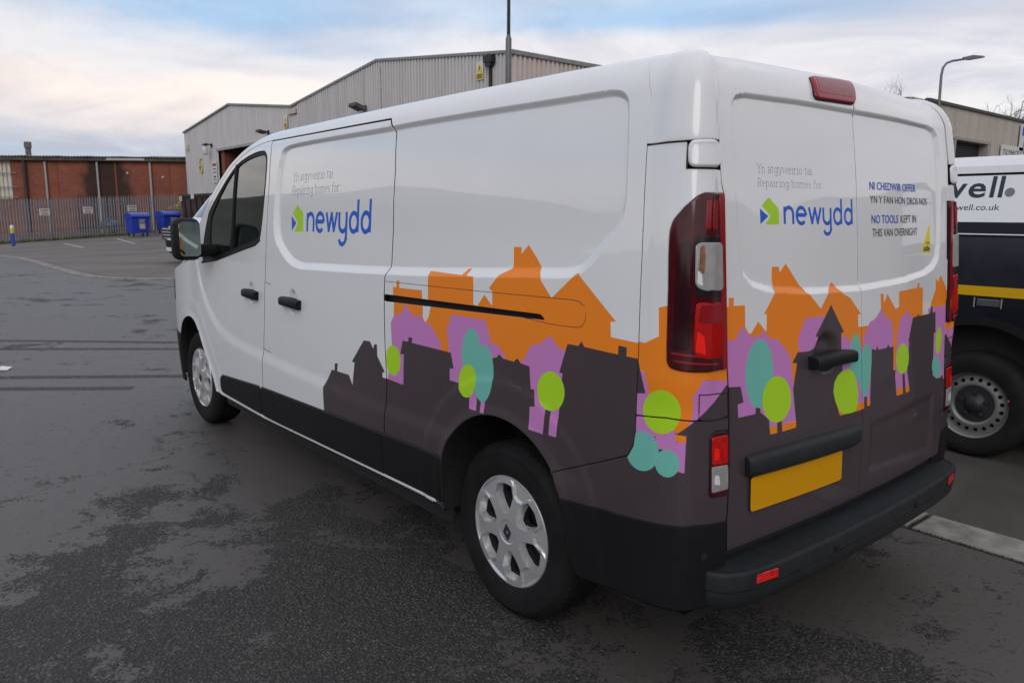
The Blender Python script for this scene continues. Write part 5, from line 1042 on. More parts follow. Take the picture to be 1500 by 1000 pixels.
cover = fillet([(-.80, 1.222), (-.08, 1.234), (.36, 1.244), (.40, 1.238), (.4167, 1.2196), (.4167, 1.181), (.40, 1.162), (.26, 1.157), (.2385, 1.157)], .02)
# fine joint line round the rail cover: a recessed dark cord set into the panel
def cord(name, path, r_, mat, parent, off=0., closed=False):
    q = np.array(path); P3 = P(q[:, 0], q[:, 1], off); b = MB(); b.tube([tuple(v) for v in P3], r_, 6); return b.build(name, mat, parent, smooth=True)
cord('rail_cover_joint', resample(np.array([(-.797, 1.2225), (-.4, 1.2285), (-.08, 1.234), (.2, 1.240), (.352, 1.2437), (.385, 1.240), (.408, 1.228), (.4167, 1.205), (.4155, 1.183), (.405, 1.166), (.385, 1.1585), (.30, 1.1555), (.24, 1.1565)]), .03)[:-30], .0014, M['gap'], body_side, -.0008)
panel('slide_rail', [(-.82, 1.14), (-.82, 1.162), (.215, 1.178), (.232, 1.166)], body_side, M['gap'], gap=0, off=-.03, flange=False)
WING = [(-3.268, .72), (-3.27, .9), (-3.275, 1.12), (-3.29, 1.22), (-3.60, 1.165), (-3.80, 1.13), (-4.1, 1.07), (-4.5, 1.01), (-5.15, .93), (-5.15, .62), (-4.1, .62), (-3.80, .62)]
front_wing = panel('front_wing', WING[:11] + [q for q in ARCH_F if q[0] < -3.262 and q[1] > .6], VAN, M['white'], holes=[fillet([(-4.02, 1.02), (-4.0, .86), (-4.4, .80), (-4.75, .82), (-4.7, .95), (-4.3, 1.0)], .03)])
panel('headlight', fillet([(-4.02, 1.02), (-4.0, .86), (-4.4, .80), (-4.75, .82), (-4.7, .95), (-4.3, 1.0)], .03), VAN, M['lampblack'], off=.004)
panel('front_bumper', [(-3.83, .615), (-5.15, .615), (-5.15, .22), (-3.86, .25), (-3.84, .48)], VAN, M['plastic'], off=.006)
# the far side, plain
def mir(poly): return [(SM - a, b) for a, b in poly]
far = panel('body_side', mir(E_FRONT_S[:1] + [(-.335, .34)] + ARCH_R + SEAMs[::-1] + A_LINE + [(-3.60, 1.165), (-3.29, 1.22)] + D_FRONT[2:] + [q for q in ARCH_F if q[0] > -3.262]), VAN, M['white'], holes=[mir(fillet(FRAME, .03))], step=.06, est=.05)
panel('front_wing', mir(WING[:11] + [q for q in ARCH_F if q[0] < -3.262 and q[1] > .6]), VAN, M['white'], step=.06)
panel('front_bumper', mir([(-3.83, .615), (-5.15, .615), (-5.15, .22), (-3.86, .25), (-3.84, .48)]), VAN, M['plastic'], off=.006)
# window
win_frame = panel('window_surround', FR_, front_door, M['plastic'], holes=[GL_], off=-.004, gap=.002)
win = panel('door_window', GL_, front_door, M['glass'], off=-.010, gap=-.004, flange=False)
sbar('window_bar', [(BAR[0][0] + (BAR[1][0] - BAR[0][0]) * k / 8, BAR[0][1] + .03 - (BAR[0][1] - BAR[1][1] + .06) * k / 8) for k in range(9)], .013, .001, M['plastic'], front_door, -.012)
panel('door_window', mir(fillet(GLASS, .03)), far, M['glass'], off=-.010, gap=-.004, flange=False)
panel('window_surround', mir(fillet(FRAME, .03)), far, M['lampblack'], holes=[mir(fillet(GLASS, .03))], off=-.004)
sbar('window_seal', [(FRAME[k][0], FRAME[k][1] - .004) for k in range(6, 11)], .008, .005, M['plastic'], front_door, -.004)
# cladding and sills
def clad(parent, s0, s1_, t0a, t0b, t1a, t1b, r=.03, off=.012, name='side_cladding', mat=None):
    return panel(name, fillet([(s0, t0a), (s1_, t0b), (s1_, t1b), (s0, t1a)], r, 4), parent, mat or M['plastic'], off=off, depth=.02, edge=.009, gap=.001)
clad(front_door, -2.885, -2.205, .352, .338, .463, .503, .045)
clad(sliding_door, -2.188, -2.015, .338, .338, .503, .508, .006); clad(sliding_door, -2.012, -.808, .338, .36, .508, .540, .006)
clad(body_side, -.795, -.344, .362, .372, .541, .552, .006)
panel('sill', [(-2.97, .352), (-2.9, .345), (-2.2, .333), (-.40, .360), (-.385, .35), (-2.2, .316), (-2.9, .326), (-3.0, .340)], VAN, M['white'], off=.006, depth=.04, edge=.004)
panel('sill', mir([(-2.97, .352), (-2.9, .345), (-2.2, .333), (-.33, .362), (-.31, .345), (-2.2, .308), (-2.9, .318), (-3.0, .335)]), VAN, M['plastic'], off=.006, depth=.04)
cord('skin_fold', [(-2.112, 1.128), (-2.07, 1.122), (-2.03, 1.118)], .0015, M['gap'], sliding_door); cord('skin_fold', [(-2.15, .742), (-2.10, .738), (-2.04, .733)], .0015, M['gap'], sliding_door)
# handles
CUP_ON[0] = False
for par, s0, s1_ in ((front_door, -2.405, -2.205), (sliding_door, -1.862, -1.635)):
    n = 13; ss = np.linspace(s0, s1_, n); u = np.linspace(0, 1, n)
    sbar('door_handle', [(a, 1.044 - .006 * k + .004 * math.sin(3.1 * k)) for a, k in zip(ss, u)], [.0235 + .001 * min(1, k * 2.5) for k in u], [.016 + .026 * math.sin(math.pi * min(1, .1 + k * .75)) ** .6 for k in u], M['plastic'], par, -.004)
CUP_ON[0] = True
# ---- rear corners
def corner(m, dec):
    f = mir if m else (lambda q: list(q))
    LOWX = .9635
    cap = panel('corner_cap', f([(.4768, 2.072), (.5994, 1.8536), (.6036, 1.7125), (.7673, 1.7145), (.888, 1.7185), (.902, 1.7185), (.9045, 1.80), (.900, 1.88), (.905, 1.95), (.93, 2.01), (.90, 2.066)]), VAN, M['white'], off=.004, dark_edge=False)
    tl = fillet(TAIL, .012, 3)
    pil = panel('corner_pillar', f([(.6036, 1.711), (.7673, 1.7135), (.772, 1.7135), (.772, 1.643), (.902, 1.643), (.915, 1.574)] + [(.935, 1.572), (.952, 1.30), (.962, 1.076), (.9635, 1.0), (.9635, .9295)] + BSEAM[::-1] + SEAM[::-1][5:10:1][:-1][-4:]) if False else
                f([(.6037, 1.7115), (.770, 1.7138), (.770, 1.640), (.912, 1.640), (.918, 1.60), (.930, 1.572), (.944, 1.30), (.953, 1.076), (.9600, 1.0), (.9625, .9295), (.9075, .9278), (.8551, .931), (.7411, .9344), (.6372, .9243), (.6338, 1.1245), (.6217, 1.4031)]),
                VAN, M['white'], holes=[f(TAIL)], decals=dec, dark_edge=False)
    panel('hinge_cover', f(fillet([(.778, 1.712), (.902, 1.7155), (.905, 1.648), (.781, 1.648)], .02)), pil, M['white'], off=.016, edge=.008, depth=.03)
    low = panel('bumper_corner', f([(.6372, .9243), (.7411, .9344), (.8551, .931), (.9075, .9278), (.9635, .9295), (.9665, .75), (.9665, .611), (.8373, .6205), (.591, .5992), (.345, .5846), (.306, .659), (.3038, .6644)] + SEAM[::-1][1:6]), VAN, M['white'], decals=dec, holes=[f(fillet(LOWLAMP, .01, 3))])
    tag(low, 'lower corner panel with printed dark, purple and teal shapes')
    blk = panel('bumper_moulding', f(fillet([(.345, .584), (.591, .5985), (.8373, .620), (.9665, .6105), (.9665, .37), (.90, .36), (.42, .335), (.405, .36), (.385, .44), (.365, .52)], .012)), VAN, M['plastic'], off=.006, edge=.016, depth=.03)
    b = MB(); c = P(SM - .872 if m else .872, .525, .0105); n = N(SM - .872 if m else .872, .525)
    q = Vector(n).to_track_quat('Z', 'Y').to_matrix(); b.add([Vector(c) + q @ Vector((.011 * math.cos(k * .5236), .011 * math.sin(k * .5236), z)) for z in (0, .0012) for k in range(12)], [tuple(range(12, 24))] + [(k, (k + 1) % 12, 12 + (k + 1) % 12, 12 + k) for k in range(12)])
    b.build('parking_sensor', M['plastic2'], blk)
    lamp = panel('tail_light', f(tl), VAN, M['redlens'], off=.010, gap=.003, edge=.006, depth=.035)
    panel('lamp_surround', f(fillet(TAILBLK, .01, 3)), lamp, M['lampblack'], off=.0115, gap=0, depth=.002)
    panel('reverse_lens', f(fillet(TAILREV, .012, 3)), lamp, M['clearlens'], off=.015, gap=0, depth=.006, edge=.003)
    panel('brake_lens', f(fillet(TAILRED, .012, 3)), lamp, M['redrib'], off=.013, gap=0, depth=.004, edge=.002)
    panel('side_strip', f(TAILSTRIP), lamp, M['redstrip'], off=.0125, gap=.001, depth=.004)
    for a, tt, hh in ((.752, 1.128, .004), (.76, 1.106, .003)): panel('lens_rib', f([(a, tt), (.905, tt - .012), (.905, tt - .012 - hh), (a, tt - hh)]), lamp, M['redstrip'], off=.0118, gap=0, depth=.002)
    for a in (.842, .868): panel('upper_reflector', f(fillet([(a, 1.475), (a + .018, 1.475), (a + .02, 1.552), (a + .003, 1.552)], .004, 2)), lamp, M['redstrip'], off=.0113, gap=0, depth=.001)
    panel('lens_panel', f(fillet([(.755, 1.14), (.80, 1.14), (.795, 1.44), (.757, 1.43)], .008, 3)), lamp, M['maroon'], off=.0113, gap=0, depth=.001)
    panel('bulb_reflection', f(fillet([(.8215, 1.133), (.838, 1.131), (.852, 1.122), (.846, 1.175), (.824, 1.19)], .006, 3)), lamp, M['hotred'], off=.0143, gap=0, depth=.001)  # bright spot of the brake lens, a highlight painted as a patch
    panel('upper_brake_shade', f(fillet([(.826, 1.215), (.918, 1.21), (.914, 1.262), (.830, 1.265)], .008, 3)), lamp, M['redstrip'], off=.0139, gap=0, depth=.001)  # darker upper end of the brake lens, shading put in as colour
    panel('lens_shade_strip', f(fillet([(.822, 1.355), (.838, 1.35), (.842, 1.40), (.836, 1.43), (.824, 1.425)], .006, 3)), lamp, M['lens_shade'], off=.0158, gap=0, depth=.001)  # shaded left part of the reverse lens, painted as a brown strip
    panel('lens_glint', f(fillet([(.819, 1.325), (.835, 1.318), (.830, 1.356), (.819, 1.36)], .005, 3)), lamp, M['glint'], off=.0158, gap=0, depth=.001)  # bright sliver below the strip, a glint put in as pale colour
    ll = panel('lower_light', f(fillet(LOWLAMP, .01, 3)), VAN, M['redlens'], off=.004, gap=.002, depth=.03)
    panel('red_lens', f(fillet(LOWRED, .006, 3)), ll, M['redlens2'], off=.008, gap=0, depth=.004, edge=.002)
    panel('bulb_reflection', f(fillet([(.897, .812), (.918, .811), (.916, .845), (.898, .848)], .006, 3)), ll, M['hotred'], off=.0085, gap=0, depth=.001)  # highlight inside the red lens, painted as a brighter patch
    panel('lens_glint', f(fillet([(.900, .742), (.924, .735), (.918, .765), (.902, .768)], .006, 3)), ll, M['glint'], off=.0086, gap=0, depth=.001)  # painted glint on the clear lens
    panel('clear_lens', f(fillet(LOWCLR, .006, 3)), ll, M['clearlens'], off=.008, gap=0, depth=.004, edge=.002)
    fl = np.array(f(resample(np.array(FLAP), .02)))
    cord('flap_joint', list(fl) + [tuple(fl[0])], .0018, M['gap'], low)
    return pil
corner(False, DEC_CORN); corner(True, DEC_CORN_R + [d for d in DEC_REAR if np.array(d[1])[:, 0].max() > 2.44 and d[0] in ('lime', 'teal', 'orange')])
# ---- rear doors
RD = [(.9055, 1.7175), (.912, 1.64), (.9195, 1.60), (.932, 1.572), (.946, 1.30), (.955, 1.076), (.9635, 1.0), (.9665, .93), (.9685, .75), (.9690, .606), (.975, .512)]
RDT = [(S1, .512), (S1, 2.064), (1.3, 2.062), (1.0, 2.058), (.935, 2.02), (.906, 1.95), (.901, 1.88), (.906, 1.80)]
rear_l = panel('rear_door', RD + RDT, VAN, M['white'], decals=DEC_REAR, holes=[]); tag(rear_l, 'left rear door carrying the handle and amber plate')
rear_r = panel('rear_door', mir(RD + RDT), VAN, M['white'], decals=DEC_REAR); tag(rear_r, 'right rear door carrying the notice lettering')
CUP_ON[0] = False
n = 15; u = np.linspace(0, 1, n)
sbar('door_handle', [(1.385 + .275 * k, 1.040 - .006 * k + .006 * math.sin(math.pi * k)) for k in u], [.021 + .003 * math.sin(math.pi * k) for k in u], [.026 + .016 * math.sin(math.pi * min(1, .25 + k * .8)) for k in u], M['plastic'], rear_l, -.003)
CUP_ON[0] = True
PB = [(1.04 + (1.685 - 1.04) * k, .767 - .012 * k) for k in u]
sbar('plate_lamp_bar', PB, [.030 + .006 * math.sin(math.pi * k) ** .3 for k in u], [.022 if k in (0, 1) else .030 for k in u], M['plastic2'], rear_l, -.004, .45)
pl = panel('number_plate', fillet([(1.062, .7275), (1.577, .7205), (1.585, .6125), (1.069, .6195)], .012), rear_l, M['plate'], off=.009, gap=0, depth=.01, edge=.001)
hb = panel('brake_light', fillet([(1.505, 1.962), (1.79, 1.980), (1.726, 1.898), (1.475, 1.890)], .012) if False else fillet(HBL, .012), rear_l, M['redlens2'] if False else M['redstrip'], off=.016, gap=0, depth=.03, edge=.008)
panel('brake_light_lens', fillet([(1.53, 1.962), (1.785, 1.980), (1.722, 1.905), (1.495, 1.900)], .01), rear_l, simple('wine_red_lens', (.20, .006, .016), .15, var=.4, vscale=50), off=.0172, gap=0, depth=.002)
stext('notice_lettering', 'NI CHEDWIR OFFER', 'd1', M['blue'], rear_r, .012)
stext('notice_lettering', 'YN Y FAN HON DROS NOS', 'd2', M['ink'], rear_r, .002)
stext('notice_lettering', 'NO TOOLS', 'd3b', M['blue'], rear_r, .012)
a_, b_, c_ = TXT['d3']; TXT['d3c'] = [[TXT['d3b'][1][0] + .022, a_[1]], b_, [TXT['d3b'][1][0], c_[1]]]
stext('notice_lettering', 'KEPT IN', 'd3c', M['ink'], rear_r, .002)
stext('notice_lettering', 'THIS VAN OVERNIGHT', 'd4', M['ink'], rear_r, .002)
TXT['gs'] = [[2.306, 1.3745], [2.375, 1.3735], [2.306, 1.397]]; stext('sticker_lettering', 'safe', 'gs', M['ink'], rear_r, .014)
TXT['gs2'] = [[2.331, 1.403], [2.374, 1.4025], [2.331, 1.4135]]; stext('sticker_lettering', 'Gas', 'gs2', M['ink'], rear_r, .0)
# ---- rear step bumper
path = [(-.775, .86), (-.835, .85), (-.885, .82), (-.918, .76), (-.936, .65), (-.948, .45), (-.955, .2), (-.957, 0)]
path = crom(path, 5); path = np.vstack([path, [(x_, -y_) for x_, y_ in path[::-1][1:]]])
prof = [(.06, .340), (.022, .352), (.008, .370), (.003, .400), (.003, .407), (.008, .410), (.008, .413), (-.001, .417), (-.001, .459), (.0005, .4665), (.004, .4715), (.010, .4735), (.017, .473), (.019, .4705), (.10, .477), (.17, .481)]
V_ = []; F_ = []
for k, (x_, y_) in enumerate(path):
    t = path[min(k + 1, len(path) - 1)] - path[max(k - 1, 0)]; t /= np.linalg.norm(t); nn = np.array((-t[1], t[0]));
    if nn[0] < 0 and abs(y_) < .8: nn = -nn
    if abs(y_) >= .8: nn = np.array((.75, -.66 * np.sign(y_)))
    nn = np.array((max(nn[0], .3), nn[1])); nn /= np.linalg.norm(nn)
    for d_, z_ in prof: V_.append((min(x_ + nn[0] * d_, -.745), y_ + nn[1] * d_, z_))
m_ = len(prof)
for k in range(len(path) - 1):
    for j in range(m_ - 1): F_.append((k * m_ + j, k * m_ + j + 1, k * m_ + m_ + j + 1, k * m_ + m_ + j))
F_.append(tuple(range(m_))); F_.append(tuple(reversed(range((len(path) - 1) * m_, len(path) * m_))))
rb = link('rear_bumper', mesh('rear_bumper', V_, F_, M['plastic2']), VAN); autosmooth(rb, 30)
for k in range(0):
    y_ = -.66 + .11 * k
    MB().box((-.872, y_, .4815), (.085, .006, .003), bev=.001).build('step_rib', M['plastic2'], rb)
for sg in (1, -1):
    q = Matrix.Rotation(R(-9.5 * sg), 3, 'Z')
    MB().box((-.9295, .677 * sg, .444), (.014, .098, .034), M_=q, bev=.004).build('reflector', simple('red_reflector', (.70, .012, .010), .15, var=.5, vscale=60) if sg > 0 else bpy.data.materials['red_reflector'], rb)
    MB().box((-.9272, .677 * sg, .444), (.014, .108, .044), M_=q, bev=.003).build('reflector_surround', M['plastic'], rb)
for y_ in (.30, -.30): MB().lathe([(0, -.002), (.011, -.002), (.012, 0)], 14, 'x', (-.9565, y_, .432)).build('parking_sensor', M['plastic'], rb)
# ---- roof, windscreen, bonnet, hidden closure
def rows(name, S_, tf, mat, crown, bul=lambda k, v: 0, m=17, parent=VAN):
    V = []; F = []; y0 = None
    for k, s in enumerate(S_):
        t = tf(s) if callable(tf) else tf[k]; a = P(s, t)
        for v in np.linspace(-1, 1, m):
            cr = crown * (1 - v * v) * min(1, abs(a[1]) / .6); V.append((a[0] + bul(k, v), -a[1] * v, a[2] + cr))
    for k in range(len(S_) - 1):
        for j in range(m - 1): F.append((k * m + j, k * m + j + 1, k * m + m + j + 1, k * m + m + j))
    o = link(name, mesh(name, V, F, mat, smooth=True), parent); bm_fix(o); return o
DISP[0] = disp
rs_ = list(np.linspace(-2.15, .4, 30)) + list(np.linspace(.44, S1, 34)); RL = [P(s, 2.05) for s in rs_]; rim = [(v[0], v[1]) for v in RL] + [(v[0], -v[1]) for v in RL[::-1][1:]]
rim_ = clean(rim); xg, yg = np.meshgrid(np.arange(-.7, 2.2, .08), np.arange(-.72, .73, .08)); gq = np.stack([xg.ravel(), yg.ravel()], 1); gq = gq[sdf(gq, rim_) > .03]
zx = pchip([v[0] for v in RL[:44]][::-1], [v[2] for v in RL[:44]][::-1]); rr_ = np.vstack([np.array(rim), gq]); nr_ = len(rim)
dq = np.maximum(0, sdf(rr_, rim_)); zq = np.concatenate([[v[2] for v in RL] + [v[2] for v in RL[::-1][1:]], zx(gq[:, 0])]); zq = zq + .022 * (1 - np.exp(-dq / .16)) * np.minimum(1, np.maximum(0, 2.16 - rr_[:, 0]) / .3)
cr_ = delaunay_2d_cdt([Vector((float(a), float(b))) for a, b in rr_], [(i, (i + 1) % nr_) for i in range(nr_)], [], 0, 1e-5, True)
vz = [zq[o_[0]] if o_ else zx(v.x) for v, o_ in zip(cr_[0], cr_[3])]
rf_ = link('roof', mesh('roof', [(v.x, v.y, z_) for v, z_ in zip(cr_[0], vz)], [tuple(f) for f in cr_[2] if pip(np.array([[sum(cr_[0][k].x for k in f) / 3, sum(cr_[0][k].y for k in f) / 3]]), rim_)[0]], M['white'], smooth=True), VAN)
if rf_.data.polygons[0].normal.z < 0: rf_.data.flip_normals()
al = A_LINE; rows('windscreen', [q[0] for q in al], [q[1] for q in al], M['glass'], 0, lambda k, v: .30 * (1 - v * v) * min(1, k / 8))
bs_ = np.linspace(-3.80, -5.15, 14); rows('bonnet', bs_, [1.13 - .20 * ((-3.80 - a) / 1.35) ** 1.2 for a in bs_], M['white'], .05, lambda k, v: .30 * (1 - v * v) * (1 - k / 13))
hole_f = fillet(FRAME, .03)
half = [(-3.5, .25), (-3.9, .25)] + [q for q in ARCH_F] + [(-.34, .25)] + ARCH_R + [(.42, .25), (S1, .25), (S1, 2.03), (-2.1, 2.03)] + [(a + .02, b - .03) for a, b in A_LINE[1:-2]] + [(-3.75, 1.2), (-5.0, .95), (-5.1, .3), (-3.95, .25)]
half = [(-5.0, .95), (-5.1, .3), (-3.90, .25)] + ARCH_F + [(-2.95, .25), (-.36, .25)] + ARCH_R + [(.425, .38), (.95, .40), (S1, .44), (S1, 2.03), (-2.1, 2.03)] + [(a + .02, b - .03) for a, b in A_LINE[1:-2]] + [(-3.55, 1.17)]
panel('body_lining', half, VAN, M['gap'], holes=[hole_f], gap=0, off=-.032, flange=False, step=.08, est=.06)
panel('body_lining', mir(half), VAN, M['gap'], holes=[mir(hole_f)], gap=0, off=-.032, flange=False, step=.08, est=.06)
DISP[0] = van_disp
for A, nm in ((ARCH_R, 'wheel_arch'), (ARCH_F, 'wheel_arch')):
    for sg in (1, -1):
        V = []; F = []; c_ = np.array((np.mean([a for a, b in A]), .33))
        for a, b in A:
            q = P(a, b, -.004); e = np.array((-c_[0], .33))
            for y_ in (q[1], .62, .55):
                V.append((q[0], y_ * sg, q[2]) if y_ > .56 else (-c_[0], y_ * sg, .33))
        for k in range(len(A) - 1):
            for j in range(2): F.append((k * 3 + j, k * 3 + j + 1, k * 3 + 4 + j, k * 3 + 3 + j))
        link(nm, mesh(nm, V, F, M['gap']), VAN)
MB().box((1.55, 0, .27), (4.6, 1.66, .04)).build('underbody', M['gap'], VAN)
MB().box((2.02, 0, 1.05), (.03, 1.66, 1.5)).build('bulkhead', simple('grey_bulkhead', (.10, .10, .10), .8), VAN)
sd = MB()
for y_ in (.46, -.46):
    sd.box((2.55, y_, .80), (.52, .50, .22), bev=.06); sd.box((2.33, y_, 1.15), (.16, .48, .62), M_=Matrix.Rotation(R(-14), 3, 'Y'), bev=.06); sd.box((2.24, y_, 1.53), (.10, .28, .17), bev=.05)
sd.build('cab_seats', M['seat'], VAN)
MB().box((3.55, 0, 1.08), (.62, 1.66, .24), bev=.08).build('dashboard', M['seat'], VAN)
st_ = MB(); st_.lathe([(.19, -.012), (.205, 0), (.19, .012), (.175, 0), (.19, -.012)], 28, 'x', (0, 0, 0))
sw = st_.build('steering_wheel', M['seat'], VAN, smooth=True); sw.location = (3.1, -.42, 1.14); sw.rotation_euler = (0, R(25), 0)
# ---- door mirror
mr = MB().rbox((2.965, 1.125, 1.345), (.145, .165, .265), .05).build('door_mirror', M['plastic'], VAN); autosmooth(mr, 50)
mg = MB(); mg.prism(fillet([(-.062, -.108), (.062, -.108), (.062, .108), (-.062, .108)], .03), 0, .003, f=lambda a, b, z: (2.892 - z + a * .10, 1.122 + a, 1.348 + b)); mgo = mg.build('mirror_glass', M['mirror'], mr); bm_fix(mgo)
autosmooth(MB().rbox((2.99, .985, 1.27), (.11, .16, .085), .035).build('mirror_arm', M['plastic'], mr), 50)
# ---- wheels
def make_wheel():
    w_ = empty('wheel', (0, .8175, .335), parent=VAN)
    pr_ = [(.205, -.09), (.222, -.1), (.26, -.108), (.30, -.104), (.322, -.09), (.331, -.075), (.335, -.05), (.335, -.046), (.328, -.044), (.328, -.036), (.335, -.034), (.336, -.004), (.329, -.002), (.329, .006), (.336, .008), (.335, .034), (.328, .036), (.328, .044), (.335, .046), (.335, .05), (.331, .075), (.3275, .082), (.322, .090), (.314, .097), (.300, .104), (.298, .1035), (.272, .1085), (.262, .108), (.258, .1075), (.24, .104), (.224, .100), (.216, .096), (.206, .086)]
    ty = MB().lathe(pr_, 96, 'y').build('tyre', M['rubber'], w_, smooth=True); bm_fix(ty); autosmooth(ty, 40)
    sh = MB()
    for k in range(60):
        a = 2 * math.pi * k / 60; q = Matrix.Rotation(-a, 3, 'Y')
        sh.add([q @ Vector(v) for v in ((.3305, .0775, -.0115), (.3305, .0775, .0115), (.3345, .0485, .0125), (.3345, .0485, -.0125), (.3365, .049, -.0105), (.3365, .049, .0105), (.3335, .0775, .0095), (.3335, .0775, -.0095), (.3235, .0905, -.008), (.3235, .0905, .008))], [(0, 1, 2, 3), (4, 5, 6, 7), (0, 3, 4, 7), (1, 6, 5, 2), (7, 6, 9, 8), (3, 2, 5, 4), (0, 7, 8), (1, 9, 6)])
    o = sh.build('tread_blocks', M['rubber'], w_); bm_fix(o); o['kind'] = 'stuff'
    rim = MB().lathe([(.0, .02), (.07, .02), (.085, .035), (.13, .045), (.17, .03), (.19, .04), (.205, .085), (.215, .094)], 60, 'y').build('steel_rim', M['steel'], w_, smooth=True); bm_fix(rim)
    # silver trim: six spokes, six openings
    OPEN = []
    for k in range(6):
        a0 = 30 + 60 * k; q = []
        for r_, da in ((.072, -9), (.102, -18.5), (.150, -21), (.183, -17.5), (.188, 0), (.183, 17.5), (.150, 21), (.102, 18.5), (.072, 9)): q.append((r_ * math.cos(R(a0 + da)), r_ * math.sin(R(a0 + da))))
        OPEN.append(clean(q))
    INN = []
    for k in range(6):
        a0 = 30 + 60 * k; INN.append(clean([(r_ * math.cos(R(a0 + da)), r_ * math.sin(R(a0 + da))) for r_, da in ((.082, -6.5), (.106, -14), (.150, -17), (.173, -14), (.176, 0), (.173, 14), (.150, 17), (.106, 14), (.082, 6.5))]))
    SH = []
    for k in range(6):
        a0 = 60 * k; SH.append(clean([(r_ * math.cos(R(a0 + da)), r_ * math.sin(R(a0 + da))) for r_, da in ((.206, -19), (.150, -10.0), (.142, 0), (.150, 10.0), (.206, 19))]))
    SI = []
    for k in range(6):
        a0 = 60 * k; SI.append(clean([(r_ * math.cos(R(a0 + da)), r_ * math.sin(R(a0 + da))) for r_, da in ((.204, -15.5), (.159, -7.0), (.153, 0), (.159, 7.0), (.204, 15.5))]))
    V = []; E = []
    def loop(q):
        b = len(V); V.extend(q); E.extend((b + i, b + (i + 1) % len(q)) for i in range(len(q)))
    for rr in (.2175, .211, .206): loop([(rr * math.cos(2 * math.pi * k / 72), rr * math.sin(2 * math.pi * k / 72)) for k in range(72)])
    for rr in (.047, .042, .02): loop([(rr * math.cos(2 * math.pi * k / 36), rr * math.sin(2 * math.pi * k / 36)) for k in range(36)])
    for q in OPEN + INN + SH + SI: loop(q)
    r = delaunay_2d_cdt([Vector((float(a), float(b))) for a, b in V], E, [], 0, 1e-5, False)
    V2 = np.array([tuple(v) for v in r[0]]); F = np.array([tuple(f) for f in r[2]]); c = V2[F].mean(1)
    keep = np.hypot(*c.T) < .2172
    for q in INN: keep &= ~pip(c, q)
    F = F[keep]
    eps = 1.0005
    rad = np.hypot(*V2.T); h = np.full(len(V2), .108)
    h -= .010 * np.clip((rad - .05) / .16, 0, 1) ** 2
    for q in OPEN: h[sdf(V2, q) > -1e-4] -= 0
    for q in INN: h[sdf(V2, q) > -1e-4] -= .030
    for q in SI: h[sdf(V2, q) > -1e-4] -= .006
    h[rad > .2172] -= .012; h[(rad < .0465)] -= .003
    V3 = [(a, hh, b) for (a, b), hh in zip(V2, h)]
    cv_ = link('wheel_trim', mesh('wheel_trim', V3, F, M['silver']), w_); bm_fix(cv_)
    if cv_.data.polygons[0].normal.y < 0: cv_.data.flip_normals()
    # opening walls
    wl = MB()
    for q in INN:
        n_ = len(q); b = [(x_, .073, z_) for x_, z_ in q] + [(x_ * .98, .05, z_ * .98) for x_, z_ in q]
        wl.add(b, [(k, (k + 1) % n_, n_ + (k + 1) % n_, n_ + k) for k in range(n_)])
    wl.build('trim_openings', M['steel'], w_)
    bd = MB()
    D_ = [(0, .031), (.021, 0), (0, -.031), (-.021, 0)]; d_ = [(0, .015), (.009, 0), (0, -.015), (-.009, 0)]
    bd.add([(a, .1065, b) for a, b in D_] + [(a, .1105, b) for a, b in D_] + [(a, .1105, b) for a, b in d_] + [(a, .1065, b) for a, b in d_], [(k, (k + 1) % 4, 4 + (k + 1) % 4, 4 + k) for k in range(4)] + [(4 + k, 4 + (k + 1) % 4, 8 + (k + 1) % 4, 8 + k) for k in range(4)] + [(8 + k, 8 + (k + 1) % 4, 12 + (k + 1) % 4, 12 + k) for k in range(4)])
    o = bd.build('diamond_badge', M['steel'], w_); bm_fix(o)
    return w_
wh = make_wheel()
for x_, y_ in ((3.498, 1), (0, -1), (3.498, -1)):
    c = wh.copy(); COL.objects.link(c); c.location = (x_, .8175 * y_, .335); c.rotation_euler = (0, R(23 if x_ else 10), 0 if y_ > 0 else math.pi)
    for ch in wh.children:
        d = ch.copy(); COL.objects.link(d); d.parent = c
wh.rotation_euler = (0, R(9), 0)
# ------------------------------------------------------------------ palisade fence
FA, FB = Vector((43.7, .6)), Vector((47.45, -13.0)); fd = (FB - FA); FL = fd.length; fd /= FL
FE = empty('palisade_fence', (FA.x, FA.y, gz(FA.x, FA.y)), math.atan2(fd.y, fd.x)); tag(FE, 'grey steel palisade fence in front of the red brick workshop', 'fence')
fgal = simple('dull_galvanised_steel', (.225, .225, .235), .55, metal=.2, var=.25, vscale=3)
def fz(u): q = FA + fd * u; return gz(q.x, q.y) - gz(FA.x, FA.y)
pale = mesh('pale', [(-.043, 0, 0), (-.022, -.02, 0), (.022, -.02, 0), (.043, 0, 0), (-.043, 0, 2.06), (-.022, -.02, 2.1), (.022, -.02, 2.1), (.043, 0, 2.06), (0, -.015, 2.22)], [(0, 1, 5, 4), (1, 2, 6, 5), (2, 3, 7, 6), (4, 5, 8), (5, 6, 8), (6, 7, 8)], fgal)
npale = int(FL / .145)
for k in range(npale):
    u = k * .145; o = link('pale', pale, FE, loc=(u, 0, fz(u) + .05 + random.gauss(0, .006))); o.rotation_euler = (0, random.gauss(0, .006), math.pi if False else 0)
npost = int(FL / 2.7) + 1
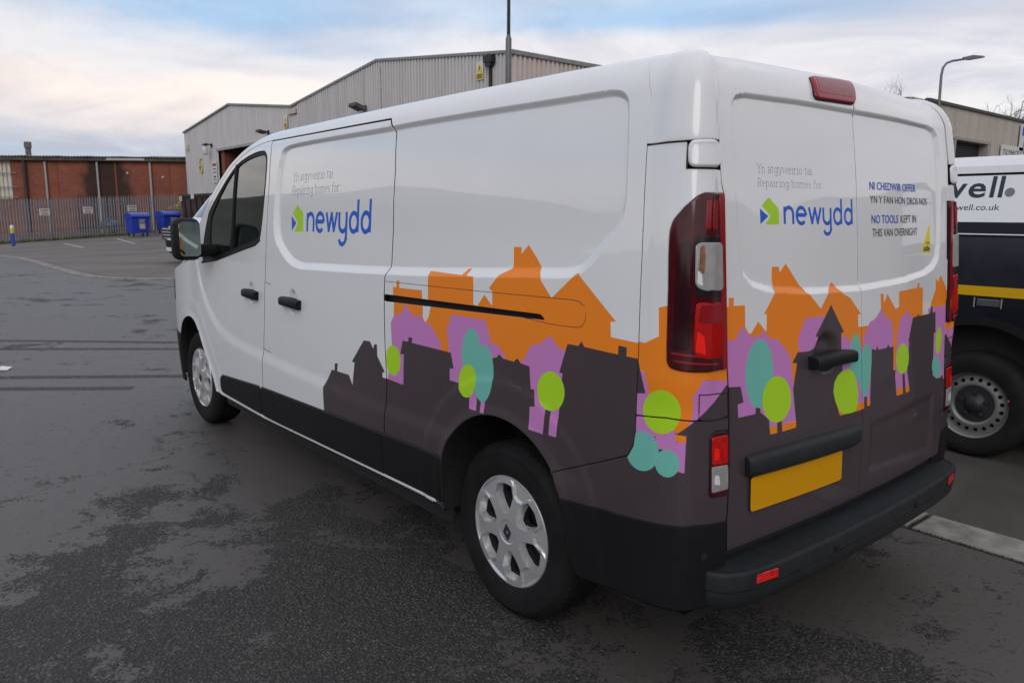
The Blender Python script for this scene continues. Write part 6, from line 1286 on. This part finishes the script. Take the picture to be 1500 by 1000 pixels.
for k in range(npost):
    u = min(FL, k * 2.75 + .08); MB().box((u, .06, fz(u) + 1.05), (.10, .06, 2.2)).build('post', fgal, FE)
    if k < npost - 1:
        u2 = min(FL, u + 2.75)
        for h_ in (.42, 1.78):
            b = MB(); z0, z1 = fz(u) + h_, fz(u2) + h_; b.add([(u, a, z0 + c) for a in (.01, .05) for c in (-.025, .025)] + [(u2, a, z1 + c) for a in (.01, .05) for c in (-.025, .025)], [(0, 1, 3, 2), (4, 6, 7, 5), (0, 4, 5, 1), (2, 3, 7, 6), (0, 2, 6, 4), (1, 5, 7, 3)]); b.build('rail', fgal, FE)
def fpt(u, off, h_): q = FA + fd * u; n_ = Vector((fd.y, -fd.x)); return (q.x + n_.x * off, q.y + n_.y * off, gz(q.x, q.y) + h_)
for u, lab in ((5.25, 'small white notice on the fence nearest the blue bollard'), (7.5, 'small white notice midway along the palisade fence'), (10.0, 'small white notice on the fence above the blue bin')):
    r = empty('fence_notice', fpt(u, .045, 1.50), math.atan2(fd.y, fd.x)); tag(r, lab, 'sign', 'white notices on the palisade fence')
    MB().box((0, 0, 0), (.52, .02, .36)).build('board', whi, r)
    MB().box((0, -.013, .10), (.42, .004, .05)).build('red_line', redk, r)
    for z_ in (.0, -.07, -.13): MB().box((0, -.013, z_), (.36, .004, .022)).build('printed_line', ink, r)
gv = MB()
for k in range(2600):
    u = random.random() * 11.3; off = abs(random.gauss(.0, .10)) - .05; h_ = random.uniform(.05, .2) * (1.3 - off * 2); x_, y_, z_ = fpt(u, off, 0); a = random.random() * 3.14
    gv.add([(x_ - .012 * math.cos(a), y_ - .012 * math.sin(a), z_), (x_ + .012 * math.cos(a), y_ + .012 * math.sin(a), z_), (x_ + random.gauss(0, .05), y_ + random.gauss(0, .05), z_ + h_)], [(0, 1, 2)])
tag(gv.build('grass', simple('rough_grass', (.075, .10, .022), .9, var=.4, vscale=2)), kind='stuff')
# concrete kerb under the right half of the fence
ek = [fpt(9.6 + .6 * k, .32, 0)[:2] for k in range(8)]; edging('fence_kerb', ek, .14, .07, M['concrete'], .006, h=.12)
# ------------------------------------------------------------------ bins
binb = simple('blue_bin_plastic', (.012, .045, .42), .42, coat=.2, var=.12, vscale=3); bing = simple('pale_bin_sticker', (.42, .42, .40), .6); tanst = simple('tan_bin_sticker', (.38, .27, .17), .6)
def make_bin():
    r = empty('wheelie_bin')
    b = MB(); A = [(-.62, -.42), (.62, -.42), (.62, .42), (-.62, .42)]; B = [(-.66, -.50), (.66, -.50), (.66, .50), (-.66, .50)]
    b.add([(x_, y_, .2) for x_, y_ in A] + [(x_ * .99, y_, 1.05) for x_, y_ in B], [(3, 2, 1, 0), (0, 1, 5, 4), (1, 2, 6, 5), (2, 3, 7, 6), (3, 0, 4, 7), (4, 5, 6, 7)])
    for x_ in (-.35, 0, .35): b.box((x_, -.452, .45), (.05, .05, .5))
    b.build('body', binb, r)
    l = MB(); prof_ = [(-.54, 1.06), (-.55, 1.12), (-.42, 1.22), (-.1, 1.29), (.2, 1.29), (.46, 1.22), (.54, 1.12), (.54, 1.06)]
    l.add([(s_ * .70, y_, z_) for s_ in (-1, 1) for y_, z_ in prof_], [tuple(range(8)), tuple(reversed(range(8, 16)))] + [(k, (k + 1) % 8, 8 + (k + 1) % 8, 8 + k) for k in range(8)]); lo_ = l.build('lid', binb, r); bm_fix(lo_)
    MB().box((0, -.56, 1.08), (1.44, .06, .10), bev=.02).build('front_rim', binb, r)
    for x_ in (-.70, .70): MB().tube([(x_, -.2, .98), (x_ * 1.05, 0, .98), (x_, .2, .98)], .025, 6).build('lift_handle', binb, r)
    for x_ in (-.5, .5):
        for y_ in (-.34, .34): MB().lathe([(0, -.025), (.085, -.025), (.095, 0), (.085, .025), (0, .025)], 14, 'x', (x_, y_, .1)).build('wheel', M['rubber'], r)
    MB().box((.1, -.487, .56), (.42, .012, .30), M_=Matrix.Rotation(R(-5), 3, 'X')).build('tan_sticker', tanst, r); MB().box((.1, -.493, .57), (.30, .010, .20), M_=Matrix.Rotation(R(-5), 3, 'X')).build('pale_label', bing, r)
    for z_, w_ in ((.92, .5), (.85, .36), (.78, .42)): MB().box((.08, -.508 + (.92 - z_) * .09, z_), (w_, .01, .035), M_=Matrix.Rotation(R(-5), 3, 'X')).build('printed_line', bing, r)
    return r
def copy_tree(o, parent=None):
    c = o.copy(); COL.objects.link(c); c.parent = parent
    for ch in o.children: copy_tree(ch, c)
    return c
b1 = make_bin(); b2 = copy_tree(b1)
for b_, (x_, y_), rz, lab in ((b1, (43.35, -8.55), -84, 'blue four wheeled bin standing under a white fence notice'), (b2, (43.9, -10.3), -80, 'blue four wheeled bin partly hidden by the white van bonnet, yellow bags behind')):
    b_.location = (x_, y_, gz(x_, y_)); b_.rotation_euler.z = R(rz); b_.scale.x = .72; tag(b_, lab, 'bin', 'blue wheeled bins by the fence')
def lump(name, loc, dims, mat, label, cat, seed, ico=2):
    import bmesh
    rnd = random.Random(seed); bm = bmesh.new(); bmesh.ops.create_icosphere(bm, subdivisions=ico, radius=1)
    for v in bm.verts: v.co = Vector((v.co.x * dims[0], v.co.y * dims[1], v.co.z * dims[2])) * (1 + rnd.uniform(-.22, .22))
    me = bpy.data.meshes.new(name); bm.to_mesh(me); bm.free(); me.materials.append(mat); o = link(name, me, loc=loc); tag(o, label, cat); return o
tarp = simple('pale_blue_tarpaulin', (.05, .17, .30), .5, var=.3, vscale=4)
q = fpt(9.0, -.6, .55); lump('tarpaulin', q, (.45, .5, .45), tarp, 'crumpled pale blue tarpaulin heap behind the palisade fence', 'tarpaulin', 3)
ysack = simple('yellow_sack', (.62, .42, .02), .6)
for k, (u, off, h_) in enumerate(((13.05, -.45, 1.42), (13.35, -.5, 1.58), (12.7, -.45, 1.35))): lump('yellow_sack', fpt(u, off, h_), (.16, .20, .20), ysack, ('lumpy yellow sack behind the fence above the right blue bin', 'topmost yellow sack behind the fence, beside two others', 'smallest yellow sack behind the fence, left of two others')[k], 'sack', 20 + k, 1)
MB().box(fpt(13.0, -.6, .65), (1.2, 1.4, 1.3)).build('pallet_crate', simple('grey_crate', (.12, .12, .12), .8)); bpy.data.objects['pallet_crate']['label'] = 'dark grey crate standing behind the fence under yellow sacks'; bpy.data.objects['pallet_crate']['category'] = 'crate'
lump('yellow_sack', fpt(8.6, -.35, .30), (.22, .25, .2), ysack, 'yellow sack low behind the fence beside the blue tarpaulin', 'sack', 31, 1)
# ------------------------------------------------------------------ bollard
bo = empty('bollard', (40.9, -2.45, gz(40.9, -2.45))); tag(bo, 'blue bollard with a yellow and white top near the fence', 'bollard')
MB().lathe([(.08, -.1), (.08, .62)], 16).build('post', simple('blue_bollard_paint', (.02, .07, .36), .5), bo, smooth=True); MB().lathe([(.084, .62), (.084, .84)], 16).build('yellow_band', yel, bo, smooth=True); MB().lathe([(.084, .84), (.08, .94), (.05, .99), (0, 1.0)], 16).build('cap', whi, bo, smooth=True)
# ------------------------------------------------------------------ skip by the warehouse wall
sk = empty('waste_skip', (41.6, -12.2, gz(41.6, -12.2))); tag(sk, 'dark open topped waste skip against the grey warehouse', 'skip')
skm = simple('dark_skip_paint', (.025, .024, .024), .7, var=.5, vscale=2); skb = simple('rusty_brown_skip_side', (.07, .035, .025), .8, var=.4, vscale=2)
b = MB(); b.add([(-2.6, -.9, .1), (2.6, -.9, .1), (2.6, .9, .1), (-2.6, .9, .1), (-2.9, -1., 2.0), (2.9, -1., 2.0), (2.9, 1., 2.0), (-2.9, 1., 2.0)], [(3, 2, 1, 0), (0, 1, 5, 4), (1, 2, 6, 5), (2, 3, 7, 6), (3, 0, 4, 7)]); b.build('body', skb, sk)
b = MB()
for y_ in (-1, 1): b.box((0, y_, 2.05), (6.0, .14, .16))
for x_ in (-2.95, 2.95): b.box((x_, 0, 2.05), (.14, 2.1, .16))
for x_ in (-2., -1., 0, 1., 2.): b.box((x_, 1.02, 1.05), (.12, .10, 1.9))
b.build('rim', skm, sk); MB().box((0, 0, 1.95), (5.7, 1.9, .3)).build('load', skm, sk)
MB().box((2.5, 1.09, 1.9), (.5, .02, .3)).build('sticker', simple('cream_sticker', (.5, .45, .3), .7), sk); MB().box((.4, 1.09, 2.0), (.5, .02, .25)).build('sticker', whi, sk)
# ------------------------------------------------------------------ lamp posts
lpm = simple('grey_lamp_post_steel', (.16, .165, .17), .5, metal=.4, var=.15)
l1 = empty('lamp_post', (13.25, -9.95, 0)); tag(l1, 'tall grey lamp post rising behind the van in front of the warehouse corner', 'lamp post', 'lamp posts in the yard')
MB().tube([(0, 0, -.2), (0, 0, 5.75), (0, 0, 5.85)], [.085, .075, .05], 14).build('base_column', lpm, l1, smooth=True); MB().tube([(0, 0, 5.8), (0, 0, 8.6), (.05, .1, 8.9), (.25, .45, 9.1), (.5, .9, 9.15)], [.045, .035, .032, .03, .03], 12).build('pole', lpm, l1, smooth=True)
def head(par, loc, d):
    b = MB(); q = Matrix.Rotation(math.atan2(d[1], d[0]), 3, 'Z') @ Matrix.Rotation(R(-6), 3, 'Y'); b.add([Vector(loc) + q @ Vector(v) for v in ((-.1, -.07, -.02), (-.1, .07, -.02), (.25, .13, -.05), (.75, .10, -.02), (.75, -.10, -.02), (.25, -.13, -.05), (-.1, -.05, .07), (-.1, .05, .07), (.25, .10, .11), (.75, .06, .04), (.75, -.06, .04), (.25, -.10, .11))], [(0, 1, 2, 3, 4, 5), (11, 10, 9, 8, 7, 6)] + [(k, 6 + k, 6 + (k + 1) % 6, (k + 1) % 6) for k in range(6)]); o = b.build('lamp_head', simple('lamp_head_grey', (.12, .12, .125), .5) if 'lamp_head_grey' not in bpy.data.materials else bpy.data.materials['lamp_head_grey'], par); bm_fix(o); return o
head(l1, (.5, .9, 9.15), (.5, .9))
l2 = empty('lamp_post', (11.15, -30.2, 0)); tag(l2, 'slim street lamp with a curved arm over the beige unit', 'lamp post', 'lamp posts in the yard')
MB().tube([(0, 0, 0), (0, 0, 3.), (.06, .02, 6.9), (.05, -.04, 7.2), (-.02, -.16, 7.38), (-.15, -.35, 7.47), (-.45, -.8, 7.56)], [.075, .07, .048, .046, .044, .042, .038], 12).build('pole', lpm, l2, smooth=True); head(l2, (-.45, -.8, 7.56), (-.5, -.75))
# ------------------------------------------------------------------ bare winter trees
bark = simple('grey_brown_bark', (.075, .062, .052), .95, var=.3)
def bare_tree(loc, h_, seed, label, n0=9, spread=1.):
    rnd = random.Random(seed); r = empty('bare_tree', loc); tag(r, label, 'tree', 'bare trees behind the beige unit')
    tr = MB(); tr.tube([(0, 0, -1), (.1, .05, h_ * .25), (.05, .1, h_ * .5), (0, 0, h_ * .62)], [.28, .22, .16, .1], 8); tr.build('trunk', bark, r)
    br = MB(); cnt = [0]
    def grow(p0, d, l, rad, lev):
        pts_ = [p0]; d = d.normalized()
        for k in range(3):
            d = (d + Vector((rnd.gauss(0, .16), rnd.gauss(0, .16), rnd.gauss(.05, .10)))).normalized(); pts_.append(pts_[-1] + d * l / 3)
        br.tube(pts_, [rad, rad * .85, rad * .7, rad * .5], 5 if lev < 2 else 3, cap=False); cnt[0] += 1
        if lev >= 5: return
        for k in range(rnd.choice((2, 3, 3)) if lev < 4 else 3):
            t = rnd.uniform(.35, 1.); i = min(2, int(t * 3)); q = pts_[i].lerp(pts_[i + 1], t * 3 - i)
            a = Vector((rnd.gauss(0, 1), rnd.gauss(0, 1), rnd.gauss(.15, .6))).normalized(); grow(q, (d * .9 + a * .75 * spread), l * rnd.uniform(.55, .78), max(.008, rad * .56), lev + 1)
    for k in range(n0):
        a = k * 2.4; z_ = h_ * (.3 + .32 * k / n0); grow(Vector((0, 0, z_)), Vector((math.cos(a), math.sin(a), .9)), h_ * .26, .09, 1)
    br.build('crown', bark, r)
bare_tree((25.5, -60.3, 0), 11.2, 1, 'bare twiggy tree close behind the lamp post on the beige roof'); bare_tree((26.8, -58.0, 0), 11.4, 2, 'bare tree left of the lamp post, rising over the van roof', 8)
bare_tree((19.3, -67.5, 0), 11.9, 5, 'bare spreading tree at the right edge beyond the beige unit', 9, 1.3)
# ------------------------------------------------------------------ second parked van, right: dark blue lower half, white upper half
P2 = empty('parked_van', (-.34, -2.6, 0)); tag(P2, 'van with a white top and dark navy lower side parked beyond the kerb', 'van')
navy = paint('dark_navy_panel', (.010, .011, .020), .05); navy2 = paint('black_navy_band', (.006, .007, .012), .0); hv_y = paint('amber_reflective_tape', (.62, .36, .004), .0); w2 = paint('second_van_white', (.74, .75, .77), .04)
def sec(y_off): return y_off
# cross-section (outward y, z): local y=0 is the side plane, inside is -y
XF, XB = 4.2, -1.25
def strip2(name, prof_, mat, x0=XB, x1=XF, par=P2):
    V = [(x_, y_, z_) for x_ in (x0, x1) for y_, z_ in prof_]; m = len(prof_); F = [(k, k + 1, m + k + 1, m + k) for k in range(m - 1)]; o = link(name, mesh(name, V, F, mat), par); autosmooth(o, 25); return o
strip2('roof_rail', [(-.9, 1.90), (-.40, 1.895), (-.28, 1.885), (-.19, 1.86), (-.145, 1.82), (-.135, 1.775)], w2)
strip2('rail_groove', [(-.134, 1.776), (-.15, 1.772), (-.15, 1.762), (-.128, 1.758)], M['gap'])
up_ = strip2('upper_panel', [(-.128, 1.760), (-.035, 1.475)], w2)
strip2('navy_band', [(-.034, 1.474), (-.022, 1.405)], navy2); strip2('pale_stripe', [(-.0205, 1.405), (-.0195, 1.398)], w2)
strip2('lower_panel', [(-.021, 1.398), (-.03, 1.385), (-.004, 1.30), (0, 1.2), (0, 1.085)], navy)
strip2('reflective_stripe', [(.002, 1.085), (.002, 1.025)], hv_y)
# lower skirt with wheel opening
Q = [(XB, 1.026), (XF, 1.026), (XF, .32), (.5, .30)] + [(.50 * math.cos(a), .36 + .50 * math.sin(a)) for a in np.linspace(0, math.pi, 25)] + [(-.5, .30), (XB, .32)]
c2 = delaunay_2d_cdt([Vector(q) for q in Q], [(i, (i + 1) % len(Q)) for i in range(len(Q))], [tuple(range(len(Q)))], 1, 1e-5, False)
sk2 = link('skirt', mesh('skirt', [(v.x, 0.0 if v.y > .6 else -.015 * (.6 - v.y) / .3, v.y) for v in c2[0]], [tuple(f) for f in c2[2] if inside_poly(sum(c2[0][k].x for k in f) / 3, sum(c2[0][k].y for k in f) / 3, Q)], navy2), P2)
b = MB(); b.add([(.505 * math.cos(a), y_, .36 + .505 * math.sin(a)) for a in np.linspace(-.1, math.pi + .1, 25) for y_ in (.012, -.45)], [(2 * k, 2 * k + 1, 2 * k + 3, 2 * k + 2) for k in range(24)]); b.build('wheel_arch', M['gap'], P2)
b = MB(); b.add([(r_ * math.cos(a), .013, .36 + r_ * math.sin(a)) for a in np.linspace(-.05, math.pi + .05, 29) for r_ in (.485, .515, .54)], [f for k in range(28) for f in ((3 * k, 3 * k + 3, 3 * k + 4, 3 * k + 1), (3 * k + 1, 3 * k + 4, 3 * k + 5, 3 * k + 2))]); o = b.build('arch_lip', M['plastic'], P2); bm_fix(o)
MB().box(((XF + XB) / 2, -.95, .9), (XF - XB - .02, 1.55, 1.5)).build('body_core', M['gap'], P2); MB().box((XB + .01, -.95, 1.0), (.03, 1.6, 1.55)).build('rear_face', w2, P2)
lm = MB().box((-.03, .006, .985), (.13, .012, .045), bev=.004).build('side_marker', simple('smoked_lens', (.06, .06, .065), .3, coat=1.), P2)
b = MB(); b.box((.045, .008, .985), (.008, .018, .06)); b.box((-.105, .008, .985), (.008, .018, .06)); b.build('marker_clip', M['chrome'], lm)
def ptext(body, x0, z0, h_, mat, bold=0, w_=None):
    # lettering reads towards -x; the panel leans in towards the top
    V, F = text_tris(body, 1., 1., bold); lo, hi = V.min(0), V.max(0); cap = text_tris('l')[0].max(0)[1]; k = (h_ or .124) / cap; kx = k if not w_ else w_ / (hi[0] - lo[0])
    pr2 = np.array([(-.128, 1.760), (-.035, 1.475)])[::-1]
    P3 = [(x0 - (v[0] - lo[0]) * kx, float(np.interp(z0 + v[1] * k, pr2[:, 1], pr2[:, 0])) + .0015, z0 + v[1] * k) for v in V]
    o = link('door_lettering', mesh('door_lettering', P3, F, mat), up_); bm_fix(o)
    if o.data.polygons[0].normal.y < 0: o.data.flip_normals()
navyink = simple('navy_lettering', (.012, .016, .035), .4)
for ch_, x_, w_ in (('w', .355, .16), ('e', .183, .10), ('l', .058, .024), ('l', .012, .024)): ptext(ch_, x_, 1.628, None, navyink, .018, w_)
b = MB(); b.add([(-.05 - .027 * math.cos(a), float(np.interp(1.655 + .027 * math.sin(a), [1.475, 1.76], [-.035, -.128])) + .0015, 1.655 + .027 * math.sin(a)) for a in np.linspace(0, 2 * math.pi, 25)[:-1]], [tuple(range(24))]); o = b.build('grey_dot', simple('grey_dot_ink', (.16, .16, .18), .4), up_)
if o.data.polygons[0].normal.y < 0: o.data.flip_normals()
ptext('well.co.uk', .232, 1.548, .036, navyink, 0, .245)
# steel wheel with round holes
W2 = empty('wheel', (0, -.075, .335), parent=P2)
ty = MB().lathe([(.20, -.09), (.24, -.105), (.30, -.105), (.325, -.085), (.335, -.05), (.335, .05), (.325, .085), (.300, .106), (.27, .108), (.235, .104), (.208, .092)], 80, 'y').build('tyre', M['rubber'], W2, smooth=True); bm_fix(ty)
stl = simple('silver_steel_rim', (.21, .21, .21), .45, metal=.5, var=.15)
rm = MB().lathe([(.212, .094), (.216, .088), (.205, .083), (.198, .07), (.188, .045)], 72, 'y').build('rim', stl, W2, smooth=True); bm_fix(rm)
V = []; E = []; HO = []
def loop_(q):
    b0 = len(V); V.extend(q); E.extend((b0 + i, b0 + (i + 1) % len(q)) for i in range(len(q)))
for rr in (.190, .182, .172, .150, .133, .122, .112): loop_([(rr * math.cos(2 * math.pi * k / 60), rr * math.sin(2 * math.pi * k / 60)) for k in range(60)])
for k in range(20):
    a = 2 * math.pi * (k + .5) / 20; q = np.array([(.161 * math.cos(a) + .0125 * math.cos(2 * math.pi * j / 12), .161 * math.sin(a) + .0125 * math.sin(2 * math.pi * j / 12)) for j in range(12)]); HO.append(q); loop_(q)
r_ = delaunay_2d_cdt([Vector((float(a), float(b_))) for a, b_ in V], E, [], 0, 1e-5, False)
V2 = np.array([tuple(v) for v in r_[0]]); F2 = np.array([tuple(f) for f in r_[2]]); c = V2[F2].mean(1); rd = np.hypot(*c.T); kp_ = (rd > .112) & (rd < .190)
for q in HO: kp_ &= ~pip(c, q)
rad = np.hypot(*V2.T); hz = np.interp(rad, [.112, .122, .133, .150, .172, .190], [.040, .062, .066, .058, .050, .045])
ds = link('steel_disc', mesh('steel_disc', [(a, h_, b_) for (a, b_), h_ in zip(V2, hz)], F2[kp_], stl, smooth=True), W2); bm_fix(ds)
MB().lathe([(.19, .02), (0, .02)], 40, 'y').build('brake_shadow', M['gap'], W2)
hubp = [(.113, .045), (.108, .048), (.085, .042), (.05, .050), (.045, .064), (.0, .066)]; hb2 = MB().lathe(hubp, 48, 'y').build('centre_cap', M['steel'], W2, smooth=True); bm_fix(hb2)
b = MB()
for k in range(5):
    a = 2 * math.pi * k / 5 + .3; b.lathe([(.016, .04), (.014, .058), (0, .06)], 10, 'y', (.075 * math.cos(a), 0, .075 * math.sin(a)))
b.build('wheel_nuts', M['steel'], W2)['kind'] = 'stuff'
MB().lathe([(0, .0985), (.006, .0985), (.0062, .096)], 10, 'y', (.2135 * math.cos(R(163)), 0, .2135 * math.sin(R(18)))).build('orange_dot', simple('orange_balance_dot', (.7, .08, .01), .5), W2)
# ------------------------------------------------------------------ third van, nose on, beyond our van
P3_ = empty('white_cab_van', (22.0, -4.12, gz(22, -4)))
tag(P3_, 'white van with a slatted chrome grille parked side on beyond the door mirror', 'van')
# side profile in (y back from the nose, z); half width varies
prof3 = [(.10, .30, .80), (.02, .45, .88), (.0, .70, .90), (.03, .98, .88), (.16, 1.13, .86), (.45, 1.24, .90), (.85, 1.36, .92), (1.25, 1.85, .86), (1.62, 2.28, .80), (1.95, 2.44, .78), (2.6, 2.52, .78), (5.9, 2.52, .78)]
def loft3(name, i0, i1, mat, w_=1.0, par=P3_):
    V = []; F = []; us = np.linspace(-1, 1, 13)
    for yb, z_, hw in prof3[i0:i1 + 1]:
        for v in us: V.append((v * hw * w_, -(yb + .22 * (abs(v) ** 3) * (1 if z_ < 2.3 else .5)), z_ - .03 * v * v))
    for k in range(i1 - i0):
        for j in range(12): F.append((k * 13 + j, k * 13 + j + 1, k * 13 + 14 + j, k * 13 + 13 + j))
    o = link(name, mesh(name, V, F, mat, smooth=True), par); bm_fix(o); return o
loft3('front_bumper', 0, 2, M['plastic']); loft3('front_panel', 2, 4, w2); loft3('bonnet', 4, 6, w2); loft3('windscreen', 6, 8, simple('sky_lit_windscreen', (.02, .025, .03), .03, coat=1.)); loft3('roof', 8, 11, w2)
b = MB()
for sg in (-1, 1):
    side = [(.30, .32), (.26, .95), (.40, 1.12), (.70, 1.22), (1.08, 1.36), (1.45, 1.82), (1.85, 2.24), (2.2, 2.42), (5.9, 2.5), (5.9, .35), (2.0, .32)]
    b.add([(sg * (.93 if z_ < 1.4 else .93 - .12 * (z_ - 1.4)), -y_, z_) for y_, z_ in side], [tuple(range(11))])
sd_ = b.build('body_side', w2, P3_); bm_fix(sd_)
b = MB()
for k, (z_, w_) in enumerate(((1.02, .72), (.93, .76), (.84, .74), (.75, .68))): b.box((0, .005 - .01 * k, z_), (w_ * 1.5, .05, .030), bev=.008)
for sg in (-1, 1): 
    for z_ in (1.0, .91, .82): b.box((sg * .66, -.10, z_), (.28, .06, .028), M_=Matrix.Rotation(R(-28 * sg), 3, 'Z'))
b.build('grille_slats', simple('silver_grille_paint', (.50, .51, .53), .35), P3_)['kind'] = 'stuff'; MB().box((0, -.055, .88), (1.36, .10, .36)).build('grille', M['lampblack'], P3_)
for sg in (-1, 1): MB().box((sg * .74, -.20, .90), (.30, .12, .26), M_=Matrix.Rotation(R(-35 * sg), 3, 'Z'), bev=.04).build('headlight', M['clearlens'], P3_)
MB().box((0, .012, .43), (.52, .015, .11)).build('number_plate', whi, P3_)
for sg in (-1, 1):
    b = MB(); b.lathe([(.2, -.1), (.31, -.1), (.335, -.05), (.335, .05), (.31, .1), (.2, .1)], 30, 'x', (sg * .82, -.98, .335)); b.lathe([(.2, .08), (0, .07)], 20, 'x', (sg * .82, -.98, .335)); b.build('wheel', M['rubber'], P3_)
    MB().box((sg * 1.06, -1.35, 1.55), (.22, .12, .34), bev=.05).build('door_mirror', M['plastic'], P3_)

for sg in (-1, 1):
    b = MB(); b.lathe([(.2, -.1), (.31, -.1), (.335, -.05), (.335, .05), (.31, .1), (.2, .1)], 30, 'x', (sg * .86, -4.75, .335)); b.lathe([(.2, .08), (0, .07)], 20, 'x', (sg * .86, -4.75, .335)); b.build('wheel', M['rubber'], P3_)
    b = MB(); b.prism([(-1.62, 1.42), (-2.55, 1.42), (-2.5, 2.12), (-2.12, 2.1)], 0, .012, f=lambda a, c, z: (sg * (.934 - .12 * (c - 1.4) + z), a, c)); o = b.build('side_window', M['lampblack'], P3_); bm_fix(o)
MB().box((0, -5.9, 1.42), (1.72, .03, 2.1)).build('rear_doors', w2, P3_)
MB().box((0, -3.3, .5), (1.7, 5.0, .2)).build('underbody', M['gap'], P3_)
